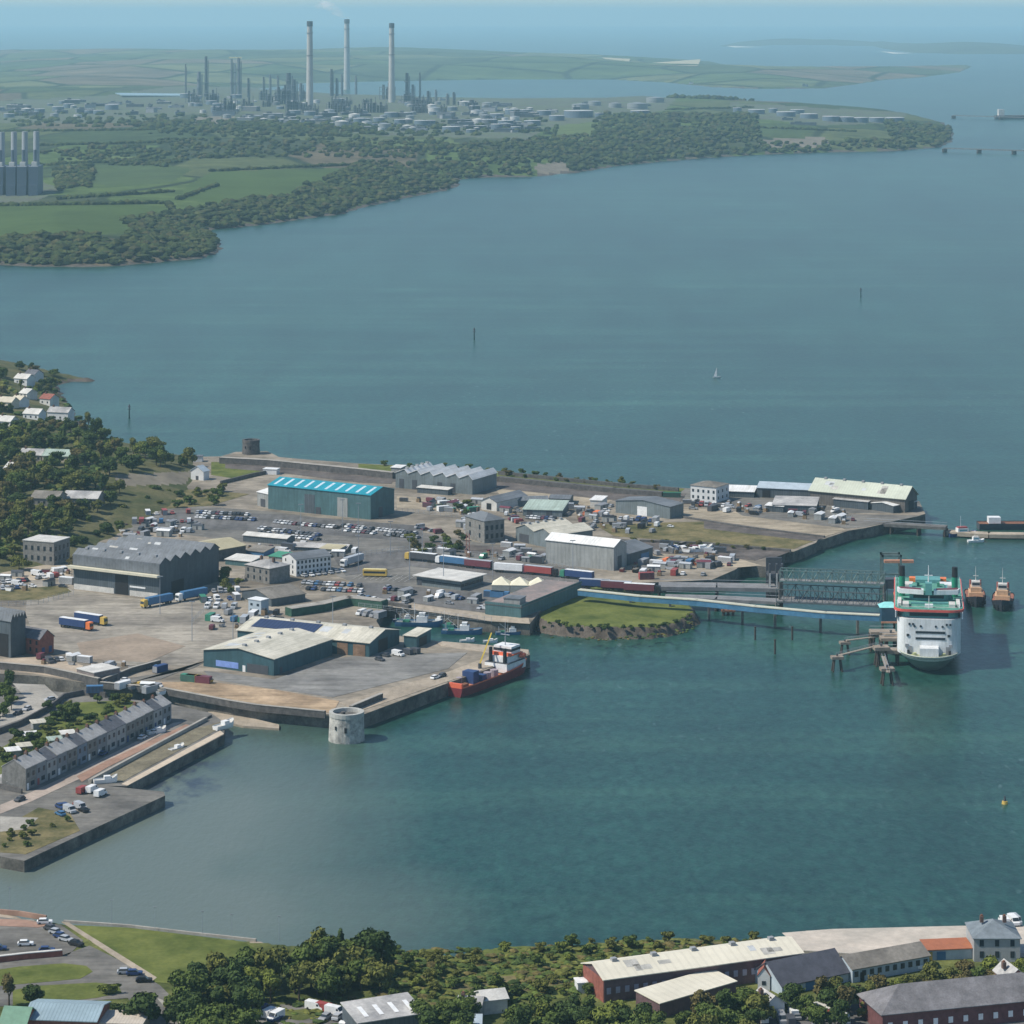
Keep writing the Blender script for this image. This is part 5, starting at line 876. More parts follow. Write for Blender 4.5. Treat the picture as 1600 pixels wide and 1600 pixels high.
def row(x0, y0, x1, y1, n, where, group, kinds=('car',), cols=('white', 'silver', 'black', 'dark grey', 'red', 'blue', 'navy', 'white', 'silver', 'grey'), across=True, jit=.25, z=5.08, skip=.06):
    a, c = G(x0, y0, 5), G(x1, y1, 5); an = math.atan2((c - a).y, (c - a).x)
    for i in range(n):
        if rv.random() < skip: continue
        p = a.lerp(c, (i + .5) / n) + Vector((rv.uniform(-jit, jit), rv.uniform(-jit, jit) * 2, 0)); p.z = z; k = rv.choice(kinds); cl = rv.choice(cols); rz = an + (PI/2 if across else 0) + (PI if rv.random() < .5 else 0) + rv.uniform(-.05, .05)
        q = {'car': CAR, 'van': VAN, 'container': CONT, 'skip': SKIP, 'pallet stack': PAL}[k]
        pt = {'car': {'body': PAINT[cl], 'roof': PAINT[cl]}, 'van': {'body': PAINT[cl]}, 'container': {'body': PAINT[cl]}, 'skip': {'body': PAINT[cl]}, 'pallet stack': {'load': PAINT[cl]}}[k]
        q.put(p, rz, '%s %s %s' % (cl, k, where), '%s, %s %s' % (group, cl, k), 1, pt)
dcol = ('white', 'silver', 'black', 'dark grey', 'black', 'dark grey', 'navy', 'grey', 'silver', 'silver', 'white', 'white', 'maroon')
row(306, 809, 400, 814, 15, 'in the back row west of the teal shed', 'back row cars', cols=dcol); row(306, 802, 396, 806, 14, 'in the row under the hill road', 'hill road row cars', cols=dcol)
row(428, 817, 530, 826, 16, 'in the row before the teal shed', 'teal shed row cars', cols=dcol); row(404, 827, 508, 839, 17, 'in the front row of the car park', 'front row cars', cols=dcol); row(404, 834, 500, 845, 15, 'in the row behind the dark boathouse', 'boathouse row cars', cols=dcol)
row(534, 823, 658, 836, 20, 'in the east row of the car park', 'east row cars', cols=dcol); row(540, 830, 655, 842, 17, 'in the second east row of the car park', 'second east row cars', cols=dcol)
row(225, 805, 300, 802, 6, 'near the bushes above the hangar', 'upper yard vehicles', ('van', 'container', 'car'), ('white', 'red', 'blue', 'white')); row(205, 818, 300, 816, 9, 'behind the flying boat hangar', 'hangar rear vehicles', ('van', 'car', 'container'), ('white', 'silver', 'blue', 'red', 'grey'))
row(215, 830, 300, 832, 9, 'on the gravel beside the hangar roof', 'hangar gravel vehicles', ('car', 'car', 'van'), dcol)
row(130, 800, 175, 805, 3, 'in the trees by the red sheds', 'red shed containers', ('container',), ('red', 'red', 'blue'), False); row(95, 824, 130, 826, 3, 'behind the square stone building', 'stone building stores', ('container',), ('red', 'orange', 'blue'), False)
row(2, 912, 44, 908, 7, 'parked on the west gravel yard', 'west gravel cars'); row(0, 922, 30, 920, 4, 'in the front of the west gravel yard', 'west gravel front cars'); row(56, 905, 100, 900, 5, 'beside the hangar west corner', 'hangar corner vehicles', ('car', 'van'), ('red', 'white', 'white', 'silver')); row(80, 895, 113, 892, 4, 'against the hangar west wall', 'hangar wall vans', ('van',), ('white',))
row(472, 912, 565, 917, 14, 'south of the white Georgian range', 'range front cars'); row(478, 921, 568, 926, 11, 'in the lower lot of the white Georgian range', 'range lower cars'); row(470, 902, 540, 893, 7, 'beside the wall of the white Georgian range', 'range wall cars', cols=('silver', 'white', 'grey'))
row(560, 932, 650, 944, 8, 'on the road above the dock basin', 'basin road cars', jit=2, skip=.3); row(600, 918, 650, 926, 5, 'in the lot beside the flat office', 'office lot cars', jit=2); row(670, 930, 730, 936, 4, 'in front of the flat office', 'office front vans', ('van', 'car'), ('white', 'silver', 'navy'), jit=3)
row(755, 932, 790, 934, 4, 'at the foot of the raised deck', 'deck foot containers', ('container',), ('blue', 'white', 'blue'), False); row(745, 950, 790, 957, 5, 'below the raised deck wall', 'deck wall vehicles', ('car', 'van'), ('white', 'blue', 'silver'), jit=1.5)
row(318, 950, 372, 951, 4, 'in the van compound by the site office', 'compound vans', ('van',), ('white', 'white', 'silver')); row(312, 940, 375, 936, 6, 'in the upper van compound', 'upper compound vehicles', ('van', 'car', 'container'), ('white', 'green', 'navy', 'silver')); row(322, 968, 385, 972, 5, 'along the edge of the van compound', 'compound stores', ('container', 'van', 'skip'), ('grey', 'white', 'blue', 'green')); row(330, 926, 375, 924, 5, 'under the trees by the van compound', 'compound tree cars', ('van', 'car'), ('white', 'silver', 'grey'))
row(640, 822, 690, 835, 5, 'by the sandy yard corner', 'sandy yard vehicles', ('car', 'van', 'container'), ('white', 'maroon', 'navy', 'grey')); row(800, 812, 835, 828, 7, 'between the stone hall and twin gables', 'hall passage vehicles', ('car', 'van', 'skip'), ('white', 'red', 'silver', 'maroon')); row(822, 810, 870, 812, 8, 'in front of the pale green workshop', 'workshop cars', cols=dcol)
row(905, 805, 960, 808, 7, 'in the yard between cream gables and grey shed', 'mid yard vehicles', ('container', 'skip', 'van'), ('orange', 'navy', 'white', 'grey')); row(965, 812, 1030, 816, 7, 'in front of the grey roller door shed', 'roller door vehicles', ('car', 'van', 'container'), ('orange', 'white', 'navy', 'white', 'silver'))
row(1080, 790, 1140, 792, 9, 'in front of the white rendered block', 'white block cars', ('car', 'car', 'van')); row(1140, 790, 1200, 798, 8, 'on the north quay stone yard', 'north quay vehicles', ('car', 'pallet stack', 'van', 'skip'), jit=2); row(1275, 797, 1320, 803, 5, 'beside the quayside sheds', 'quay shed vehicles', ('van', 'pallet stack'), ('white', 'grey', 'dark grey'), jit=2)
row(1025, 868, 1100, 864, 8, 'in the boatyard behind the lean to shed', 'boatyard clutter', ('skip', 'pallet stack', 'container', 'van'), ('white', 'grey', 'navy', 'white'), jit=4); row(1030, 880, 1110, 886, 9, 'on the derelict slip edge', 'slip clutter', ('skip', 'pallet stack', 'container'), ('grey', 'maroon', 'blue', 'orange'), jit=3); row(960, 896, 1100, 902, 8, 'beside the link road', 'link road clutter', ('container', 'skip', 'car', 'pallet stack'), ('red', 'white', 'grey'), jit=3)
row(740, 866, 850, 876, 10, 'behind the line of parked lorries', 'lorry line clutter', ('pallet stack', 'skip', 'car', 'van'), ('white', 'grey', 'maroon', 'green'), jit=4); row(690, 793, 750, 812, 9, 'in the scrap yard by the stone hall', 'scrap yard clutter', ('pallet stack', 'skip', 'container'), ('grey', 'maroon', 'green', 'white'), jit=5)
row(400, 1010, 620, 1012, 0, '', ''); row(285, 1063, 330, 1068, 6, 'on the sandy strip above the terrace wall', 'sandy strip clutter', ('container', 'skip'), ('maroon', 'green', 'yellow', 'maroon'), False); row(590, 1032, 650, 1018, 6, 'at the end of the rear teal warehouse', 'warehouse end vehicles', ('car', 'van'), ('white', 'silver', 'dark grey'), jit=1.5)
row(240, 1048, 262, 1052, 3, 'at the bend of the stone wall', 'wall bend stores', ('container', 'pallet stack'), ('blue', 'navy')); row(75, 1035, 115, 1030, 4, 'in the gravel yard by the brick house', 'gravel yard vehicles', ('car', 'van'), ('grey', 'white', 'dark grey'), jit=1.5); row(195, 1072, 262, 1085, 9, 'heaped against the tall dockyard wall', 'wall heap clutter', ('pallet stack', 'skip', 'container'), ('yellow', 'white', 'grey'), jit=1.5)
row(440, 1096, 520, 1108, 0, '', ''); row(560, 960, 600, 966, 4, 'beside the green netted dock wall', 'dock wall vehicles', ('van', 'container'), ('white', 'grey'))
row(675, 1062, 695, 1056, 2, 'parked on the south quay edge', 'south quay cars', cols=('white', 'dark grey'), across=False)
row(0, 1100, 30, 1078, 0, '', '')
g = 3.56
row(20, 1113, 50, 1100, 2, 'on the road by the coach park', 'coach park cars', z=g, across=False); row(70, 1085, 88, 1093, 1, 'on the roundabout road', 'roundabout cars', z=g); row(80, 1268, 140, 1256, 4, 'on the weedy lower quay', 'lower quay cars', ('car', 'car', 'van'), ('white', 'silver', 'blue', 'black'), z=g, jit=1.5, skip=0); row(88, 1256, 128, 1248, 3, 'parked behind on the lower quay', 'lower quay rear cars', cols=('red', 'navy', 'white'), z=g, jit=1.2, skip=0)
row(120, 1230, 160, 1235, 3, 'at the head of the old slip', 'slip head boats and vans', ('van',), ('white', 'red', 'white'), z=g, jit=1); row(150, 1178, 172, 1168, 1, 'by the terrace doors', 'terrace cars', cols=('navy',), across=False, z=g); row(215, 1152, 250, 1134, 2, 'outside the far terrace houses', 'terrace far cars', cols=('white', 'white'), across=False, z=g)
row(20, 1248, 40, 1240, 1, 'near the first terrace house', 'first terrace cars', cols=('dark grey',), across=False, z=g)
z5 = 5.16
for x, y, c, w in [(70,1444,'white','white car at the promenade end of the car park'),(80,1454,'dark grey','dark grey car first in the promenade line'),(88,1460,'silver','silver car second in the promenade line'),(95,1466,'navy','navy car third in the promenade line'),(103,1471,'silver','silver car fourth in the promenade line'),(119,1478,'black','black car last in the promenade line'),(40,1478,'white','white car alone on the car park tarmac'),(73,1488,'navy','navy car near the long brick wall'),
    (196,1522,'silver','silver car at the road bend by the path'),(210,1524,'navy','navy car parked behind the silver one at the bend'),(225,1535,'black','black car nearest the copse on the town road'),(-2,1485,'navy','navy car cut by the frame edge')]:
    CAR.put(G(x, y, 5) + Vector((0, 0, .16)), -.55 if x > 75 and x < 130 else .1, w, 'single town cars', 1, {'body': PAINT[c], 'roof': PAINT[c]})
row(405, 1586, 440, 1594, 4, 'in the yard below the copse', 'copse yard vehicles', ('van', 'car'), ('red', 'white', 'navy', 'white'), z=z5, jit=1, skip=0); row(486, 1578, 530, 1588, 3, 'beside the workshop with roof lights', 'workshop yard vans', ('van',), ('red', 'white', 'white'), False, z=z5, skip=0); row(485, 1590, 560, 1602, 5, 'at the workshop gate', 'workshop gate cars', z=z5, jit=1)
row(1405, 1512, 1450, 1510, 3, 'white topped vehicles by the long range', 'range yard vans', ('van',), ('white',), z=z5, jit=1, skip=0); row(1170, 1598, 1330, 1592, 12, 'on the lane below the slate hall', 'slate hall lane vehicles', ('car', 'van'), z=z5, jit=2); row(1560, 1448, 1600, 1446, 3, 'behind the stone villa', 'villa rear vans', ('van',), ('white', 'white', 'silver'), z=z5, jit=1)
# lorries
def lorry(x0, y0, x1, cab, tr, roof, label, dy=0, z=5.2):
    a = G(x0, y0, 5); c = G(x1, y0 + dy, 5); m = (a + c) / 2; m.z = z; LORRY.put(m, math.atan2((c - a).y, (c - a).x), label, 'lorries in the dockyard', 1, {'cab': PAINT[cab], 'trailer': PAINT[tr], 'trailer_roof': PAINT[roof] if roof in PAINT else OFFW})
lorry(682, 880, 634, 'yellow', 'dark grey', 'white', 'lorry with yellow cab and dark trailer, westernmost of the line', -5)
lorry(727, 886, 684, 'white', 'blue', 'white', 'lorry with bright blue trailer in the parked line', -5); lorry(727, 887, 776, 'black', 'maroon', 'silver', 'lorry with maroon trailer and silver roof in the parked line', 5)
lorry(776, 894, 822, 'maroon', 'white', 'white', 'lorry with plain white trailer in the parked line', 3); lorry(822, 897, 870, 'black', 'red', 'silver', 'lorry with red trailer in the parked line', 5); lorry(925, 908, 878, 'green', 'navy', 'white', 'lorry with navy trailer and white roof at the line end', -5)
lorry(915, 919, 952, 'white', 'navy', 'silver', 'navy trailer lorry waiting on the link road', 2); lorry(950, 922, 985, 'maroon', 'maroon', 'silver', 'maroon trailer lorry first on the link road', 2); lorry(985, 926, 1022, 'black', 'maroon', 'white', 'maroon lorry nearest the walkway on the link road', 2)
lorry(268, 942, 222, 'yellow', 'blue', 'blue', 'blue lorry with yellow cab by the hangar corner', 9); lorry(330, 931, 268, 'white', 'blue', 'blue', 'long blue lorry against the hangar side wall', 12)
lorry(98, 980, 140, 'orange', 'navy', 'white', 'navy trailer lorry with orange cab in the pale yard', 6); lorry(122, 972, 162, 'yellow', 'navy', 'white', 'navy lorry with yellow stripe cab behind its neighbour in the yard', 6)
lorry(560, 880, 540, 'white', 'silver', 'silver', 'silver lorry crossing the open tarmac', 6)
def coach_f():
    t = thing('coach', '', 'coach'); side_prism(MB(), [(-5.8,.4),(5.8,.4),(6,1.4),(5.7,3.1),(-5.9,3.1)], -1.25, 1.25).build('body', YELLOW, t); MB().box(-5.3, 5.2, -1.28, 1.28, 1.5, 2.4).build('windows', GLASS, t); MB().box(-5.4, 5.2, -1.1, 1.1, 3.11, 3.3).build('roof', pm('pale_yellow', (.7, .6, .3)), t); wheels(t, (-3.8, 3.8), .5, 1.1); return t
Proto(coach_f).put(G(586, 901, 5) + Vector((0, 0, .2)), -.12, 'yellow coach alone on the open tarmac', 'coaches', (.92, 1, 1))
cf = Proto(cont_f)
CONT.put(G(1050, 777, 5), -.1, 'long dark green container on the grass by the white block', 'single containers', (1.5, 1.3, 1), {'body': pm('deep_green', (.02, .12, .06))}); CONT.put(G(1010, 905, 5), .2, 'bright red container beside the link road', 'single containers', (1.1, 1, 1.2), {'body': RED})
CONT.put(G(148, 1082, 5), .1, 'blue container below the stone wall corner', 'single containers', 1, {'body': BLUE})
# lamp masts
def mast_f():
    t = thing('lamp_mast', '', 'lamp mast'); MB().cyl(0, 0, 0, 16, .16, .09, 6).build('pole', STEEL, t); MB().box(-1.2, 1.2, -.25, .25, 15.7, 16).build('lamp_head', GREY, t); return t
MAST = Proto(mast_f)
for x, y, s in [(693,916,1.2),(640,906,1.2),(560,892,1),(610,868,1),(895,900,1),(535,832,1),(560,838,1),(300,1002,1),(364,1000,1),(520,1000,1.1),(180,925,1),(250,960,1),(470,840,1),(660,878,1),(770,905,1)]:
    MAST.put(G(x, y, 5), .2, 'slim steel lamp mast in the dockyard', 'dockyard lamp masts', s)
for x, y in [(174,1444),(242,1455),(316,1462),(362,1467),(436,1470),(15,1424)]: MAST.put(G(x, y, 5), .3, 'thin promenade lamp post along the town beach', 'promenade lamp posts', .42)
t = thing('lattice_mast', 'reddish lattice mast beside the stone hall', 'mast', G(731, 878, 5)); mb = MB()
for sx, sy in ((-1, -1), (1, -1), (1, 1), (-1, 1)): mb.bar((sx * .9, sy * .9, 0), (sx * .5, sy * .5, 13), .09)
for k in range(6):
    zz = k * 2.1
    for (a, c), (d, e) in (((-1,-1),(1,-1)), ((1,-1),(1,1)), ((1,1),(-1,1)), ((-1,1),(-1,-1))): mb.bar((a*.85, c*.85, zz), (d*.8, e*.8, zz + 2.1), .06)
mb.build('lattice', mat('red_lead', (.3, .12, .1), .7, .2, 1), t); MB().box(-1, 1, -1, 1, -.2, .2).build('base', DCONC, t)

# ------------------------------------------------------------------ loose stores and small huts in the yards
def hut_f():
    t = thing('yard_hut', '', 'hut'); MB().box(-3, 3, -1.6, 1.6, 0, 2.5).build('wall', GREYW, t); MB().add([(-3.2,-1.8,2.52),(3.2,-1.8,2.52),(3.2,1.8,2.52),(-3.2,1.8,2.52),(-3.2,0,3.2),(3.2,0,3.2)], [(3,2,1,0),(0,1,5,4),(2,3,4,5),(1,2,5),(3,0,4)]).build('roof', OFFW, t); MB().box(-.5, .5, -1.66, -1.6, 0, 2).build('door', DGREY, t); return t
HUT = Proto(hut_f); BSH = {}
def clutter(poly, n, where, z=5.15, kinds=('pallet stack', 'skip', 'container', 'car', 'van', 'yard hut'), cols=('grey', 'dark grey', 'white', 'silver', 'maroon', 'black', 'grey', 'white'), sc=(.7, 1.15), gap=5, avoid=()):
    xs = [q[0] for q in poly]; ys = [q[1] for q in poly]; got = []; tr = 0
    while len(got) < n and tr < n * 40:
        tr += 1; x, y = rv.uniform(min(xs), max(xs)), rv.uniform(min(ys), max(ys))
        if not inpoly(x, y, poly) or any(a[0] < x < a[2] and a[1] < y < a[3] for a in avoid): continue
        p = G(x, y, 5)
        if any((p - q).length < gap for q in got): continue
        got.append(p.copy()); p.z = z; k = rv.choice(kinds); cl = rv.choice(cols); q = {'car': CAR, 'van': VAN, 'container': CONT, 'skip': SKIP, 'pallet stack': PAL, 'yard hut': HUT}[k]
        pt = {'car': {'body': PAINT[cl], 'roof': PAINT[cl]}, 'van': {'body': PAINT[cl]}, 'container': {'body': PAINT[cl]}, 'skip': {'body': PAINT[cl]}, 'pallet stack': {'load': PAINT[cl]}, 'yard hut': {'roof': PAINT[cl]}}[k]
        q.put(p, rv.choice([-.35, 1.2]) + rv.uniform(-.25, .25), '%s %s %s' % (cl, k, where), where + ', %s %s' % (cl, k), rv.uniform(*sc), pt)
clutter([(670,782),(750,788),(750,835),(725,835),(720,800),(670,800)], 26, 'in the scrap ground by the stone hall')
clutter([(790,796),(960,792),(960,815),(925,830),(900,815),(880,806),(790,812)], 30, 'among the sheds behind the twin gables', avoid=[(810,785,882,810),(915,780,942,796)])
clutter([(790,850),(806,856),(850,872),(850,884),(790,872)], 14, 'west of the ribbed grey warehouse')
clutter([(1070,786),(1200,800),(1190,806),(1080,796)], 16, 'on the white block quay'); clutter([(1225,801),(1300,803),(1340,812),(1320,820),(1230,808)], 14, 'near the north quay edge')
clutter([(985,886),(1110,868),(1150,874),(1140,884),(1040,892),(985,896)], 34, 'heaped on the derelict slips'); clutter([(1030,850),(1110,855),(1130,866),(1040,862)], 16, 'in the slipway boatyard')
clutter([(935,822),(985,818),(1050,824),(1000,838),(960,836)], 12, 'on the rough ground behind the big warehouse', avoid=[(962,800,1047,812)])
clutter([(400,950),(450,965),(440,975),(395,970)], 7, 'by the site office'); clutter([(335,855),(460,850),(540,855),(560,866),(520,872),(470,866),(400,862)], 18, 'behind the dark boathouse', avoid=[(380,845,450,855),(455,855,545,866)])
clutter([(150,815),(300,815),(330,835),(200,845)], 24, 'on the upper hangar yard'); clutter([(0,895),(110,890),(112,918),(0,925)], 16, 'on the west gravel yard')
clutter([(60,1028),(240,1042),(235,1050),(190,1045),(120,1040),(70,1040)], 12, 'along the gravel yard wall'); clutter([(165,1072),(255,1082),(250,1076),(200,1062),(165,1066)], 16, 'behind the tall stone wall')
clutter([(600,925),(740,932),(750,948),(700,950),(600,938)], 12, 'above the dock basin'); clutter([(640,866),(730,872),(730,864),(650,856)], 10, 'behind the parked lorries'); clutter([(340,958),(400,962),(395,985),(330,985)], 8, 'below the van compound', avoid=[(370,975,600,1000)])
clutter([(620,780),(740,790),(735,798),(625,790)], 8, 'before the six gabled warehouse'); clutter([(440,745),(600,762),(605,752),(450,738)], 0, '')
clutter([(20,1075),(70,1078),(60,1105),(10,1125)], 5, 'in the coach park', z=3.66, kinds=('car', 'car', 'van')) if False else None
# painted bay lines on the tarmac
mb = MB()
for x0, y0, x1, y1, n, ln in [(404,832,508,844,18,4.5),(428,820,530,829,17,4.5),(534,827,658,839,21,4.5),(306,806,400,810,16,4.5),(472,916,565,921,15,4.5),(780,905,900,915,10,14),(560,900,640,905,9,14)]:
    a, c = G(x0, y0, 5), G(x1, y1, 5); d = c - a; an = math.atan2(d.y, d.x)
    for i in range(n + 1): q = a.lerp(c, i / n); mb.cb(q.x, q.y, 5.16, .14, ln, .012, an)
a = None; struct(mb.build('road_markings', pm('line_paint', (.55, .55, .52))))
# chain link fences
def fence(pts, label, z=5.15, h=2.2):
    ps = [G(x, y, 5) for x, y in pts]; o = ps[0]; t = thing('fence', label, 'fence', (o.x, o.y, z)); rl = MB(); ps_ = MB()
    for a, c in zip(ps[:-1], ps[1:]):
        d = c - a; n = max(1, int(d.length / 3)); 
        for i in range(n + 1): q = a.lerp(c, i / n) - o; ps_.cyl(q.x, q.y, 0, h, .07, .07, 5)
        for k in (.4, 1.1, 1.8, 2.15): rl.bar((a - o) + Vector((0, 0, k)), (c - o) + Vector((0, 0, k)), .035)
    ps_.build('posts', STEEL, t); rl.build('rails', STEEL, t)
fence([(545,872),(640,860),(850,880),(925,902)], 'thin steel fence behind the parked lorries'); fence([(385,905),(330,945),(300,975)], 'thin steel fence round the van compound'); fence([(560,950),(690,965),(768,973)], 'thin steel fence along the dock basin edge'); fence([(620,800),(740,812),(800,845)], 'thin steel fence between sandy yard and stone hall'); fence([(115,930),(60,945),(-10,950)], 'thin steel fence along the weedy verge')
# ------------------------------------------------------------------ boats and quays
def hull(L, B, D, z0=-1.2, bow=.32, stern=.8, sheer=.5, n=14, flare=.82, rake=.05):
    """Hull along +x (bow at +L/2): returns an MB with outer shell, transom and deck."""
    mb = MB(); lv = [(z0, flare * .7), (0, flare), (D * .5, flare + (1 - flare) * .6), (D, 1)]; rows = []
    for i in range(n + 1):
        s = i / n; x = -L / 2 + L * s; k = 1.0
        if s > 1 - bow: k = math.sqrt(max(0, 1 - ((s - (1 - bow)) / bow) ** 2.2))
        if s < .15: k *= stern + (1 - stern) * s / .15
        zz = D + sheer * max(0, (s - .5) * 2) ** 2 * 2
        rows.append([(x - L * rake * (1 - j / 3) * max(0, s - .6), max(k, .015) * B / 2 * w, z if j < 3 else zz) for j, (z, w) in enumerate(lv)])
    for sd in (1, -1):
        vs = [(x, y * sd, z) for r in rows for x, y, z in r]; fs = []
        for i in range(n):
            for j in range(3):
                q = (i*4 + j, (i+1)*4 + j, (i+1)*4 + j + 1, i*4 + j + 1); fs.append(q if sd < 0 else q[::-1])
        mb.add(vs, fs)
    r = rows[0]; mb.add([(x, y, z) for x, y, z in r] + [(x, -y, z) for x, y, z in r[::-1]], [tuple(range(8))])
    return mb, rows
def deck_of(rows, inset=.94, drop=.4):
    v = [(r[3][0], r[3][1] * inset, r[3][2] - drop) for r in rows] + [(r[3][0], -r[3][1] * inset, r[3][2] - drop) for r in rows[::-1]]; return MB().add(v, [tuple(range(len(v)))])
def fishing_boat(L=20, hc=BLUE, hs=1.0):
    def f():
        t = thing('fishing_boat', '', 'fishing boat'); mb, rw_ = hull(L, L * .3, 2.0); mb.build('hull', hc, t); deck_of(rw_).build('deck', pm('deck_grey', (.2, .22, .22)), t)
        w = MB().box(-L*.05, L*.18, -1.6, 1.6, 1.5, 4.2).box(0, L*.13, -1.3, 1.3, 4.2, 5.6).build('wheelhouse', WHITE, t); MB().box(L*.13, L*.14, -1.2, 1.2, 4.5, 5.3).build('window', GLASS, w)
        MB().cyl(-L*.1, 0, 1.5, 9.5, .12, .08, 6).bar((-L*.1, 0, 3), (-L*.38, 0, 7.5), .08).build('mast', WHITE, t); MB().bar((-L*.4, -1.8, 1.6), (-L*.4, -1.8, 5), .12).bar((-L*.4, 1.8, 1.6), (-L*.4, 1.8, 5), .12).bar((-L*.4, -1.8, 5), (-L*.4, 1.8, 5), .12).build('gantry', STEEL, t)
        MB().box(-L*.34, -L*.2, -1.2, 1.2, 1.6, 2.5).build('net_drum', GREEN, t); return t
    return f
FB = Proto(fishing_boat())
FB.put(G(655, 978), -.12, 'long blue fishing boat deepest in the dock basin', 'blue fishing boats', 1.0); FB.put(G(722, 990), -.1, 'blue fishing boat in the middle of the basin', 'blue fishing boats', .85); FB.put(G(798, 991), .1, 'small bright blue boat at the basin mouth', 'blue fishing boats', .62)
FB.put(G(690, 978), 2.6, 'teal and white trawler behind the middle blue boat', 'trawlers', .7, {'hull': pm('teal_hull', (.05, .22, .22))}); FB.put(G(634, 971), .1, 'white topped work boat beside the basin wall', 'trawlers', .55, {'hull': DBLUE})
def dinghy_f():
    t = thing('small_boat', '', 'boat'); mb, rw_ = hull(6, 2.2, .9, -.3); mb.build('hull', WHITE, t); deck_of(rw_, .85, .25).build('deck', OFFW, t); MB().box(-.4, 1.2, -.7, .7, .6, 1.6).build('cabin', WHITE, t); return t
DN = Proto(dinghy_f)
for x, y, z, rz, lb, s in [(1095,862,5,.2,'white yacht hull laid up on the boatyard',1.9),(1078,862,5,0,'small white boat beside the laid up yacht',1.2),(350,1137,3.6,.9,'white boat stored at the pier walk head',1.5),(276,1172,2.9,.9,'white motor boat on the pier walk',1.1),(165,1222,3.7,.3,'white hulled boat at the slip foot',1.3),(245,1145,3.6,.6,'white covered boat on the promenade',1.2),(730,1003,0,.1,'small grey tender below the south quay',1),(766,1004,0,0,'small dark tender near the supply ship',1)]:
    DN.put(G(x, y, z), rz, lb, 'small boats', s)
# red supply ship
def supply():
    t = thing('supply_ship', 'red and orange supply ship moored along the south quay', 'ship'); mb, rw_ = hull(52, 11.5, 3.4, -1.5, .3, .9, 1.0, 16); mb.build('hull', mat('ship_maroon', (.2, .035, .04), .5, .15, .2), t)
    deck_of(rw_, .95, .9).build('deck', mat('rusty_orange_deck', (.42, .16, .09), .8, .25, .4), t)
    bw = MB(); top = [(r[3][0], r[3][1], r[3][2]) for r in rw_]
    for sd in (1, -1):
        for a, c in zip(top[:-1], top[1:]): bw.add([(a[0], a[1]*sd, a[2]), (c[0], c[1]*sd, c[2]), (c[0], c[1]*sd, c[2] + .5), (a[0], a[1]*sd, a[2] + .5)], [(0,1,2,3)])
    bw.build('rail_cap', mat('ship_orange', (.75, .16, .08), .5, .1, .3), t)
    MB().box(-25.6, -24.6, -4.6, 4.6, 2.6, 5).build('stern_gate', mat('ship_orange', (.75, .16, .08)), t)
    w = MB().box(6, 20, -5, 5, 3, 6.2).box(8, 19, -4.4, 4.4, 6.2, 8.8).build('deckhouse', WHITE, t); MB().box(6.5, 20.4, -5.2, 5.2, 6.22, 6.5).build('deck_edge', DGREY, w)
    MB().box(9, 18, -4.9, 4.9, 8.82, 9.2).box(9, 10, -4.8, 4.8, 9.2, 10.0).build('bridge_band', mat('ship_orange', (.75, .16, .08)), t); b = MB().box(11, 17.5, -4, 4, 9.2, 12).build('bridge', WHITE, t); MB().box(10.9, 17.6, -4.05, 4.05, 10.2, 11.2).build('window', GLASS, b)
    MB().cyl(13, 0, 12, 21, .22, .12, 8).box(12.7, 13.3, -2, 2, 16, 16.2).build('mast', STEEL, t); MB().cyl(7.5, -3.2, 6, 12, .8, .7, 10).cyl(7.5, 3.2, 6, 12, .8, .7, 10).build('funnel', BLACK, t)
    cr = MB().cyl(0, 3.4, 2.5, 7, .8, .7, 8).build('crane', DGREY, t); MB().bar((0, 3.4, 7), (9, 3.8, 17), .35).build('jib', pm('crane_yellow', (.7, .5, .08)), cr)
    MB().box(-14, -10, -2.5, 2.5, 2.5, 7).box(-9, -6, -3.5, .5, 2.5, 5).build('winch_house', DBLUE, t)
    for x, y, r in ((-4, -2.5, 1.5), (-4, 2.2, 1.5), (1, -2.4, 1.6), (-17, 2, 1.2)): MB().cyl(x, y, 2.5, 5.2, r, r, 12).build('tank', pm('pinkish_grey', (.35, .3, .32)), t)
    MB().box(-22, -18, -3, -1, 2.5, 3.8).box(-18, -15, 1, 3.4, 2.5, 4).build('deck_cargo', RUST, t)
    lb = MB().blob((17, -5.4, 8), (2.4, 1, 1), 2, 0).build('rescue_boat', mat('ship_orange', (.75, .16, .08)), t); return t
p0, p1 = G(702, 1086), G(807, 1047); ss = Proto(supply).put((p0 + p1) / 2 + Vector((1.5, -.8, 0)), math.atan2((p1 - p0).y, (p1 - p0).x), 'red and orange supply ship moored along the south quay', 'supply ships')
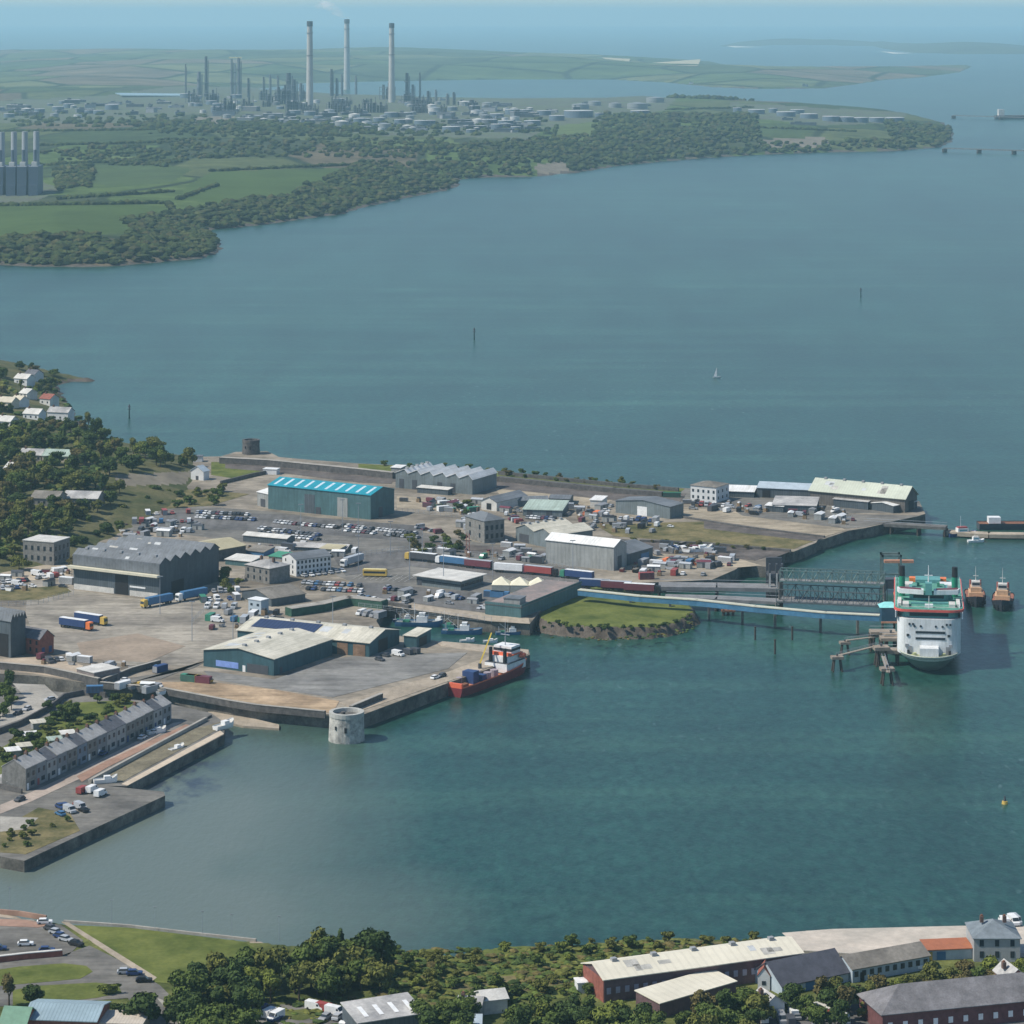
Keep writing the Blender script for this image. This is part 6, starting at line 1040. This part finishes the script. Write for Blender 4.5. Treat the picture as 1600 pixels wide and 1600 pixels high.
# tugs
def tug_f():
    t = thing('tugboat', '', 'tug'); mb, rw_ = hull(28, 9.5, 3, -1.5, .42, .85, 1.1); mb.build('hull', pm('black_hull', (.03, .035, .045)), t); deck_of(rw_).build('deck', mat('tug_deck', (.28, .12, .08), .8, .2, .5), t)
    MB().box(-2, 9, -3.2, 3.2, 3, 5.8).build('deckhouse', mat('tug_tan', (.55, .36, .22), .7, .15, .4), t); MB().box(1, 8, -2.4, 2.4, 5.82, 8).build('upper_house', mat('tug_tan', (.55, .36, .22)), t)
    w = MB().box(2.5, 6.5, -1.9, 1.9, 8.02, 10.4).build('wheelhouse', OFFW, t); MB().box(6.5, 6.6, -1.7, 1.7, 8.9, 9.8).build('window', GLASS, w)
    for s in (-1, 1): MB().cyl(-.5, s * 2.2, 5.8, 10, .6, .5, 8).build('funnel', pm('tug_funnel', (.35, .12, .1)), t)
    MB().cyl(4, 0, 10.4, 17, .2, .08, 6).box(3.8, 4.2, -1.2, 1.2, 12.5, 12.7).build('mast', OFFW, t); MB().cyl(-6, 0, 2.6, 4, 1.2, 1.2, 10).build('winch', RUST, t); MB().cyl(13, 0, 2.8, 4.4, .8, .6, 8).build('bollard', DGREY, t)
    mb = MB()
    for k in range(5): mb.cyl(13.2 - k * .8, (-1) ** k * (1 + k * .7), 1.0, 2.6, .6, .6, 8)
    mb.build('fender', BLACK, t); return t
TUG = Proto(tug_f)
TUG.put(G(1524, 940), -PI/2 - .12, 'tugboat moored closest to the ferry side', 'tugs', .95); TUG.put(G(1567, 946), -PI/2 - .2, 'outer tugboat facing the open harbour', 'tugs', 1)
# pilot cutter and small craft on the north quay
def cutter():
    t = thing('pilot_boat', '', 'boat'); mb, rw_ = hull(15, 4.6, 1.8); mb.build('hull', DBLUE, t); deck_of(rw_).build('deck', WHITE, t); w = MB().box(-3, 2.5, -1.7, 1.7, 1.4, 4.2).build('cabin', WHITE, t); MB().box(-2.2, 1.8, -1.75, 1.75, 2.8, 3.6).build('window', pm('cyan_glass', (.1, .3, .35)), w)
    MB().box(-2.6, 2, -1.5, 1.5, 4.22, 4.8).build('red_top', RED, t); MB().cyl(-1, 0, 4.8, 10, .1, .06, 6).build('mast', WHITE, t); return t
CT = Proto(cutter); CT.put(G(1504, 838), .25, 'pilot boat with red roof at the north pontoon', 'harbour craft', 1); CT.put(G(1525, 847), .1, 'low pinkish deck work boat beside the pilot boat', 'harbour craft', (.55, .7, .6), {'hull': WHITE, 'red_top': OFFW})
# jetty beyond the north quay, pontoon, barge
def piled(name, label, cat, pts, z, w, th, step, m, rail=None, r=.35):
    ps = [G(x, y, z) for x, y in pts]; o = ps[0]; t = thing(name, label, cat, (o.x, o.y, 0)); mb, pl = MB(), []
    for a, c in zip(ps[:-1], ps[1:]):
        d = c - a; L = d.length; an = math.atan2(d.y, d.x); mid = (a + c) / 2 - o; mb.cb(mid.x, mid.y, z - th, L + .5, w, th, an); n = max(1, int(L / step)); nv = Vector((-d.y, d.x, 0)).normalized() * w * .38
        for i in range(n + 1):
            q = a.lerp(c, i / n) - o
            for s in (-1, 1): pl.append(q + nv * s)
    mb.build('deck', m, t)
    for q in pl: MB().cyl(q.x, q.y, -3, z - th, r, r, 7).build('pile', TIMBER, t)
    if rail:
        mb = MB()
        for a, c in zip(ps[:-1], ps[1:]):
            d = c - a; nv = Vector((-d.y, d.x, 0)).normalized() * (w / 2 - .1); n = max(1, int(d.length / 4))
            for s in (-1, 1):
                mb.bar(a - o + nv * s + Vector((0, 0, 1.1 + z)) - Vector((0, 0, z - 0)) + Vector((0, 0, 0 if False else 0)) + Vector((0, 0, z)), c - o + nv * s + Vector((0, 0, 1.1 + z)), .07) if False else mb.bar((a.x - o.x + nv.x * s, a.y - o.y + nv.y * s, z + 1.1), (c.x - o.x + nv.x * s, c.y - o.y + nv.y * s, z + 1.1), .08)
        mb.build('railing', rail, t)
    return t
piled('jetty', 'concrete jetty on piles running east from the north quay', 'jetty', [(1352,815),(1478,822)], 5, 7, 1.4, 12, DCONC, STEEL, .7)
piled('pontoon', 'sandy coloured pontoon beyond the concrete jetty', 'pontoon', [(1476,829),(1545,833),(1640,834)], 2.4, 7, 1.8, 22, QUAYC, None, .4)
t = thing('barge', 'dark hulled barge moored behind the pontoon', 'barge', G(1600, 826), .02); mb, rw_ = hull(46, 9, 3.2, bow=.1, stern=1, sheer=0); mb.build('hull', DGREY, t); deck_of(rw_).build('deck', RUST, t); MB().box(-18, -12, -2.5, 2.5, 3, 6).build('deckhouse', WHITE, t)
# link span: road viaduct, truss bridges, blue walkway
VG = mat('viaduct_grey', (.2, .2, .2), .85, .2, .2); piled('viaduct', 'grey road viaduct leading to the ferry berth', 'bridge', [(1030,913),(1120,914),(1216,916)], 7, 11, 1.6, 16, VG, STEEL, .6)
piled('viaduct', 'lower road ramp on piles beside the blue walkway', 'bridge', [(1040,931),(1120,933),(1220,938)], 5.5, 8, 1.2, 16, VG, STEEL, .5)
def truss(label, x0, y0, x1, y1, z, w, h, m, n=14, floor=True):
    a, c = G(x0, y0, z), G(x1, y1, z); d = c - a; L = d.length; t = thing('truss_bridge', label, 'bridge', (a.x, a.y, 0), math.atan2(d.y, d.x)); mb = MB()
    for s in (-w/2, w/2):
        mb.box(0, L, s - .2, s + .2, z + h - .25, z + h + .15).box(0, L, s - .2, s + .2, z - .3, z + .3)
        for i in range(n + 1): mb.bar((L*i/n, s, z), (L*i/n, s, z + h), .16)
        for i in range(n): mb.bar((L*i/n, s, z if i % 2 else z + h), (L*(i+1)/n, s, z + h if i % 2 else z), .14)
    for i in range(n + 1): mb.bar((L*i/n, -w/2, z + h), (L*i/n, w/2, z + h), .13)
    mb.build('truss', m, t)
    if floor: MB().box(0, L, -w/2 + .25, w/2 - .25, z - .25, z + .1).build('deck', VG, t)
    for i in (0, n): MB().cyl(L*i/n, -w/2, -3, z - .3, .5, .5, 8).cyl(L*i/n, w/2, -3, z - .3, .5, .5, 8).build('pier', DCONC, t)
    return t
TG = mat('truss_green_grey', (.13, .19, .18), .6, .2, .3)
truss('upper grey green passenger truss bridge to the ferry berth', 1219, 906, 1382, 912, 14, 6, 4.6, TG, 16); truss('lower vehicle truss bridge beneath the passenger bridge', 1216, 936, 1384, 944, 6, 12, 5.4, mat('truss_dark', (.10, .12, .125), .6, .2, .3), 14)
t = thing('bridge_portal', 'dark steel portal where viaduct and truss bridges meet', 'portal', G(1212, 942, 0)); MB().box(-3, -2.2, -1, 1, -3, 17).box(0, .8, -1, 1, -3, 17).box(2.4, 3.2, -1, 1, -3, 17).box(-3.4, 3.6, 9, 10, -3, 18).build('column', DGREY, t); MB().box(-3.2, 3.4, -1.1, 9, 11, 12.2).build('crossbeam', DGREY, t); MB().box(-2.9, -2.3, -1.3, -1.02, 4, 13).box(.1, .7, -1.3, -1.02, 4, 13).build('ladder', OFFW, t)
t = thing('berth_hoist', 'steel lattice hoist frame behind the ferry berth', 'frame', G(1392, 925, 0)); mb = MB()
for x in (-4, 4):
    for y in (-3, 3): mb.box(x - .4, x + .4, y - .4, y + .4, -3, 17)
mb.box(-4.4, 4.4, -3.4, -2.6, 16, 17).box(-4.4, 4.4, 2.6, 3.4, 16, 17).box(-4.4, 4.4, -3.4, -2.6, 8, 8.8).build('frame', TG, t); MB().box(-3, 3, -3, 3, 2, 6).build('control_cabin', DGREY, t)
MB().box(-3, 10, -1.2, 1.2, 13, 14.2).build('gangway', mat('gangway_orange', (.5, .25, .16), .7, .15, .4), t)
wk = [(905,922),(1000,932),(1090,938),(1180,948),(1290,958),(1374,962)]; ps = [G(x, y, 9) for x, y in wk]; o = ps[0]; t = thing('walkway', 'long blue covered walkway with cream top rail to the ferry', 'walkway', (o.x, o.y, 0)); mb, tp = MB(), MB()
BL = mat('walkway_blue', (.07, .19, .31), .5, .2, .1)
for a, c in zip(ps[:-1], ps[1:]):
    d = c - a; an = math.atan2(d.y, d.x); m_ = (a + c) / 2 - o; mb.cb(m_.x, m_.y, 6.9, d.length + .2, 2.6, 2.2, an); tp.cb(m_.x, m_.y, 9.12, d.length + .2, 3.0, .35, an)
mb.build('side_panel', BL, t); tp.build('top_rail', mat('cream_rail', (.5, .5, .4), .7, .12, .5), t)
for x, y in [(985,934),(1047,940),(1108,945),(1160,952),(1211,957),(1282,964),(1340,966)]:
    p = G(x, y, 6.3); MB().box(p.x - o.x - .5, p.x - o.x + .5, p.y - o.y - 1, p.y - o.y + 1, -3, 6.4).build('pier', DCONC, t)
for x, y, h_ in [(1180,1000,5),(1211,1022,5.4),(1238,1000,5),(1130,960,3)]:
    tag(MB().cyl(0, 0, -2, h_ + .2, .42, .38, 8).cyl(0, 0, h_ + .2, h_ + .5, .5, .5, 8).build('mooring_pile', TIMBER), 'dark mooring pile standing in the water near the walkway', 'pile', 'mooring piles'); col.objects['mooring_pile' if h_ == 5 and x == 1180 else [o_.name for o_ in col.objects if o_.name.startswith('mooring_pile')][-1]].location = G(x, y)
t = thing('pile_cluster', 'low rusty fender cluster in the water beside the grass island', 'fender', G(1138, 962)); MB().cyl(-2, 0, -2, 2.4, .6, .6, 8).cyl(0, 1, -2, 2.6, .6, .6, 8).cyl(2, 0, -2, 2.2, .6, .6, 8).build('pile', TIMBER, t); MB().box(-3, 3, -.8, 1.6, 1.6, 2.4).build('fender', RUST, t)
# dolphins and berth jetty west of the ferry
def dolphin_f():
    t = thing('dolphin', '', 'dolphin')
    for x, y in ((-1.6,-1.2),(1.6,-1.2),(1.6,1.2),(-1.6,1.2)): MB().bar((x * 1.5, y * 1.5, -3), (x * .8, y * .8, 5.4), .4, 7).build('pile', TIMBER, t)
    MB().box(-2.6, 2.6, -2, 2, 5.4, 6.6).build('cap', mat('dolphin_cap', (.25, .21, .17), .9, .2, .4), t); MB().cyl(0, 0, 6.6, 7.6, .35, .45, 8).build('bollard', DGREY, t); return t
DP = Proto(dolphin_f)
for x, y, s, lb in [(1308,1049,.9,'mooring dolphin farthest from the ferry'),(1320,1023,.8,'mooring dolphin with arch shaped piles behind the farthest one'),(1386,1070,1.0,'mooring dolphin nearest the ferry bow'),(1377,1040,1.15,'mooring dolphin in the middle of the berth'),(1392,1020,1.2,'mooring dolphin against the ferry hull'),(1371,1012,1.0,'mooring dolphin below the blue pavilion')]: DP.put(G(x, y), .1, lb, 'berth dolphins', s)
def catwalk(label, x0, y0, z0, x1, y1, z1):
    a, c = G(x0, y0, z0), G(x1, y1, z1); d = c - a; t = thing('catwalk', label, 'catwalk', a, math.atan2(d.y, d.x)); L = math.hypot(d.x, d.y); MB().box(0, L, -.7, .7, -.35, 0).build('deck', mat('catwalk_tan', (.3, .26, .21), .8, .15, .5), t)
    mb = MB(); mb.bar((0, -.6, 1), (L, -.6, 1), .06).bar((0, .6, 1), (L, .6, 1), .06)
    for i in range(int(L / 3) + 1): mb.bar((i * 3, -.6, 0), (i * 3, -.6, 1), .05).bar((i * 3, .6, 0), (i * 3, .6, 1), .05)
    mb.build('railing', STEEL, t)
catwalk('catwalk from farthest dolphin to the berth jetty', 1308, 1024, 6, 1372, 1008, 6); catwalk('catwalk from arch dolphin towards the berth jetty', 1322, 1000, 6, 1372, 994, 6); catwalk('short catwalk between jetty and bow dolphin', 1380, 1025, 6, 1388, 1050, 6)
piled('berth_jetty', 'upper tan decked berth jetty beside the ferry', 'jetty', [(1360,985),(1398,985)], 8, 6, 1.2, 8, mat('dolphin_cap', (.25, .21, .17)), STEEL, .5); piled('berth_jetty', 'middle tan decked berth jetty beside the ferry', 'jetty', [(1376,995),(1402,995)], 7, 6, 1.2, 6, mat('dolphin_cap', (.25, .21, .17)), STEEL, .5)
piled('berth_jetty', 'lowest tan decked berth jetty beside the ferry', 'jetty', [(1372,1014),(1402,1014)], 6, 6, 1.4, 6, mat('dolphin_cap', (.25, .21, .17)), STEEL, .5)
t = thing('pavilion', 'small turquoise roofed pavilion with dark glass beside the ferry', 'pavilion', G(1388, 990, 0)); MB().box(-3.2, 3.2, -3, 3, 5, 11.4).build('wall', pm('blue_black_glass', (.03, .08, .13), .25), t); MB().add([(-4,-3.8,11.42),(4,-3.8,11.42),(4,3.8,11.42),(-4,3.8,11.42),(-1.6,0,13.2),(1.6,0,13.2)], [(3,2,1,0),(0,1,5,4),(1,2,5),(2,3,4,5),(3,0,4)]).build('roof', pm('turquoise_roof_light', (.25, .6, .6)), t); MB().box(-3.4, 6, -3.6, -3.05, 5, 5.6).build('ledge', mat('gangway_orange', (.5, .25, .16)), t); MB().cyl(-2.4, 0, -3, 5, .5, .5, 8).cyl(2.4, 0, -3, 5, .5, .5, 8).build('pile', TIMBER, t)
# ferry: bow towards the camera, x across, y away
def ferry():
    t = thing('car_ferry', '', 'ferry'); HW = mat('ferry_white', (.70, .72, .72), .45, .08, .15, stain=(.7, .7, .09, 0, .86)); HB = mat('ferry_grey_green', (.17, .24, .22), .5, .15, .15); GD = mat('ferry_deck_green', (.09, .26, .2), .8, .3, .3); TE = pm('ferry_teal', (.11, .30, .29)); RD = pm('ferry_red', (.62, .11, .09))
    def ring(z, y0, B, rl):
        pts = []
        for i in range(13):
            s = i / 12; a = s * PI / 2; pts.append((B * math.sin(a) ** .9, y0 + rl * (1 - math.cos(a) ** 1.0)))
        pts.append((B, 150)); return [(x, y, z) for x, y in pts]
    lv = [(-2.5, 13, 7.6, 36), (0, 9, 8.8, 32), (2.5, 5.2, 10.4, 27), (5, 2.2, 11.9, 21), (7, 0, 12.4, 18)]
    def shell(l0, l1):
        mb = MB(); R0 = [ring(*l) for l in lv[l0:l1 + 1]]; n = len(R0[0])
        for sd in (1, -1):
            vs = [(x * sd, y, z) for r in R0 for x, y, z in r]; fs = []
            for j in range(len(R0) - 1):
                for i in range(n - 1):
                    q = (j*n + i, j*n + i + 1, (j+1)*n + i + 1, (j+1)*n + i); fs.append(q if sd > 0 else q[::-1])
            mb.add(vs, fs)
        return mb
    shell(0, 1).build('keel', pm('ferry_boot', (.035, .09, .07)), t, True); shell(1, 3).build('hull', HB, t, True); u = shell(3, 4); u.build('upper_hull', HW, t, True)
    r = ring(6.2, .4, 12.0, 18); v = [(x, y, z) for x, y, z in r] + [(-x, y, z) for x, y, z in r[::-1]]; MB().add(v, [tuple(range(len(v)))]).build('foredeck', mat('foredeck', (.27, .3, .2), .8, .2, .4), t)
    mb = MB(); r0, r1 = ring(7, 0, 12.4, 18), ring(7.25, .35, 12.1, 18)
    for sd in (1, -1):
        for i in range(12): q = [r0[i], r0[i+1], r1[i+1], r1[i]]; mb.add([(x * sd, y, z) for x, y, z in q], [(0,1,2,3)])
    mb.build('bulwark_cap', pm('cap_olive', (.4, .42, .34)), t)
    for s in (-1, 1):
        MB().cyl(s * 5.6, 5.5, 6.2, 7.6, .8, .8, 10).box(s * 5.6 - 1.4, s * 5.6 + 1.4, 5, 6, 6.2, 6.9).build('winch', pm('winch_yellow', (.4, .42, .22)), t); MB().cyl(s * 8, 8.2, 6.2, 8, .45, .5, 8).build('bollard', BLACK, t)
        MB().box(s * 7.3 - .8, s * 7.3 + .8, 8.85, 9.0, 6.4, 9.4).build('door', GREY, t)
    MB().box(-3.6, 3.6, 3.0, 8.9, 6.2, 9.8).build('bow_visor', HW, t)
    def block(z0, z1, y0, y1, B, cut, m, name): return MB().prism([(B * math.sin(a * PI / 24), y0 + cut * 2.2 * (1 - (1 - abs(math.sin(a * PI / 24)) ** 7) ** .6)) for a in range(-12, 13)] + [(B, y1), (-B, y1)], z0, z1).build(name, m, t)
    fb = block(6.2, 20, 9, 72, 12.3, 2.6, HW, 'superstructure')
    for z in (12.0, 14.4): MB().box(-5.2, 6.2, 8.86, 9.02, z, z + .9).build('window_band', GLASS, fb)
    for x in (-7.6, -6.2, 6.8, 8.2): MB().box(x - .35, x + .35, 8.82, 9.5, 17.6, 18.4).build('window', GLASS, fb)
    for x in (-8.2, 7.6): MB().box(x - .5, x + .5, 8.84, 9.6, 13.2, 14.1).build('window', GLASS, fb)
    for x in (-5.6, -3.2, 2.6, 5.2): MB().cyl(x, 0, 0, .2, .45, .45, 10).build('porthole', GLASS, fb)
    for o_ in [c for c in fb.children if c.name.startswith('porthole')]: o_.rotation_euler = (R(90), 0, 0); o_.location = (0, 9.02, 17.2)
    for x in (-8.6, 8.3): MB().box(x - .6, x + .6, 8.9, 9.8, 9, 10.2).build('vent', GREY, fb)
    block(20.02, 22.6, 11.5, 72, 11.6, 2.2, TE, 'promenade_house'); MB().box(-7.5, 7.5, 11.2, 11.48, 20.7, 21.9).build('window_band', GLASS, t)
    block(22.62, 23.5, 9.2, 74, 13.6, 2.5, RD, 'red_fascia'); block(23.52, 23.62, 9.6, 73.6, 13.2, 2.5, GD, 'sun_deck')
    for s in (-1, 1): MB().box(s * 12.9 - .2, s * 12.9 + .2, 11, 60, 20.02, 22.6).build('pillar', HW, t)
    bh = block(23.64, 26.4, 27, 46, 7.5, 1.6, TE, 'bridge_house'); MB().box(-6, 6, 26.86, 26.98, 24.6, 25.8).build('window_band', GLASS, bh)
    mb = MB()
    for s in (-1, 1): mb.prism([(s * 2, 24.4), (s * 11.6, 26.6), (s * 12.4, 30.5), (s * 2, 28)], 26.42, 28.2)
    mb.build('bridge_wing', HW, t); mb = MB()
    for s in (-1, 1): mb.prism([(s * 3, 25.4), (s * 11, 27.2), (s * 11.6, 29.8), (s * 3, 27.6)], 28.22, 28.5)
    mb.build('wing_deck', MAROON, t); MB().box(-6.4, 6.4, 29, 45, 26.42, 27).build('upper_deck', GD, t); MB().box(-1.3, 1.3, 24.0, 29, 26.42, 31).build('radar_house', TE, t)
    for s in (-1, 1):
        f = MB().cyl(s * 10.4, 36, 23.6, 31.5, 1.25, 1.15, 14).build('funnel', pm('funnel_green', (.02, .22, .13)), t); MB().cyl(s * 10.4, 36, 31.52, 35.5, 1.2, 1.1, 14).build('funnel_top', BLACK, f)
        b = MB().blob((s * 12.6, 50, 21.6), (1.3, 4.2, 1.2), 2, 0).build('lifeboat', ORANGE, t)
        MB().box(s * 8.4 - .7, s * 8.4 + .7, 31, 33, 26.4, 29).build('ventilator', OFFW, t)
        MB().box(s * 4 - .5, s * 4 + .5, 38, 40, 27, 28.6).build('ventilator', GREEN, t)
    for x, y, a, b_, h_, m_ in ((-9, 16, 1.2, 3, 1.3, OFFW), (9, 17, 1.2, 3, 1.3, OFFW), (-4, 20, 3, .8, .7, TE), (4.5, 21, 3, .8, .7, TE), (-8, 50, 2, 3, 2.4, OFFW), (7, 52, 2.4, 3, 2.2, HW), (0, 60, 5, 4, 2.6, TE), (-6, 66, 1.5, 2, 1.6, ORANGE), (6, 66, 1.5, 2, 1.6, ORANGE), (0, 14, 1.6, 1, 1.2, HW), (-11.4, 22, .7, 6, 1, OFFW), (11.4, 22, .7, 6, 1, OFFW)):
        MB().box(x - a, x + a, y - b_, y + b_, 23.64, 23.64 + h_).build('deck_locker', m_, t)
    for s in (-1, 1):
        for k in range(5): MB().cyl(s * 11.9, 14 + k * 2.2, 23.64, 24.7, .35, .35, 8).build('liferaft', HW, t)
    MB().cyl(0, 27.5, 31, 37.5, .3, .12, 8).box(-1.6, 1.6, 27.3, 27.7, 33.4, 33.7).build('mast', WHITE, t); MB().cyl(0, 12, 23.6, 28.5, .18, .1, 8).build('jackstaff', WHITE, t)
    MB().box(-12.3, 12.3, 72.1, 148, 6.2, 9).build('aft_deckhouse', HW, t); MB().box(-11.6, 11.6, 72.2, 147, 9.02, 9.2).build('aft_deck', GD, t)
    mb = MB()
    for s in (-1, 1): mb.bar((s * 13, 12, 24.6), (s * 13, 72, 24.6), .07)
    mb.bar((-11, 10, 24.6), (11, 10, 24.6), .07).build('railing', OFFW, t); return t
fp = G(1452, 1056); Proto(ferry).put(fp, -math.atan2(fp.x, fp.y) + .01, 'large white and green car ferry with bow facing the town', 'ferries')
# channel markers and buoys
def marker_f():
    t = thing('channel_marker', '', 'marker'); MB().cyl(0, 0, -2, 9, .7, .45, 8).build('pile', pm('marker_green', (.03, .07, .06)), t); MB().cyl(0, 0, 9, 11.5, 1.1, .2, 8).build('topmark', DGREY, t); MB().box(-1.3, 1.3, -1.3, 1.3, 7.4, 7.8).build('platform', DGREY, t); return t
MK = Proto(marker_f)
for x, y, s, lb in [(741,531,.85,'dark channel marker standing mid channel'),(1345,465,.8,'dark channel marker far out in the estuary'),(202,654,.8,'dark post marker close to the hillside shore')]: MK.put(G(x, y), 0, lb, 'dark channel markers', s)
t = thing('yacht', 'distant white yacht with tall slim sail in the channel', 'yacht', G(1120, 590)); t.scale = (.55,) * 3; mb, rw_ = hull(10, 3, 1.1); mb.build('hull', WHITE, t); MB().add([(0,0,1.6),(-4,.05,1.8),(0,.1,13),(0,-.12,1.6)], [(0,1,2),(3,2,1)]).build('sail', WHITE, t); MB().cyl(.3, 0, 1, 13.6, .12, .08, 6).build('mast', STEEL, t)
t = thing('buoy', 'small yellow buoy floating off the town shore', 'buoy', G(1570, 1256)); MB().cyl(0, 0, -.5, .9, 1.1, .9, 12).build('float', YELLOW, t); MB().cyl(0, 0, .9, 2.6, .5, .15, 8).build('cage', DGREY, t)
piled('oil_jetty', 'distant oil jetty line off the wooded point', 'jetty', [(1476,231),(1640,236)], 8, 10, 1.5, 55, DCONC, None, 3); piled('oil_jetty', 'farther oil jetty line beyond the wooded point', 'jetty', [(1490,180),(1640,184)], 8, 12, 1.5, 110, DCONC, None, 3)
t = thing('tanker', 'distant dark tanker at the farther oil jetty', 'ship', G(1592, 186), .05); mb, rw_ = hull(120, 22, 9, -3); mb.build('hull', DGREY, t); MB().box(-52, -38, -8, 8, 9, 24).build('bridge', OFFW, t); deck_of(rw_).build('deck', RUST, t)
